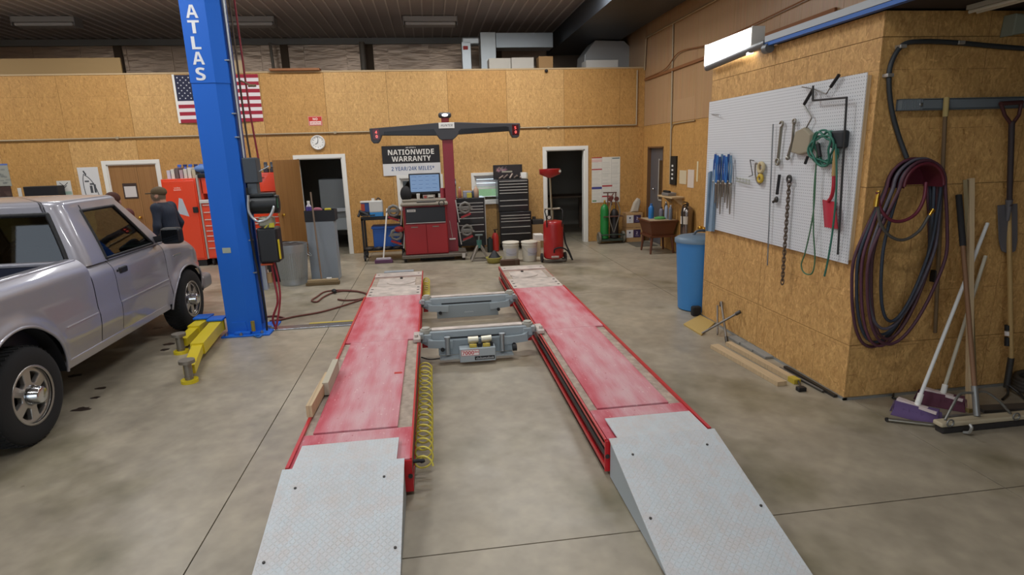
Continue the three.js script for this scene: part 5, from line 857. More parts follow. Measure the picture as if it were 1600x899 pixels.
  const desk = [['white_cup', -0.27, 'white paper cup on the alignment console shelf', (g) => [['cup', lathe([[0, 0], [0.026, 0], [0.034, 0.1], [0.031, 0.1], [0.024, 0.01], [0, 0.01]], 20), WHITE], ['rim', new THREE.TorusGeometry(0.033, 0.003, 6, 20).rotateX(Math.PI / 2).translate(0, 0.1, 0), WHITE]]]];
  for (const [n, x, l, f] of desk) { const o = local(n, l, 'cup', [x, 1.18, z - 0.25]); for (const [pn, g, m] of f()) mesh(pn, g, m, o); }
  one('sticker_box', rbox(-0.18, 0.05, 1.18, 1.25, z - 0.32, z - 0.22, 0.004), print(256, 80, (c, w, h) => { c.fillStyle = '#8f867a'; c.fillRect(0, 0, w, h); c.fillStyle = '#a4453e'; c.fillRect(20, 14, 60, 50); c.fillStyle = '#d6cfc0'; c.fillRect(100, 10, 120, 30); c.fillStyle = '#3c3a38'; c.fillRect(120, 46, 100, 18); }), 'small patterned parts box below the monitor', 'box');
  one('red_tin', [cyl(0.2, 1.18, 1.35, z - 0.3, 0.045), cyl(0.2, 1.35, 1.37, z - 0.3, 0.047)], mat(0xa33a44, 0.5), 'red drinks tin beside the monitor', 'tin');
}
{ // black tool chests
  const zf = -11.95;
  toolChest('black_tool_chest', 'low black tool chest with items on top behind the red column', 0.46, 1.05, 0.13, 1.12, zf, 0.5, TOOLBLACK, [0.3, 0.44, 0.58, 0.72, 0.84, 0.9, 0.96, 1.03], ALU);
  const side = scene.children[scene.children.length - 1]; mesh('side_trim', box(1.05, 1.065, 0.13, 1.12, zf - 0.08, zf + 0.0), ALU, side);
  toolChest('black_roller_cabinet', 'tall black roller cabinet with silver drawer pulls and a top chest', 1.35, 2.02, 0.13, 0.80, zf, 0.5, TOOLBLACK, [0.2, 0.36, 0.5, 0.62, 0.68, 0.74], ALU);
  const top = toolChest('black_top_chest', 'black top chest with its lid open on the roller cabinet', 1.34, 1.98, 0.805, 1.46, zf - 0.02, 0.45, TOOLBLACK, [0.82, 0.94, 1.05, 1.20, 1.26, 1.32, 1.38, 1.44], ALU, false);
  mesh('lid', rbox(1.30, 1.92, 1.46, 1.75, zf - 0.46, zf - 0.43, 0.006), mat(0x24201f, 0.4), top);
  mesh('lid_print', box(1.33, 1.89, 1.5, 1.73, zf - 0.43, zf - 0.427), print(300, 130, (c, w, h) => { c.fillStyle = '#2b2324'; c.fillRect(0, 0, w, h); for (let i = 0; i < 40; i++) { c.fillStyle = `rgba(${rr(150, 200) | 0},${rr(110, 150) | 0},${rr(120, 150) | 0},0.35)`; c.beginPath(); c.ellipse(rr(20, 130), rr(20, 60), rr(6, 22), rr(4, 12), rr(0, 3), 0, 7); c.fill(); } c.fillStyle = '#a09a88'; c.fillRect(80, 60, 120, 18); }), top);
  one('parts_cluster', [0, 1, 2, 3, 4].map((i) => rod([1.38 + i * 0.11, 1.48, zf - 0.1 - (i % 2) * 0.1], [1.47 + i * 0.1, 1.53 + 0.02 * (i % 3), zf - 0.16], 0.02)), mat(0x8d7f76, 0.5, 0.5), 'scattered sockets and tools in the open top chest', 'tools');
  one('white_box', rbox(1.84, 1.95, 1.47, 1.59, zf - 0.2, zf - 0.1, 0.005), WHITE, 'small white box at the end of the open top chest', 'box');
  one('cream_can', [cyl(2.02 - 0.05, 1.46, 1.58, zf - 0.3, 0.045)], mat(0xcdc7ae, 0.5), 'cream can standing at the back corner of the open top chest', 'can');
  const itm = (n, x, h, r, c, l) => { const o = local(n, l, 'bottle', [x, 1.12, zf - 0.15]); mesh('body', lathe([[0, 0], [r, 0], [r, h * 0.7], [r * 0.45, h * 0.86], [r * 0.45, h], [0, h]], 18), mat(c, 0.45), o); mesh('cap', cyl(0, h, h + 0.025, 0, r * 0.5), mat(0xd8d0c0, 0.5), o); };
  itm('glue_bottle', 0.56, 0.2, 0.035, 0xb9705a, 'orange glue bottle on the low black chest'); itm('cream_bottle', 0.9, 0.22, 0.055, 0xcaa78c, 'peach coloured bottle on the low black chest by the window'); itm('blue_bottle', 0.83, 0.14, 0.035, 0x4a5568, 'dark blue bottle on the low black chest');
  one('rag_box', rbox(0.63, 0.8, 1.12, 1.25, zf - 0.3, zf - 0.1, 0.008), mat(0x9a9ca8, 0.6), 'pale lilac rag box on the low black chest', 'box'); one('yellow_box', rbox(0.7, 0.8, 1.12, 1.22, zf - 0.08, zf - 0.02, 0.008), mat(0xc9bd4e, 0.5), 'small yellow box in front of the lilac rag box', 'box');
  one('towel_rail', [rod([0.45, 1.4, zf - 0.35], [0.5, 1.4, zf - 0.35], 0.06), rod([0.47, 1.12, zf - 0.35], [0.47, 1.5, zf - 0.35], 0.03)], mat(0x6a7682, 0.5), 'grey post of a bench stand behind the red column', 'stand');
}
{ // red extinguisher, canister, jack stand, drain pan, buckets, beam, cartons
  const e = thing('red_extinguisher', 'red fire extinguisher on the floor between the black tool chests', 'extinguisher', [1.24, 0, -11.9]);
  mesh('cylinder', lathe([[0, 0.12], [0.07, 0.12], [0.072, 0.14], [0.072, 0.42], [0.05, 0.49], [0.02, 0.51], [0, 0.51]], 24, [1.24, -0.12, -11.9]), mat(0xb8322a, 0.4), e); mesh('valve', [cyl(1.24, 0.39, 0.44, -11.9, 0.02), bar([1.2, 0.45, -11.9], [1.3, 0.46, -11.9], 0.02, 0.015)], BLACK, e);
  one('dark_canister', [cyl(1.12, 0, 0.28, -11.82, 0.06), cyl(1.12, 0.28, 0.31, -11.82, 0.03)], mat(0x27302f, 0.5), 'dark green canister beside the red extinguisher', 'canister');
  const j = thing('jack_stand', 'green and grey jack stand on the floor by the alignment console', 'jack stand', [0.83, 0, -10.95]);
  const top = [0.83, 0.26, -10.95]; each('leg', [[-0.13, 0.1], [0.13, 0.1], [-0.13, -0.12], [0.13, -0.12]].map(([x, z]) => bar([0.83 + x, 0.01, -10.95 + z], [0.83 + x * 0.15, 0.24, -10.95 + z * 0.15], 0.03, 0.03)), mat(0x8b8479, 0.5, 0.4), j);
  mesh('foot_rail', [bar([0.7, 0.015, -10.85], [0.96, 0.015, -10.85], 0.02, 0.03), bar([0.7, 0.015, -11.07], [0.96, 0.015, -11.07], 0.02, 0.03)], mat(0x8b8479, 0.5, 0.4), j);
  mesh('collar', cyl(0.83, 0.2, 0.32, -10.95, 0.04), mat(0x3f6e64, 0.5), j); mesh('saddle', [cyl(0.83, 0.32, 0.4, -10.95, 0.018), rbox(0.77, 0.89, 0.39, 0.41, -10.98, -10.92, 0.006)], mat(0x6f7a78, 0.5, 0.5), j);
  j.scale.setScalar(1.22);
  const p = thing('drain_pan', 'yellow oil drain pan with a black funnel in it', 'drain pan', [1.07, 0, -10.62]);
  mesh('pan', lathe([[0, 0.01], [0.12, 0], [0.15, 0.1], [0.16, 0.105], [0.145, 0.11], [0.11, 0.02], [0, 0.02]], 32, [1.07, 0, -10.62]), mat(0xa39a4e, 0.6), p); mesh('funnel', lathe([[0, 0.23], [0.02, 0.23], [0.125, 0.09], [0.118, 0.09], [0.012, 0.2]], 24, [1.08, 0, -10.62]), BLACK, p);
  const b = local('plastic_bucket', 'white plastic bucket with a lid behind the dark wood block', 'bucket', [1.40, 0, -10.68], 0, 'white plastic buckets');
  mesh('pail', lathe([[0, 0.005], [0.125, 0], [0.13, 0.01], [0.148, 0.3], [0.156, 0.302], [0.156, 0.32], [0.148, 0.32], [0.15, 0.36]], 36), mat(0xcac4b4, 0.45), b); mesh('lid', lathe([[0, 0.365], [0.14, 0.365], [0.158, 0.372], [0.158, 0.35], [0.15, 0.35]], 36), mat(0xd6cfbe, 0.45), b); mesh('label', new THREE.CylinderGeometry(0.1455, 0.137, 0.14, 20, 1, true, -0.8, 1.5).translate(0, 0.19, 0), mat(0xbdbcc2, 0.6), b); mesh('bail', tube([[-0.155, 0.3, 0], [-0.12, 0.2, 0.12], [0, 0.15, 0.15], [0.12, 0.2, 0.12], [0.155, 0.3, 0]], 0.003), STEEL, b);
  dup(b, [1.745, 0, -10.62], 0.4, 'white plastic bucket nearer the red oil drain');
  const w = thing('wood_block', 'short dark timber block lying behind the far runway end', 'block', [1.3, 0, -10.3]); mesh('timber', rbox(1.15, 1.5, 0, 0.1, -10.36, -10.24, 0.006), mat(0x4c3426, 0.8), w); mesh('metal_strap', box(1.42, 1.46, 0, 0.104, -10.365, -10.235), mat(0x5a4a3c, 0.5, 0.4), w);
  one('white_carton', rbox(1.86, 2.03, 0, 0.3, -11.3, -11.0, 0.006), mat(0xc0a888, 0.75), 'tan carton on the floor behind the red oil drain', 'box'); one('white_carton', rbox(1.93, 2.1, 0.3, 0.42, -11.3, -11.05, 0.006), mat(0xd6cfc6, 0.7), 'white carton on the tan carton behind the oil drain', 'box');
  one('tool_tray', [rbox(2.06, 2.3, 0.5, 0.6, -12.25, -12.06, 0.01), box(2.08, 2.14, 0.6, 0.66, -12.2, -12.1)], mat(0x2d2a28, 0.5), 'dark tray on the tan crate beside the roller cabinet', 'tray'); one('tan_crate', [rbox(2.05, 2.36, 0, 0.5, -12.4, -12.05, 0.006)], mat(0x9a7c54, 0.8), 'tan crate against the wall beside the roller cabinet', 'crate');
  one('block_plate', rbox(-0.86, -0.38, 0, 0.15, -9.62, -9.5, 0.006), mat(0xa3abb0, 0.45, 0.2), 'pale grey steel plate standing beyond the near runway end', 'plate');
  // red oil drain
  const d = thing('oil_drain', 'red upright oil drain tank with a catch pan on a pole', 'oil drain', [2.16, 0, -10.4]); const dx = 2.16, dz = -10.4;
  mesh('tank', lathe([[0, 0.07], [0.16, 0.07], [0.185, 0.1], [0.185, 0.7], [0.16, 0.76], [0.05, 0.78], [0, 0.78]], 36, [dx, 0, dz]), mat(0xa81e1f, 0.35, 0, { clearcoat: 0.3 }), d);
  mesh('frame', [box(dx - 0.2, dx + 0.2, 0.03, 0.06, dz + 0.12, dz + 0.15), rod([dx - 0.19, 0.03, dz - 0.15], [dx - 0.19, 0.06, dz + 0.15], 0.012), rod([dx + 0.19, 0.03, dz - 0.15], [dx + 0.19, 0.06, dz + 0.15], 0.012)], mat(0x6b6660, 0.5, 0.5), d);
  for (const s of [-1, 1]) { mesh('wheel', new THREE.CylinderGeometry(0.085, 0.085, 0.03, 20).rotateZ(Math.PI / 2).translate(dx + s * 0.22, 0.085, dz), mat(0x2b2624, 0.7), d); mesh('lift_handle', tube([[dx + s * 0.14, 0.66, dz + 0.12], [dx + s * 0.15, 0.84, dz + 0.12], [dx + s * 0.16, 0.95, dz + 0.05], [dx + s * 0.13, 0.98, dz]], 0.011), BLACK, d); }
  mesh('pole', [rod([dx - 0.02, 0.76, dz], [dx - 0.05, 1.55, dz], 0.018), cyl(dx - 0.02, 0.78, 0.95, dz, 0.028)], mat(0x9a927c, 0.4, 0.5), d);
  mesh('tee_handle', rod([dx - 0.16, 0.98, dz], [dx + 0.13, 0.98, dz], 0.016), mat(0xbdb8a6, 0.4, 0.4), d);
  mesh('pan', [lathe([[0, 1.53], [0.05, 1.54], [0.185, 1.6], [0.19, 1.69], [0.18, 1.69], [0.175, 1.61], [0, 1.56]], 36, [dx - 0.05, 0, dz])], mat(0xa81e1f, 0.35), d); mesh('pan_sticker', box(dx + 0.09, dx + 0.13, 1.63, 1.67, dz + 0.12, dz + 0.125), WHITE, d);
  mesh('gauge', new THREE.CylinderGeometry(0.045, 0.045, 0.03, 20).rotateX(Math.PI / 2).translate(dx - 0.09, 0.83, dz + 0.06), BLACK, d); mesh('gauge_dial', new THREE.CircleGeometry(0.032, 20).translate(dx - 0.09, 0.83, dz + 0.0765), WHITE, d);
  mesh('drain_hose', tube([[dx - 0.03, 0.2, dz + 0.19], [dx - 0.02, 0.27, dz + 0.22], [dx + 0.1, 0.29, dz + 0.22], [dx + 0.22, 0.22, dz + 0.2], [dx + 0.3, 0.06, dz + 0.2]], 0.014), RUBBER, d); mesh('side_hose', tube([[dx + 0.2, 0.55, dz], [dx + 0.22, 0.35, dz + 0.03], [dx + 0.27, 0.2, dz + 0.1], [dx + 0.31, 0.05, dz + 0.2]], 0.015), RUBBER, d); mesh('valve', rbox(dx - 0.08, dx + 0.06, 0.1, 0.14, dz + 0.17, dz + 0.21, 0.01), mat(0xb9a7a0, 0.4, 0.4), d);
}
{ // oxy-acetylene cart, cartons, planter, mat
  const X = 3.8, Z = -12.2, t = thing('welding_cart', 'gas welding cart with a green cylinder in front of the notice poster', 'welding cart', [X, 0, Z]);
  mesh('tray', [rbox(3.58, 4.06, 0.06, 0.1, Z - 0.2, Z + 0.14, 0.006), rod([3.56, 0.2, Z + 0.14], [4.08, 0.2, Z + 0.14], 0.014)], mat(0x3f4a40, 0.5, 0.3), t);
  for (const x of [3.55, 4.09]) { mesh('wheel', [new THREE.TorusGeometry(0.1, 0.03, 10, 24).rotateY(Math.PI / 2).translate(x, 0.13, Z + 0.02), new THREE.CylinderGeometry(0.09, 0.09, 0.03, 20).rotateZ(Math.PI / 2).translate(x, 0.13, Z + 0.02)], mat(0x6f6a5c, 0.6), t); }
  mesh('upright', [rod([3.98, 0.1, Z - 0.18], [3.98, 1.08, Z - 0.2], 0.014), rod([3.8, 0.1, Z - 0.18], [3.8, 1.08, Z - 0.2], 0.014), rod([3.7, 1.08, Z - 0.2], [4.0, 1.08, Z - 0.2], 0.012), box(3.62, 4.05, 0.58, 0.6, Z - 0.2, Z + 0.12)], mat(0x6a4a40, 0.5, 0.3), t);
  const g = thing('oxygen_cylinder', 'green gas cylinder standing on the welding cart', 'gas cylinder', [3.67, 0.1, Z]);
  mesh('cylinder', lathe([[0, 0.1], [0.09, 0.1], [0.092, 0.12], [0.092, 0.72], [0.075, 0.8], [0.03, 0.85], [0, 0.86]], 28, [3.67, 0, Z]), mat(0x1f7a35, 0.4), g); mesh('valve', [cyl(3.67, 0.85, 0.92, Z, 0.02), ball(3.67, 0.92, Z, 0.022)], BRASS, g);
  const a = thing('acetylene_cylinder', 'dark gas cylinder standing beside the green one on the cart', 'gas cylinder', [3.9, 0.1, Z - 0.02]);
  mesh('cylinder', lathe([[0, 0.1], [0.09, 0.1], [0.095, 0.12], [0.095, 0.62], [0.07, 0.7], [0.03, 0.74], [0, 0.75]], 28, [3.9, 0, Z - 0.03]), mat(0x26211f, 0.5), a); mesh('valve', [cyl(3.9, 0.74, 0.82, Z - 0.03, 0.02)], BRASS, a);
  one('gas_regulator', [ball(3.82, 0.98, Z, 0.05), new THREE.CylinderGeometry(0.05, 0.05, 0.03, 18).rotateX(Math.PI / 2).translate(3.78, 0.96, Z + 0.05), new THREE.CylinderGeometry(0.05, 0.05, 0.03, 18).rotateX(Math.PI / 2).translate(3.92, 0.96, Z + 0.05), rod([3.82, 0.82, Z], [3.82, 1.0, Z], 0.02), rod([3.82, 1.0, Z], [3.86, 1.08, Z + 0.02], 0.012)], mat(0x7a4a44, 0.4, 0.5), 'regulators with round gauges on top of the gas cylinders', 'regulator');
  one('torch_hose', [tube([[3.8, 0.9, Z + 0.06], [3.74, 0.6, Z + 0.13], [3.8, 0.35, Z + 0.14], [3.84, 0.25, Z + 0.13], [3.9, 0.42, Z + 0.13], [3.98, 0.7, Z + 0.1], [3.93, 0.92, Z + 0.06]], 0.011, 60)], mat(0x6d675c, 0.6), 'grey torch hose looped down the front of the welding cart', 'hose');
  const carton = (y, label) => { const c = local('paper_carton', label, 'box', [4.34, y, -12.32], 0, 'brown cartons stacked by the metal door'); mesh('carton', rbox(-0.185, 0.185, 0, 0.315, -0.15, 0.15, 0.006), CARD, c); mesh('white_label', box(-0.18, -0.03, 0.1, 0.27, 0.15, 0.153), print(128, 140, (q, w, h) => { q.fillStyle = '#d8d4d0'; q.fillRect(0, 0, w, h); q.fillStyle = '#4a4658'; q.beginPath(); q.ellipse(64, 44, 18, 12, 0, 0, 7); q.fill(); q.fillRect(50, 54, 28, 10); q.fillStyle = '#a8a4a6'; for (let i = 0; i < 4; i++) q.fillRect(44, 80 + i * 12, 40, 4); }), c); mesh('purple_label', box(-0.02, 0.14, 0.1, 0.27, 0.15, 0.153), print(128, 140, (q, w, h) => { q.fillStyle = '#3c2a4c'; q.fillRect(0, 0, w, h); txt(q, '2', 60, 60, 70, '#c9bcc8'); q.fillStyle = '#a898a8'; q.fillRect(34, 104, 60, 8); }), c); mesh('tape', box(-0.03, 0.03, 0.313, 0.318, -0.15, 0.15), mat(0xc9ad7c, 0.4), c); return c; };
  carton(0, 'brown carton with white and purple labels, the lower of two'); carton(0.32, 'brown carton with white and purple labels carrying a grey bag');
  one('grey_bag', ext(poly([[0, 0], [0.17, 0], [0.22, 0.22], [0.2, 0.28], [0.15, 0.3], [0.07, 0.2]]), 0.12, 0.03).translate(4.3, 0.645, -12.4), mat(0xb9ad9a, 0.8), 'slumped pale bag on top of the upper carton', 'bag');
  one('floor_mat', rbox(4.15, 4.62, 0, 0.012, -12.1, -11.5, 0.004), mat(0x5d574b, 0.95), 'dark floor mat in front of the metal door', 'mat');
  const sx = 4.34, sz = -10.85, s = thing('wooden_planter', 'brown wooden dough box table holding bottles by the right wall', 'planter', [sx, 0, sz]);
  const fr = (w0, w1, d0, d1, y0, y1) => { const gq = new THREE.BoxGeometry(1, y1 - y0, 1).translate(0, (y0 + y1) / 2, 0), p = gq.attributes.position; for (let i = 0; i < 24; i++) { const k = p.getY(i) > (y0 + y1) / 2; p.setX(i, p.getX(i) * (k ? w1 : w0)); p.setZ(i, p.getZ(i) * (k ? d1 : d0)); } gq.computeVertexNormals(); return gq.translate(sx, 0, sz); };
  const BROWN = mat(0x5f3520, 0.45);
  mesh('trough', fr(0.42, 0.54, 0.5, 0.62, 0.36, 0.62), BROWN, s); mesh('rim', fr(0.58, 0.58, 0.66, 0.66, 0.62, 0.645), BROWN, s); mesh('top_board', fr(0.5, 0.5, 0.58, 0.58, 0.645, 0.652), mat(0xb09a7a, 0.6), s); mesh('apron', fr(0.5, 0.5, 0.56, 0.56, 0.32, 0.36), BROWN, s);
  each('leg', [[-0.2, 0.23], [0.2, 0.23], [-0.2, -0.23], [0.2, -0.23]].map(([x, z]) => rod([sx + x * 1.15, 0, sz + z * 1.1], [sx + x, 0.33, sz + z], 0.018, 0.028)), BROWN, s);
  const bottle = (x, z, h, r, c, capc, l) => { const o = local('bottle', l, 'bottle', [x, 0.652, z]); mesh('body', lathe([[0, 0], [r, 0], [r, h * 0.72], [r * 0.6, h * 0.84], [r * 0.4, h * 0.86], [r * 0.4, h * 0.92], [0, h * 0.92]], 20), mat(c, 0.35), o); mesh('cap', cyl(0, h * 0.9, h, 0, r * 0.5, r * 0.45), mat(capc, 0.5), o); };
  bottle(4.24, -10.95, 0.29, 0.055, 0x2b74b8, 0x2b5f9c, 'blue soap bottle on the wooden dough box table'); bottle(4.47, -10.75, 0.3, 0.035, 0x9aa3b4, 0x3c3c40, 'silver spray can on the dough box table beside a black cap one'); bottle(4.5, -10.62, 0.28, 0.036, 0x6c7482, 0xb9b9b9, 'grey spray can on the dough box table nearest the extinguisher'); bottle(4.43, -10.9, 0.22, 0.045, 0x77727e, 0x2e2c30, 'squat grey bottle on the dough box table'); bottle(4.5, -10.85, 0.33, 0.035, 0x2a2826, 0xc9c4b8, 'tall dark can on the dough box table');
  one('green_cloth', ball(4.36, 0.67, -10.78, 0.1, 1.2, 0.35, 0.9), mat(0x4f8f48, 0.9), 'green cloth lying on the wooden dough box table', 'cloth');
}
{ // hoses and rail on the floor by the column
  const F = (px, py, h = 0.014) => onFloor(px, py, h);
  one('air_hose', tube([F(404, 500), F(412, 496), F(430, 494), F(440, 496), F(444, 498), F(420, 502), F(432, 501), F(460, 495), F(500, 488), F(545, 475), F(572, 465), F(573, 460), F(560, 456), F(535, 455), F(522, 457), F(506, 464), F(494, 472), F(487, 470), F(495, 464), F(508, 456), F(522, 454), F(545, 454), F(562, 456), F(574, 460), F(573, 464), F(560, 468), F(540, 469.5), F(528, 468)], 0.012, 220), mat(0x6b3b30, 0.65), 'red brown air hose looped over the floor beside the column', 'hose');
  one('hose_fitting', [ball(...F(522, 455, 0.03), 0.035), rod(F(520, 454, 0.03), F(524, 457, 0.03), 0.02)], BLACK, 'black hose fitting on the looped air hose', 'fitting');
  const r = thing('floor_channel', 'shiny steel floor channel crossing between the column and the lift', 'channel', [-1.5, 0, -7.1]);
  mesh('plate', rbox(-1.98, -0.95, 0, 0.018, -7.12, -6.98, 0.005), mat(0xa9adb4, 0.25, 0.9), r); mesh('yellow_edge', rbox(-1.6, -0.95, 0, 0.022, -7.17, -7.13, 0.004), mat(0xbfa94a, 0.5), r);
  one('blue_cable', tube([F(398, 503), F(405, 512), F(412, 520), F(404, 527), F(396, 524)], 0.009, 40), mat(0x2a6cb4, 0.5), 'thin blue cable at the foot of the lift column', 'cable');
  one('grey_hose', [tube([F(402, 494, 0.05), F(408, 502, 0.03), F(420, 511), F(432, 514)], 0.018, 30), tube([F(400, 498, 0.05), F(404, 506, 0.03), F(414, 512), F(430, 515)], 0.012, 30)], mat(0x8d8a88, 0.4, 0.5), 'grey cables running from the column into the floor channel', 'cable');
}
// ------------------------------------------------------------------ people
function person(label, joints, colors, cap, base) {
  const t = thing('person', label, 'person', base);
  const bones = joints.bones, P = joints.points, res = 96, mc = new MarchingCubes(res, new THREE.MeshBasicMaterial(), false, false, 300000);
  const lo = [Infinity, Infinity, Infinity], hi = [-Infinity, -Infinity, -Infinity]; for (const p of Object.values(P)) for (let i = 0; i < 3; i++) { lo[i] = Math.min(lo[i], p[i] - 0.2); hi[i] = Math.max(hi[i], p[i] + 0.2); }
  const c = [0, 1, 2].map((i) => (lo[i] + hi[i]) / 2), hs = Math.max(hi[0] - lo[0], hi[1] - lo[1], hi[2] - lo[2]) / 2;
  const seg = bones.map(([a, b, ra, rb, tag2]) => ({ a: P[a], d: [0, 1, 2].map((i) => P[b][i] - P[a][i]), ra, rb, tag2 }));
  for (const s of seg) s.l2 = s.d[0] ** 2 + s.d[1] ** 2 + s.d[2] ** 2 || 1e-9;
  const dist = (s, x, y, z) => { const px = x - s.a[0], py = y - s.a[1], pz = z - s.a[2]; const h = Math.max(0, Math.min(1, (px * s.d[0] + py * s.d[1] + pz * s.d[2]) / s.l2)); return Math.hypot(px - s.d[0] * h, py - s.d[1] * h, pz - s.d[2] * h) - lerp(s.ra, s.rb, h); };
  const half = res / 2;
  for (let k = 0; k < res; k++) for (let j = 0; j < res; j++) for (let i = 0; i < res; i++) {
    const x = c[0] + (i - half) / half * hs, y = c[1] + (j - half) / half * hs, z = c[2] + (k - half) / half * hs; let e = 0;
    for (const s of seg) { const d = dist(s, x, y, z); if (d < 0.16) e += Math.exp(-d / 0.018); }
    mc.field[i + j * res + k * res * res] = e > 0 ? Math.max(-0.3, 0.018 * Math.log(e)) : -0.3;
  }
  mc.isolation = 0; mc.update();
  const n = mc.count, pos = new Float32Array(n * 3), nor = new Float32Array(n * 3), col = new Float32Array(n * 3);
  for (let i = 0; i < n; i++) {
    const q = [0, 1, 2].map((a) => c[a] + mc.positionArray[i * 3 + a] * hs); let best = 1e9, tg = 'skin';
    for (const s of seg) { const d = dist(s, ...q); if (d < best) { best = d; tg = s.tag2; } }
    const cc = new THREE.Color(colors[tg]); for (let a = 0; a < 3; a++) { pos[i * 3 + a] = q[a]; nor[i * 3 + a] = mc.normalArray[i * 3 + a]; } col.set([cc.r, cc.g, cc.b], i * 3);
  }
  const g = new THREE.BufferGeometry(); g.setAttribute('position', new THREE.BufferAttribute(pos, 3)); g.setAttribute('color', new THREE.BufferAttribute(col, 3)); const g2 = mergeVertices(g, 1e-5); g2.computeVertexNormals();
  const m = new THREE.Mesh(g2, new THREE.MeshPhysicalMaterial({ vertexColors: true, roughness: 0.75, side: THREE.DoubleSide })); m.name = 'body'; m.castShadow = m.receiveShadow = true; m.position.set(-base[0], -base[1], -base[2]); t.add(m);
  if (cap) for (const [nm, gg, mm] of cap) mesh(nm, gg, mm, t);
  return t;
}
function standing(x, z, H, face, bend, armPose) {                       // face: heading angle of the body (0 looks to -z); bend leans forward
  const f = [-Math.sin(face), -Math.cos(face)], r = [Math.cos(face), -Math.sin(face)], k = H / 1.75;
  const at = (side, y, fw) => [x + r[0] * side * k + f[0] * fw * k, y * k, z + r[1] * side * k + f[1] * fw * k];
  const P = {};
  P.hip = at(0, 0.95, 0); P.waist = at(0, 1.1, bend * 0.2); P.chest = at(0, 1.32, bend * 0.55); P.neck = at(0, 1.47, bend * 0.85 + 0.01); P.head = at(0, 1.6, bend * 1.1 + 0.03); P.crown = at(0, 1.665, bend * 1.15 + 0.01); P.jaw = at(0, 1.54, bend * 1.1 + 0.07); P.nose = at(0, 1.59, bend * 1.1 + 0.125);
  const B = []; const add = (a, b, ra, rb, tg) => B.push([a, b, ra * k, rb * k, tg]);
  for (const [s, n] of [[-1, 'l'], [1, 'r']]) {
    P[n + 'hip'] = at(s * 0.09, 0.92, 0); P[n + 'knee'] = at(s * 0.1, 0.5, 0.03); P[n + 'ank'] = at(s * 0.1, 0.09, -0.01); P[n + 'toe'] = at(s * 0.11, 0.045, 0.17); P[n + 'heel'] = at(s * 0.1, 0.05, -0.04);
    P[n + 'sh'] = at(s * 0.18, 1.42, bend * 0.75); const [e, w] = armPose[n]; P[n + 'el'] = at(...e); P[n + 'wr'] = at(...w); const d = [0, 1, 2].map((i) => (P[n + 'wr'][i] - P[n + 'el'][i])); const L = Math.hypot(...d); P[n + 'palm'] = P[n + 'wr'].map((v, i) => v + d[i] / L * 0.08 * k); P[n + 'ear'] = at(s * 0.075, 1.59, bend * 1.1 + 0.01); P[n + 'ear2'] = at(s * 0.085, 1.61, bend * 1.1); P[n + 'eye'] = at(s * 0.033, 1.615, bend * 1.1 + 0.098);
    add(n + 'hip', n + 'knee', 0.095, 0.065, 'trousers'); add(n + 'knee', n + 'ank', 0.062, 0.048, 'trousers'); add(n + 'heel', n + 'toe', 0.045, 0.036, 'shoes'); add('chest', n + 'sh', 0.11, 0.075, 'jacket'); add(n + 'sh', n + 'el', 0.066, 0.052, 'jacket'); add(n + 'el', n + 'wr', 0.05, 0.036, 'jacket'); add(n + 'wr', n + 'palm', 0.03, 0.032, 'skin'); add(n + 'ear', n + 'ear2', 0.014, 0.012, 'skin'); add('hip', n + 'hip', 0.12, 0.1, 'trousers');
    for (let q = 0; q < 5; q++) { const sp = (q - 2) * 0.016, a = P[n + 'palm'], tip = n + 'f' + q, mid = n + 'm' + q; P[mid] = [a[0] + d[0] / L * 0.05 * k + r[0] * sp, a[1] + d[1] / L * 0.05 * k, a[2] + d[2] / L * 0.05 * k + r[1] * sp]; P[tip] = [P[mid][0] + f[0] * 0.02, P[mid][1] - (q ? 0.03 : 0.01), P[mid][2] + f[1] * 0.02]; add(n + 'palm', mid, 0.012, 0.01, 'skin'); add(mid, tip, 0.01, 0.008, 'skin'); }
  }
  add('hip', 'waist', 0.15, 0.145, 'jacket'); add('waist', 'chest', 0.145, 0.155, 'jacket'); add('chest', 'neck', 0.12, 0.06, 'jacket'); add('neck', 'head', 0.055, 0.06, 'skin'); add('head', 'crown', 0.088, 0.085, 'hair'); add('jaw', 'head', 0.055, 0.075, 'skin'); add('jaw', 'nose', 0.03, 0.016, 'skin'); add('reye', 'leye', 0.016, 0.016, 'skin');
  return { points: P, bones: B, f, r, k };
}
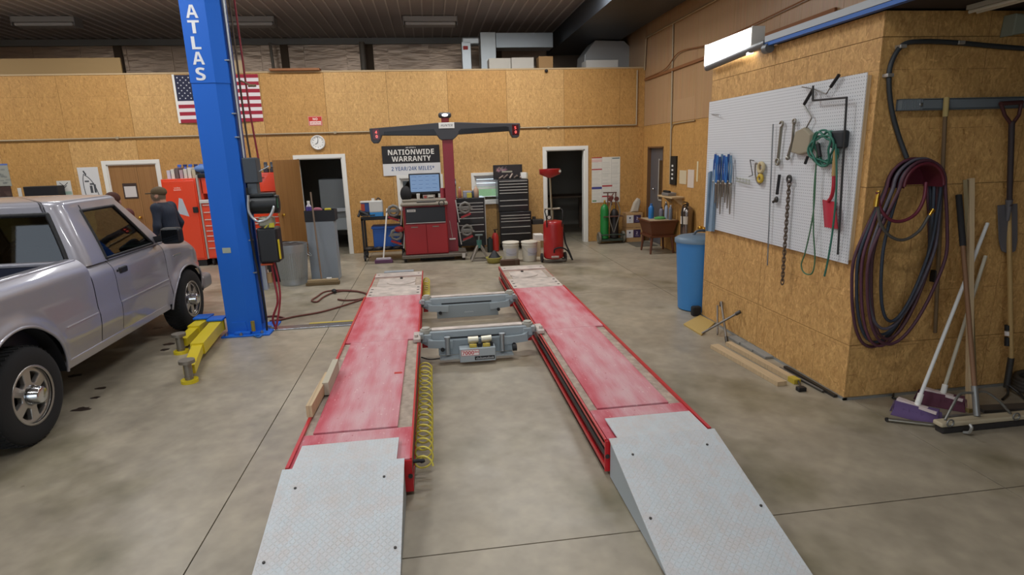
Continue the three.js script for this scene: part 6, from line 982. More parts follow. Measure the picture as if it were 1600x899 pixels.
{
  const x = -4.0, z = -9.45, a = standing(x, z, 1.66, Math.PI * 0.44, 0.06, { l: [[-0.26, 1.15, 0.02], [-0.24, 0.92, 0.12]], r: [[0.26, 1.15, -0.02], [0.26, 0.9, 0.05]] });
  const h = a.points.crown, f = a.f;
  const capG = [ball(h[0], h[1] + 0.0, h[2], 0.108, 1, 0.72, 1), (() => { const g = new THREE.CylinderGeometry(0.085, 0.085, 0.014, 20).scale(1, 1, 0.85); return g.translate(h[0] + f[0] * 0.12, h[1] - 0.02, h[2] + f[1] * 0.12); })()];
  person('man in a brown cap and dark navy jacket standing by the truck hood', a, { skin: 0xb98a72, jacket: 0x1c2536, trousers: 0x2a2f3a, shoes: 0x1d1a18, hair: 0x6b5a48 }, [['cap_crown', capG[0], mat(0x5b4b34, 0.9)], ['cap_brim', capG[1], mat(0x4d3f2c, 0.9)], ['chest_badge', ball(a.points.chest[0] + f[0] * 0.14 + 0.02, a.points.chest[1], a.points.chest[2] + f[1] * 0.14 + 0.06, 0.02, 1, 0.6, 1), mat(0x8d97a6, 0.7)]], [x, 0, z]);
  const b = standing(-4.53, -9.0, 1.60, Math.PI * 0.1, 0.16, { l: [[-0.24, 1.15, 0.25], [-0.16, 1.02, 0.42]], r: [[0.24, 1.15, 0.22], [0.16, 1.0, 0.42]] });
  person('person in a dark red top bending behind the truck cab', b, { skin: 0xa87560, jacket: 0x5a2620, trousers: 0x2b2d33, shoes: 0x1a1817, hair: 0x4a2a20 }, [['hair', ball(b.points.crown[0] - b.f[0] * 0.01, b.points.crown[1] + 0.005, b.points.crown[2] - b.f[1] * 0.01, 0.1, 1, 0.9, 1), mat(0x4a2a20, 0.9)]], [-4.53, 0, -9.0]);
}

// ------------------------------------------------------------------ pegboard on the partition
const PX = XP - 0.035;                                                   // face of the pegboard
const pegTex = canvasTex(128, 128, (c, w, h) => { c.fillStyle = '#d5d8da'; c.fillRect(0, 0, w, h); for (let j = 0; j < 4; j++) for (let i = 0; i < 4; i++) { c.fillStyle = '#565b62'; c.beginPath(); c.arc(i * 32 + 16, j * 32 + 16, 4.4, 0, 7); c.fill(); } }, 1 / 0.1016, 1 / 0.1016);
const PEG = mapped(pegTex, 0.5);
{
  const t = thing('pegboard', 'white perforated pegboard fixed to the side of the partition', 'pegboard', [PX, 1.1, -5.2]);
  mesh('panel', box(PX, PX + 0.006, 1.09, 2.48, -6.38, -3.97), PEG, t);
  each('furring_strip', [box(PX + 0.006, XP - 0.001, 1.12, 2.46, -4.02, -3.965), box(PX + 0.006, XP - 0.001, 1.12, 2.46, -6.36, -6.3), box(PX + 0.006, XP - 0.001, 1.12, 1.18, -6.3, -4.02), box(PX + 0.006, XP - 0.001, 2.4, 2.46, -6.3, -4.02)], WOOD, t);
}
const pg = (px, py, off = 0.03) => onX(px, py, PX - off);
const hook = (px, py) => rod(pg(px, py, 0), pg(px, py, 0.06), 0.003);
for (let i = 0; i < 8; i++) {                                             // pliers with blue grips crowded on two hooks
  const u = i / 7, a = pg(1118 + u * 24, 241 + (i % 3) * 2, 0.025 + (i % 3) * 0.022), m = pg(1116 + u * 25, 284 + (i % 2) * 4, 0.025 + (i % 3) * 0.022), b = pg(1113 + u * 27, 308 + (i % 4) * 9, 0.025 + (i % 3) * 0.022);
  const t = thing('pliers', i % 2 ? 'blue gripped long pliers in the bunch hung beside the denim cloth' : 'blue gripped short pliers in the bunch hung beside the denim cloth', 'pliers', b, 'blue gripped pliers on the pegboard');
  for (const s of [-1, 1]) mesh('grip', tube([[a[0], a[1], a[2] + s * 0.008], [(a[0] + m[0]) / 2, (a[1] + m[1]) / 2, (a[2] + m[2]) / 2 + s * 0.022], [m[0], m[1], m[2] + s * 0.006]], 0.009, 12, 6), mat([0x1d4f98, 0x2f6fb4, 0x183f7a, 0x5f7f98][i % 4], 0.5), t);
  mesh('jaws', [rod(m, b, 0.016, 0.006), ball(...m, 0.02)], mat(0x8d857a, 0.35, 0.8), t);
}
one('peg_hook', [hook(1118, 239), hook(1140, 239)], STEEL, 'steel hooks carrying the blue gripped pliers', 'hook');
{ // denim cloth
  const q = [[1106, 268], [1120, 262], [1121, 300], [1116, 362], [1102, 361], [1103, 310]].map(([x, y]) => pg(x, y, 0.02));
  const g = grid(10, 16, (u, v) => { const l = [lerp(1107, 1103, v), lerp(270, 361, v)], r = [lerp(1120, 1116.5, v), lerp(264, 362, v)], p = pg(lerp(l[0], r[0], u), lerp(l[1], r[1], u), 0.02 + 0.018 * Math.sin(u * 9 + v * 2)); return p; });
  const g2 = g.clone(); g2.translate(-0.008, 0, 0);
  one('denim_cloth', [g, g2], mat(0x7f95a8, 0.95), 'faded denim cloth hanging at the end of the pegboard', 'cloth');
  const w = pg(1112, 255, 0.008), w2 = pg(1108, 268, 0.008); one('paper_tag', box(PX - 0.012, PX - 0.004, w2[1], w[1] + 0.04, w[2] - 0.06, w[2] + 0.04), mat(0xd0dbe6, 0.7), 'pale paper tag above the denim cloth', 'tag');
}
one('hex_key', bent([pg(1178, 251), pg(1172, 250), pg(1176, 274), pg(1170, 276)], 0.004, 6), DARKSTEEL, 'bent hex key hung beside the tape rolls', 'hex key');
one('wire_rack', [bent([pg(1150, 278), pg(1171, 282)], 0.004, 6), bent([pg(1150, 283), pg(1171, 288)], 0.004, 6), ...[0, 1, 2, 3, 4].map((i) => rod(pg(1151 + i * 5, 276.5 + i, 0), pg(1151 + i * 5, 284 + i, 0.035), 0.003, 0.003, 6))], mat(0xa8aa98, 0.4, 0.6), 'small wire rack on the pegboard between pliers and tape', 'rack');
{ const c = pg(1189, 262, 0.03), t = thing('tape_roll', 'cream masking tape roll hanging on the pegboard', 'tape', c); mesh('roll', new THREE.TorusGeometry(0.042, 0.017, 10, 24).rotateY(Math.PI / 2).translate(...c), mat(0xc2b38a, 0.7), t); mesh('core', new THREE.TorusGeometry(0.024, 0.006, 8, 20).rotateY(Math.PI / 2).translate(...c), mat(0x8a7550, 0.8), t);
  const d = pg(1188, 279, 0.03), k = thing('tape_roll', 'yellow tape roll below the cream masking tape', 'tape', d); mesh('roll', new THREE.TorusGeometry(0.03, 0.016, 10, 24).rotateY(Math.PI / 2).translate(...d), mat(0xc2a436, 0.6), k); mesh('core', new THREE.TorusGeometry(0.017, 0.004, 8, 20).rotateY(Math.PI / 2).translate(...d), mat(0x8a7550, 0.8), k);
  one('twine_bundle', tube([pg(1181, 255), pg(1180, 270), pg(1183, 284), pg(1188, 288), pg(1185, 272), pg(1184, 258)], 0.008, 40, 6, true), mat(0x7d7468, 0.8), 'grey twine loop hung beside the tape rolls', 'twine'); }
one('steel_rod', rod(pg(1208, 194), pg(1199, 415), 0.006), mat(0x8d9090, 0.35, 0.8), 'long thin steel rod hanging from the pegboard', 'rod');
{ const t = thing('combination_wrench', 'long steel combination wrench hung on the pegboard', 'wrench', pg(1213, 255)); mesh('shank', bar(pg(1221, 198), pg(1216, 247), 0.012, 0.022, [1, 0, 0]), mat(0x8a8678, 0.35, 0.8), t); mesh('ring', new THREE.TorusGeometry(0.026, 0.01, 8, 20).rotateY(Math.PI / 2).translate(...pg(1215, 253)), mat(0x8a8678, 0.35, 0.8), t); mesh('open_end', new THREE.TorusGeometry(0.022, 0.009, 8, 14, 4.4).rotateY(Math.PI / 2).translate(...pg(1221, 194)), mat(0x8a8678, 0.35, 0.8), t); }
{ const t = thing('ratchet', 'black handled ratchet hung below the long wrench', 'ratchet', pg(1213, 320)); mesh('handle', rod(pg(1218, 273), pg(1214, 304), 0.013), BLACK, t); mesh('head', [ball(...pg(1213, 312), 0.024, 0.7, 1.2, 1), rod(pg(1213, 312), pg(1208, 316), 0.012)], DARKSTEEL, t); }
one('spanner', [bar(pg(1241, 191), pg(1238, 224), 0.01, 0.02, [1, 0, 0]), new THREE.TorusGeometry(0.02, 0.008, 8, 16).rotateY(Math.PI / 2).translate(...pg(1241, 190)), rod(pg(1238, 222), pg(1231, 246), 0.012), ball(...pg(1231, 247), 0.02)], mat(0x8f8b80, 0.35, 0.8), 'short steel spanner beside the canvas pouch', 'spanner');
one('canvas_pouch', ext(poly([[0, 0], [0.12, -0.02], [0.24, 0.0], [0.25, 0.14], [0.15, 0.2], [0.04, 0.17]]), 0.05, 0.012).rotateY(-Math.PI / 2).translate(PX - 0.005, pg(1240, 238)[1], pg(1239, 238)[2]), mat(0x9a917c, 0.9), 'worn canvas pouch hung behind the green cord', 'pouch');
{ const t = thing('crank_brace', 'bent steel crank brace with two black grips', 'brace', pg(1271, 157));
  mesh('crank', [bent([pg(1253, 136), pg(1271, 139), pg(1291, 147), pg(1298, 136)], 0.005, 6), bent([pg(1256.5, 164), pg(1268.5, 184), pg(1256.5, 206)], 0.006, 6)], mat(0x8d8d88, 0.35, 0.8), t);
  each('grip', [rod(pg(1256.5, 163), pg(1269.5, 141), 0.013), rod(pg(1298, 136), pg(1311, 117), 0.013)], BLACK, t); }
one('pry_rod', bent([pg(1270.5, 134, 0.05), pg(1270, 157, 0.05), pg(1323, 152.5, 0.05), pg(1309, 398, 0.05)], 0.008, 8), mat(0x2e2d2c, 0.5, 0.3), 'long black rod bent at a right angle hanging in front of the pegboard', 'rod');
{ // green cord
  const c = pg(1287, 232, 0.05), pts = []; for (let i = 0; i <= 96; i++) { const a = i / 96 * Math.PI * 2 * 5, r = 0.1 + 0.022 * Math.sin(i * 0.9); pts.push([c[0] - 0.03 * Math.sin(i * 0.37), c[1] + r * 1.15 * Math.cos(a), c[2] + r * Math.sin(a) * 1.25]); }
  const t = thing('extension_cord', 'green extension cord coiled on the pegboard with loops hanging down', 'cord', c);
  mesh('coil', tube(pts, 0.0085, 260, 7), mat(0x2f6f5c, 0.55), t);
  mesh('hanging_loop', tube([pg(1278, 222, 0.05), pg(1275, 260, 0.05), pg(1271, 330, 0.05), pg(1258, 395, 0.04), pg(1252, 415, 0.04), pg(1256, 426, 0.04), pg(1268, 428, 0.04), pg(1273, 410, 0.04), pg(1271, 360, 0.05), pg(1273, 280, 0.05), pg(1280, 225, 0.05)], 0.006, 120, 6), mat(0x3f6a4a, 0.6), t);
  mesh('free_end', tube([pg(1306, 225, 0.06), pg(1307, 290, 0.07), pg(1301, 360, 0.06), pg(1292, 415, 0.05), pg(1288, 432, 0.05)], 0.008, 60, 6), mat(0x2f6a58, 0.55), t);
  mesh('plug', [rod(pg(1278, 225, 0.06), pg(1281, 245, 0.06), 0.016), rod(pg(1262, 245, 0.05), pg(1258, 256, 0.05), 0.012)], BLACK, t); }
one('rubber_bracket', [rbox(PX - 0.06, PX, pg(1310, 232)[1], pg(1310, 204)[1], pg(1320, 215)[2] - 0.13, pg(1320, 215)[2] + 0.02, 0.02)], mat(0x22262a, 0.7), 'black rubber bracket behind the green cord coil', 'bracket');
{ const t = thing('red_shovel', 'short red shovel hanging head down on the pegboard', 'shovel', pg(1298, 356)); mesh('wood_handle', rod(pg(1306, 232, 0.04), pg(1303, 275, 0.04), 0.017), HANDLE, t); mesh('shaft', tube([pg(1303, 274, 0.04), pg(1302, 295, 0.04), pg(1299, 308, 0.03), pg(1294, 315, 0.025)], 0.014, 24, 8), mat(0xb02434, 0.45), t);
  mesh('blade', grid(8, 8, (u, v) => { const p = pg(lerp(lerp(1285, 1288, v), lerp(1305, 1309, v), u), lerp(lerp(312, 355, v), lerp(316, 358, v), u), 0.02 + 0.025 * Math.pow(2 * u - 1, 2)); return p; }), mat(0xb83040, 0.5), t); mesh('blade_back', grid(8, 8, (u, v) => { const p = pg(lerp(lerp(1285, 1288, v), lerp(1305, 1309, v), u), lerp(lerp(312, 355, v), lerp(316, 358, v), u), 0.02 + 0.025 * Math.pow(2 * u - 1, 2)); p[0] += 0.004; return p; }), mat(0xb83040, 0.5), t); }
{ // chain
  const a = pg(1233, 288, 0.035), b = pg(1222, 446, 0.035), t = thing('steel_chain', 'rusty steel chain hanging from a hook on the pegboard', 'chain', b), n = 27, lg = new THREE.TorusGeometry(0.0135, 0.0046, 6, 14).scale(1, 2.0, 1), m = mat(0x6b5d50, 0.5, 0.7), L = Math.hypot(a[1] - b[1]) / n;
  for (let i = 0; i < n; i++) { const o = mesh('link', lg, m, t); o.position.set(lerp(a[0], b[0], i / n) - b[0], lerp(a[1], b[1], i / n) - b[1], lerp(a[2], b[2], i / n) - b[2]); o.rotation.y = i % 2 ? 0.7 : 0.7 + Math.PI / 2; }
  mesh('ring', [new THREE.TorusGeometry(0.03, 0.009, 8, 20).rotateY(Math.PI / 2).translate(...pg(1233, 280, 0.035)), rod(pg(1233, 278, 0), pg(1233, 276, 0.06), 0.006)], DARKSTEEL, t); }
one('cup_hook', bent([onX(1112, 178.5, PX), pg(1124, 179, 0.05), pg(1125, 182, 0.05)], 0.004, 6), STEEL, 'empty steel hook at the top corner of the pegboard', 'hook');
// ------------------------------------------------------------------ front face of the partition
const fc = (px, py, off = 0.03) => onZ(px, py, ZP + off);
{ const t = thing('black_pipe', 'black flexible pipe curving down the partition front', 'pipe', fc(1410, 240)); mesh('pipe', tube([fc(1660, 80), fc(1600, 76), fc(1540, 71), fc(1490, 66.5), fc(1440, 65), fc(1415, 68), fc(1403, 78), fc(1391, 104), fc(1389, 130), fc(1393, 170), fc(1404, 212), fc(1417, 247, 0.06)], 0.017, 90, 10), mat(0x2f3438, 0.5), t); each('clamp', [rbox(...[0, 0], 0, 0, 0, 0)].slice(1).concat([[1408, 73], [1388, 118], [1499, 67]].map(([x, y]) => { const p = fc(x, y); return rbox(p[0] - 0.025, p[0] + 0.025, p[1] - 0.012, p[1] + 0.012, ZP, ZP + 0.055, 0.004); })), mat(0xb4b4b0, 0.35, 0.7), t); }
{ const a = fc(1401, 154, 0), t = thing('cable_duct', 'grey slotted cable duct screwed across the partition front', 'cable duct', [4.2, 2.2, ZP]);
  mesh('channel', [box(a[0], 5.2, 2.205, 2.285, ZP, ZP + 0.012), box(a[0], 5.2, 2.205, 2.211, ZP, ZP + 0.05), box(a[0], 5.2, 2.279, 2.285, ZP, ZP + 0.05)], mat(0x5d6468, 0.55), t);
  mesh('cover', box(a[0] + 0.17, 5.2, 2.215, 2.275, ZP + 0.045, ZP + 0.052), mat(0x687075, 0.5), t);
  for (let i = 0; i < 14; i++) mesh('fin', box(a[0] + 0.005 + i * 0.012, a[0] + 0.011 + i * 0.012, 2.211, 2.279, ZP + 0.012, ZP + 0.05), mat(0x7c8488, 0.5), t);
  mesh('screw', ball(a[0] + 0.15, 2.245, ZP + 0.055, 0.014, 1, 1, 0.5), STEEL, t); }
{ // hose hanger and hoses
  const c = fc(1430, 290, 0.1), MAR = mat(0x5c1f2c, 0.45), t = thing('hose_hanger', 'maroon half round hose hanger on the partition front', 'hanger', [c[0], c[1], ZP]);
  mesh('saddle', new THREE.CylinderGeometry(0.15, 0.15, 0.17, 28, 1, true, -1.65, 3.3).rotateX(-Math.PI / 2).translate(c[0], c[1], ZP + 0.09), MAR, t);
  mesh('saddle_flange', new THREE.TorusGeometry(0.155, 0.012, 8, 28, Math.PI).translate(c[0], c[1], ZP + 0.175), MAR, t);
  mesh('back_plate', ext(poly(Array.from({ length: 21 }, (_, i) => [c[0] + 0.16 * Math.cos(i / 20 * Math.PI), c[1] + 0.16 * Math.sin(i / 20 * Math.PI)])), 0.01).translate(0, 0, ZP), MAR, t);
  const loop = (dx0, dx1, yb, r, m, zo, label, top = 0.165) => { const cx = c[0], pts = []; const lx = fc(dx0, 430, 0.1)[0], rx = fc(dx1, 430, 0.1)[0], by = fc(1385, yb, 0.1)[1];
    for (let i = 0; i < 28; i++) { const a = i / 28 * Math.PI * 2; let px, py; if (Math.sin(a) >= 0) { px = cx + Math.cos(a) * top; py = c[1] + Math.sin(a) * top; } else { const k = -Math.sin(a); px = lerp(cx, (lx + rx) / 2, k) + Math.cos(a) * lerp(top, (rx - lx) / 2 * 1.08, Math.min(1, k * 2.2)); py = lerp(c[1], by, k); } pts.push([px, py, ZP + zo + 0.003 * Math.sin(a * 2 + zo * 90)]); }
    return one('air_hose', tube(pts, r, 120, 8, true), m, label, 'hose', 'hoses coiled on the maroon hanger'); };
  const hm = [mat(0x4c2a36, 0.6), mat(0x2c3440, 0.6), mat(0x5a3240, 0.6), mat(0x3b4450, 0.6), mat(0x4a2b30, 0.6), mat(0x55505a, 0.6)];
  [[1327, 1450, 547, 0], [1332, 1446, 538, 1], [1338, 1450, 543, 2], [1345, 1441, 524, 3], [1350, 1446, 530, 4], [1336, 1440, 512, 5], [1356, 1432, 500, 1], [1330, 1453, 534, 0]].forEach(([a, b, y, k], i) => loop(a, b, y, 0.0115, hm[k], 0.022 + i * 0.0205, k === 1 || k === 3 ? 'dark blue air hose looped long over the maroon hanger' : k === 5 ? 'grey air hose looped long over the maroon hanger' : 'maroon air hose looped long over the maroon hanger', 0.165 + (i % 3) * 0.012));
  one('short_hose', tube([fc(1371, 300, 0.2), fc(1375, 325, 0.2), fc(1390, 343, 0.2), fc(1408, 346, 0.2), fc(1430, 335, 0.2), fc(1443, 312, 0.19), fc(1447, 285, 0.17)], 0.012, 60), mat(0x6b2838, 0.5), 'short maroon hose end looping across the hanger', 'hose');
  one('short_hose', tube([fc(1372, 322, 0.2), fc(1376, 350, 0.2), fc(1392, 370, 0.2), fc(1412, 375, 0.2), fc(1435, 362, 0.2), fc(1453, 335, 0.2)], 0.011, 60), mat(0x504c48, 0.5), 'short grey hose end with a brass tip below the hanger', 'hose');
  one('brass_coupling', [rod(fc(1373, 298, 0.2), fc(1370, 311, 0.2), 0.013), rod(fc(1370, 311, 0.2), fc(1368, 323, 0.2), 0.018)], BRASS, 'brass coupling at the end of the maroon hose', 'coupling');
  one('brass_coupling', [rod(fc(1452, 337, 0.2), fc(1458, 327, 0.2), 0.012), rod(fc(1455, 332, 0.2), fc(1458, 328, 0.2), 0.015)], BRASS, 'small brass tip at the end of the grey hose', 'coupling'); }
{ const t = thing('hoe', 'long thin wooden handled tool hung from the cable duct', 'garden tool', fc(1458, 560)); mesh('handle', rod(fc(1477, 175, 0.08), fc(1461, 520, 0.06), 0.014), mat(0x6a543a, 0.7), t); mesh('handle_tip', rod(fc(1479, 152, 0.08), fc(1477, 182, 0.08), 0.018), mat(0xa8945e, 0.7), t); mesh('clip', rbox(fc(1456, 440)[0] - 0.015, fc(1456, 440)[0] + 0.02, fc(1456, 440)[1], fc(1456, 422)[1], ZP + 0.02, ZP + 0.07, 0.004), BLACK, t); }
{ const t = thing('digging_shovel', 'old dark spade hung by its D handle from the duct', 'shovel', fc(1570, 395)); const M1 = mat(0x3b3234, 0.6, 0.2);
  mesh('grip', [bent([fc(1563, 162, 0.09), fc(1597, 160, 0.09)], 0.015), bent([fc(1564, 162, 0.09), fc(1570, 180, 0.09), fc(1580, 194, 0.09)], 0.012), bent([fc(1596, 161, 0.09), fc(1592, 180, 0.09), fc(1582, 194, 0.09)], 0.012)], mat(0x4a2626, 0.6), t);
  mesh('shaft', rod(fc(1581, 190, 0.09), fc(1577, 322, 0.06), 0.02, 0.018), M1, t);
  mesh('blade', ext(poly([[1557, 321], [1588, 318], [1588, 375], [1585, 392], [1574, 397], [1563, 392], [1559, 375]].map(([x, y]) => { const p = fc(x, y); return [p[0], p[1]]; })), 0.006, 0.002).translate(0, 0, ZP + 0.035), mat(0x6a686c, 0.55, 0.3), t); mesh('socket', rod(fc(1577, 312, 0.06), fc(1574, 345, 0.046), 0.024, 0.012), mat(0x6a686c, 0.55, 0.3), t); }
{ const t = thing('garden_fork', 'wooden handled tool with black bands standing behind the spade', 'garden tool', [4.58, 0, ZP + 0.2]); const b = [4.46, 0.06, ZP + 0.14], a = fc(1576, 330, 0.025);
  mesh('handle', rod([b[0], 0.28, b[2]], a, 0.017), HANDLE, t); mesh('ferrule', rod([b[0], 0.05, b[2]], [b[0] - 0.005, 0.3, b[2]], 0.022), DARKSTEEL, t); const q = (k) => [lerp(b[0], a[0], k), lerp(0.06, a[1], k), lerp(b[2], a[2], k)]; each('band', [rod(q(0.24), q(0.29), 0.019), rod(q(0.33), q(0.36), 0.019)], BLACK, t); mesh('white_band', rod(q(0.3), q(0.325), 0.0185), mat(0xd8cfc8, 0.6), t); mesh('tine', [tube([[b[0], 0.08, b[2]], [b[0] - 0.05, 0.03, b[2] + 0.06], [b[0] - 0.16, 0.012, b[2] + 0.12]], 0.009), tube([[b[0], 0.08, b[2]], [b[0] + 0.03, 0.03, b[2] + 0.08], [b[0] - 0.02, 0.012, b[2] + 0.2]], 0.009)], DARKSTEEL, t); }
{ // leaning poles and brooms; feet on the floor, tops against the strand board
  const lean = (bx, by, tx, ty, off = 0.03, h = 0.02) => [onFloor(bx, by, h), fc(tx, ty, off)];
  let [a, b] = lean(1514, 640, 1517, 279); const t1 = thing('wooden_pole', 'pale square wooden pole leaning on the partition front', 'pole', a); mesh('pole', bar([a[0], 0.03, a[2]], b, 0.034, 0.034), WOOD, t1); mesh('end_cap', bar([a[0], 0, a[2]], [a[0], 0.03, a[2]], 0.038, 0.038, [1, 0, 0]), mat(0x8d7748, 0.7), t1);
  [a, b] = lean(1524, 628, 1509, 281); one('wooden_pole', bar([a[0], 0.02, a[2]], b, 0.026, 0.026), mat(0x8a7a58, 0.7), 'thin dull wooden pole leaning behind the square one', 'pole');
  const broom = (tx, ty, x0, y0, x1, y1, col, hc, label) => { const tp = fc(tx, ty, 0.035), L = onFloor(x0, y0, 0.0), R = onFloor(x1, y1, 0.0), t = thing('angle_broom', label, 'broom', [(L[0] + R[0]) / 2, 0, (L[2] + R[2]) / 2]);
    const mid = [(L[0] + R[0]) / 2, 0.11, (L[2] + R[2]) / 2];
    mesh('handle', rod([mid[0], 0.12, mid[2]], tp, 0.013), hc, t); mesh('socket', rod([mid[0], 0.1, mid[2]], [lerp(mid[0], tp[0], 0.05), lerp(0.12, tp[1], 0.05), lerp(mid[2], tp[2], 0.05)], 0.02), WHITE, t);
    mesh('head', bar([L[0] + 0.02, 0.11, L[2]], [R[0] - 0.02, 0.085, R[2]], 0.045, 0.022), mat(0xcdbdb8, 0.5), t);
    const g = new THREE.BoxGeometry(Math.hypot(R[0] - L[0], R[2] - L[2]), 0.1, 0.07, 20, 2, 4), p = g.attributes.position; for (let i = 0; i < p.count; i++) { const low = p.getY(i) < 0; p.setX(i, p.getX(i) * (low ? 1.06 : 0.96)); p.setZ(i, p.getZ(i) * (low ? 1.7 : 0.7)); } g.rotateY(-Math.atan2(R[2] - L[2], R[0] - L[0])).translate(mid[0], 0.052, mid[2]); g.computeVertexNormals();
    mesh('bristles', g, col, t);
    const tufts = []; for (let i = 0; i < 240; i++) { const u = rnd(), s = rr(-1, 1), bx = lerp(L[0], R[0], u), bz = lerp(L[2], R[2], u) + s * 0.055; tufts.push(rod([bx + rr(-0.01, 0.01), 0.001, bz], [lerp(bx, mid[0], 0.04), 0.095, bz - s * 0.028], 0.0035, 0.0025, 4)); }
    const st = mesh('bristle_tips', tufts, col, t); st.userData.kind = 'stuff'; };
  const bump = (c) => mat(c, 0.95);
  broom(1543, 349, 1396, 645, 1466, 662, bump(0x5e4a72), mat(0xdcdcd8, 0.4), 'white handled broom with purple bristles leaning on the partition');
  broom(1540, 400, 1436, 628, 1506, 641, bump(0x5c3342), mat(0xc4bda8, 0.5), 'white handled broom with maroon bristles behind the purple one');
  // wide push broom with braces
  const c0 = onFloor(1462, 676, 0.0), cx0 = c0[0], cz = c0[2], t = thing('wide_push_broom', 'wide push broom with a pale wooden head and steel braces', 'broom', [cx0 + 0.35, 0, cz]);
  mesh('head', rbox(cx0, cx0 + 0.76, 0.05, 0.085, cz - 0.04, cz + 0.04, 0.012), mat(0xb5a88c, 0.7), t); mesh('bristles', rbox(cx0 + 0.02, cx0 + 0.74, 0, 0.052, cz - 0.035, cz + 0.035, 0.01), mat(0x2c2825, 0.9), t);
  const sk = [cx0 + 0.32, 0.09, cz - 0.01], tp = fc(1498, 305, 0.035), k = (u) => [lerp(sk[0], tp[0], u), lerp(sk[1], tp[1], u), lerp(sk[2], tp[2], u)];
  mesh('handle', rod(k(0.02), k(0.78), 0.016), mat(0x7d5a3e, 0.65), t); mesh('grip', rod(k(0.76), k(1), 0.021), mat(0x232122, 0.8), t); mesh('socket', [rod(k(0), k(0.13), 0.021), bar([sk[0], 0.09, cz - 0.02], k(0.1), 0.03, 0.006)], mat(0x8d8d8a, 0.4, 0.6), t);
  const e = k(0.1); for (const s of [-1, 1]) mesh('brace', tube([[sk[0] + s * 0.26, 0.088, cz], [sk[0] + s * 0.18, e[1] * 0.75, (cz + e[2]) / 2], [sk[0] + s * 0.1, e[1], e[2]], [e[0], e[1], e[2]]], 0.009, 30), mat(0x84847f, 0.4, 0.6), t);
  for (const s of [-1, 1]) mesh('brace_hook', new THREE.TorusGeometry(0.025, 0.006, 6, 14).translate(sk[0] + s * 0.26, 0.085, cz + 0.042), mat(0x84847f, 0.4, 0.6), t);
  // tubes and rails lying on the floor
  const tubeA = onFloor(1386, 656, 0.016), tubeB = onFloor(1484, 667, 0.016), ta = thing('floor_tube', 'polished steel tube lying in front of the purple broom', 'tube', tubeA); mesh('tube', rod(tubeA, tubeB, 0.015), mat(0xa09a8c, 0.3, 0.8), ta); mesh('end_plug', rod([tubeA[0] - 0.006, 0.016, tubeA[2]], [tubeA[0] + 0.006, 0.016, tubeA[2]], 0.016), BLACK, ta);
  one('flat_rail', bar(onFloor(1462, 652, 0.008), onFloor(1640, 645, 0.008), 0.03, 0.014), mat(0x8f9494, 0.35, 0.7), 'flat steel rail lying behind the wide push broom', 'rail');
  one('flat_rail', bar(onFloor(1530, 640, 0.012), onFloor(1640, 634, 0.012), 0.09, 0.024), mat(0x5d5a57, 0.5, 0.4), 'wide dull rail lying near the wall behind the push broom', 'rail');
  one('bent_wire', [tube([onFloor(1395, 622, 0.012), onFloor(1398, 615, 0.012), onFloor(1440, 611, 0.012), onFloor(1480, 606, 0.012)], 0.008, 30), tube([onFloor(1395, 622, 0.012), onFloor(1420, 627, 0.012), onFloor(1440, 630, 0.012)], 0.008, 30)], mat(0x2a2826, 0.6), 'dark wire frame on the floor behind the maroon broom', 'frame');
  const hp = []; for (let i = 0; i <= 60; i++) { const a = i / 60 * Math.PI * 2 * 4, q = onFloor(1620, 606, 0.02); hp.push([q[0] + Math.cos(a) * (0.2 - i * 0.0006), 0.02 + i * 0.0016, q[2] + 0.14 * Math.sin(a) + 0.02]); } one('coiled_hose', tube(hp, 0.018, 200), mat(0x3a352e, 0.7), 'dark hose coiled on the floor by the garden fork', 'hose');
  one('white_hook', tube([onFloor(1516, 664, 0.1), onFloor(1518, 668, 0.09), onFloor(1514, 676, 0.03), onFloor(1506, 676, 0.012)], 0.01, 20), mat(0xb4b4b0, 0.4, 0.4), 'pale steel hook standing behind the push broom head', 'hook');
}
{ // lamp under the deck and a pale wall box
  const a = onZ(1487, 18, -3.86);
  const l = local('deck_strip_light', 'unlit twin strip light fixed under the storage deck', 'light', [3.72, 2.83, -3.2]); mesh('housing', box(-0.05, 0.05, 0.02, 0.05, -0.6, 0.6), mat(0xb0aa98, 0.5), l); each('lamp_tube', [-0.03, 0.03].map((x) => rod([x, 0.008, -0.59], [x, 0.008, 0.59], 0.012)), mat(0xd0cab8, 0.4), l);
  const b = thing('wall_speaker', 'pale angled box high on the partition front', 'speaker', fc(1570, 58, 0)); mesh('cabinet', ext(poly([[1567, 58], [1574, 24], [1592, 26], [1602, 52]].map(([x, y]) => { const p = fc(x, y); return [p[0], p[1]]; })), 0.1, 0.008).translate(0, 0, ZP + 0.001), mat(0x8f9484, 0.6), b); mesh('side_panel', ext(poly([[1593, 26], [1612, 22], [1616, 50], [1603, 52]].map(([x, y]) => { const p = fc(x, y); return [p[0], p[1]]; })), 0.08, 0.008).translate(0, 0, ZP + 0.001), mat(0x3d4038, 0.6), b);
}
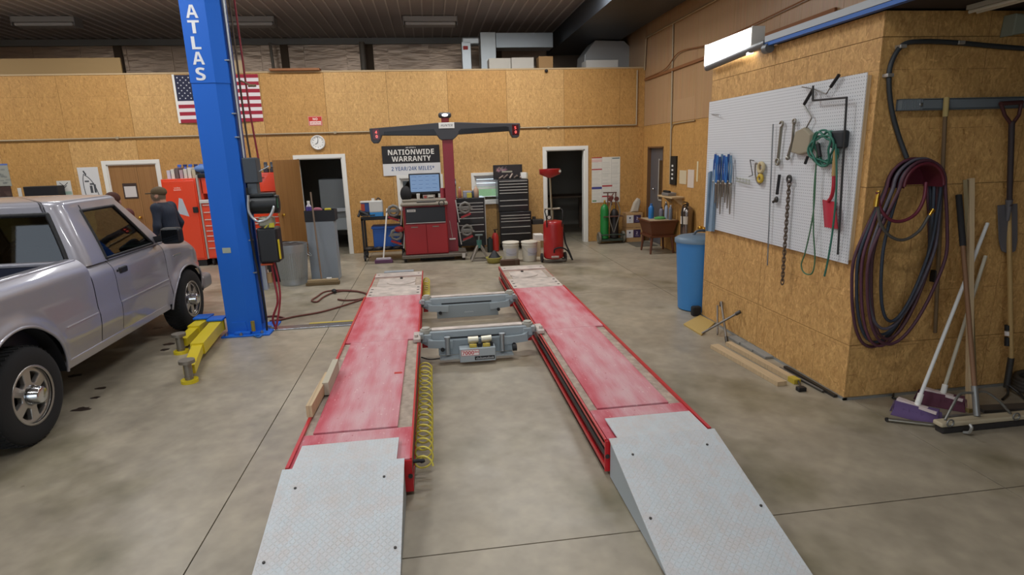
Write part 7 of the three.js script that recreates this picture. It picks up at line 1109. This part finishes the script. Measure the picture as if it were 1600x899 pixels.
{ // blue bin beyond the partition
  const x = 3.235, z = -6.74, t = thing('blue_bin', 'blue plastic trash bin with a grey domed lid behind the partition end', 'trash bin', [x, 0, z]);
  mesh('body', lathe([[0, 0.01], [0.2, 0], [0.225, 0.02], [0.27, 0.84], [0.285, 0.85], [0.285, 0.88], [0.26, 0.88], [0.21, 0.04], [0, 0.03]], 40, [x, 0, z]), mat(0x3c80bc, 0.45), t);
  mesh('lid', lathe([[0.29, 0.86], [0.29, 0.9], [0.25, 0.925], [0.12, 0.95], [0, 0.955]], 40, [x, 0, z]), mat(0x5d7486, 0.5), t); mesh('lid_handle', tube([[x - 0.1, 0.94, z + 0.05], [x - 0.06, 0.99, z + 0.05], [x + 0.06, 0.99, z + 0.05], [x + 0.1, 0.94, z + 0.05]], 0.015), mat(0x44505a, 0.5), t);
  one('bin_wheel_block', rbox(3.03, 3.14, 0, 0.12, -6.46, -6.38, 0.02), RUBBER, 'black rubber block at the foot of the blue bin', 'block');
}
{ // odds and ends along the foot of the partition
  const F = onFloor, q = [F(1068, 507, 0.01), F(1094, 493, 0.01), F(1117, 505, 0.01), F(1096, 524, 0.01)], s = new THREE.Shape(q.map((p) => new THREE.Vector2(p[0], -p[2])));
  one('yellow_board', ext(s, 0.018, 0.003).rotateX(-Math.PI / 2), mat(0xb89c5a, 0.75), 'small yellowish wood board lying near the blue bin', 'board');
  const c = [3.0, 0.19, F(1130, 530)[2]], l = thing('lug_wrench', 'four way steel lug wrench leaning on the partition foot', 'lug wrench', [3.0, 0, c[2]]);
  const A = F(1136, 535, 0.015), B = onX(1127, 472, XP - 0.03), C = F(1097, 521, 0.015), D = onX(1157, 487, XP - 0.02);
  each('bar', [rod(A, B, 0.012), rod(C, D, 0.012), rod(F(1121, 523, 0.02), onX(1121, 478, XP - 0.05), 0.01)], mat(0x8a8680, 0.35, 0.8), l); each('socket', [rod(B, [B[0], B[1] - 0.05, B[2]], 0.018), rod(D, [lerp(D[0], C[0], 0.12), lerp(D[1], C[1], 0.12), lerp(D[2], C[2], 0.12)], 0.019), rod(A, [lerp(A[0], B[0], 0.12), lerp(A[1], B[1], 0.12), lerp(A[2], B[2], 0.12)], 0.018)], mat(0x4f4c48, 0.4, 0.7), l);
  one('timber', bar([...F(1116, 541, 0.02)], [...F(1222, 600, 0.02)], 0.09, 0.038), WOOD, 'pale two by four timber lying on the floor, the one farther from the wall', 'timber');
  const t2 = thing('timber', 'two by four timber with a yellow painted end lying along the partition', 'timber', F(1190, 570)); const a = F(1138, 537, 0.022), b = F(1246, 597, 0.022); const k = (u) => [lerp(a[0], b[0], u), 0.022, lerp(a[2], b[2], u)]; mesh('board', bar(k(0), k(0.92), 0.06, 0.042), WOOD, t2); mesh('painted_end', bar(k(0.92), k(1), 0.062, 0.043), mat(0xb8a136, 0.6), t2);
  for (const [i, [x0, y0]] of [[1152, 534], [1172, 545], [1192, 556]].entries()) { const p = F(x0, y0, 0); one('grey_paver', rbox(p[0] - 0.035, p[0] + 0.055, 0, 0.025, p[2] - 0.13, p[2] + 0.095, 0.005), mat(0x8b8a84, 0.8), 'grey paving block in the row along the partition foot', 'block', 'grey paving blocks along the partition'); }
  one('steel_bar', bar([XP - 0.045, 0.012, -4.62], [XP - 0.035, 0.012, -3.95], 0.03, 0.022), mat(0x3b3834, 0.5, 0.5), 'dark flat steel bar lying against the partition corner', 'bar');
  one('steel_bar', rod([XP - 0.11, 0.014, -4.6], [XP - 0.07, 0.014, -4.05], 0.012), mat(0x55514c, 0.45, 0.6), 'round steel bar lying beside the dark flat one', 'bar');
  const sc = F(1252, 607, 0.02), cl = thing('clamp_tool', 'small black bar clamp on the floor beside the steel bars', 'clamp', sc); mesh('bar', rod([sc[0], 0.02, sc[2]], [sc[0] + 0.1, 0.03, sc[2] - 0.22], 0.009), DARKSTEEL, cl); mesh('jaw', [rbox(sc[0] - 0.04, sc[0] + 0.03, 0, 0.035, sc[2] - 0.02, sc[2] + 0.03, 0.006)], BLACK, cl);
}
{ // oil drips on the concrete under and beside the truck
  const STAIN = mat(0x3a2f28, 0.4);
  for (const [px, py, r] of [[265, 538, 0.05], [257, 547, 0.04], [158, 607, 0.035], [148, 622, 0.03], [128, 640, 0.05], [246, 513, 0.045], [118, 587, 0.04]]) {
    const p = onFloor(px, py, 0), sh = new THREE.Shape(); for (let i = 0; i < 14; i++) { const a = i / 14 * Math.PI * 2, q = r * rr(0.65, 1.2); sh[i ? 'lineTo' : 'moveTo'](Math.cos(a) * q * 1.5, Math.sin(a) * q); }
    mesh('oil_drip', ext(sh, 0.0012).rotateX(-Math.PI / 2).translate(p[0], 0, p[2]), STAIN, floorBase);
  }
}

for (const o of bases) delete o.userData.base;
renderer.render(scene, camera);
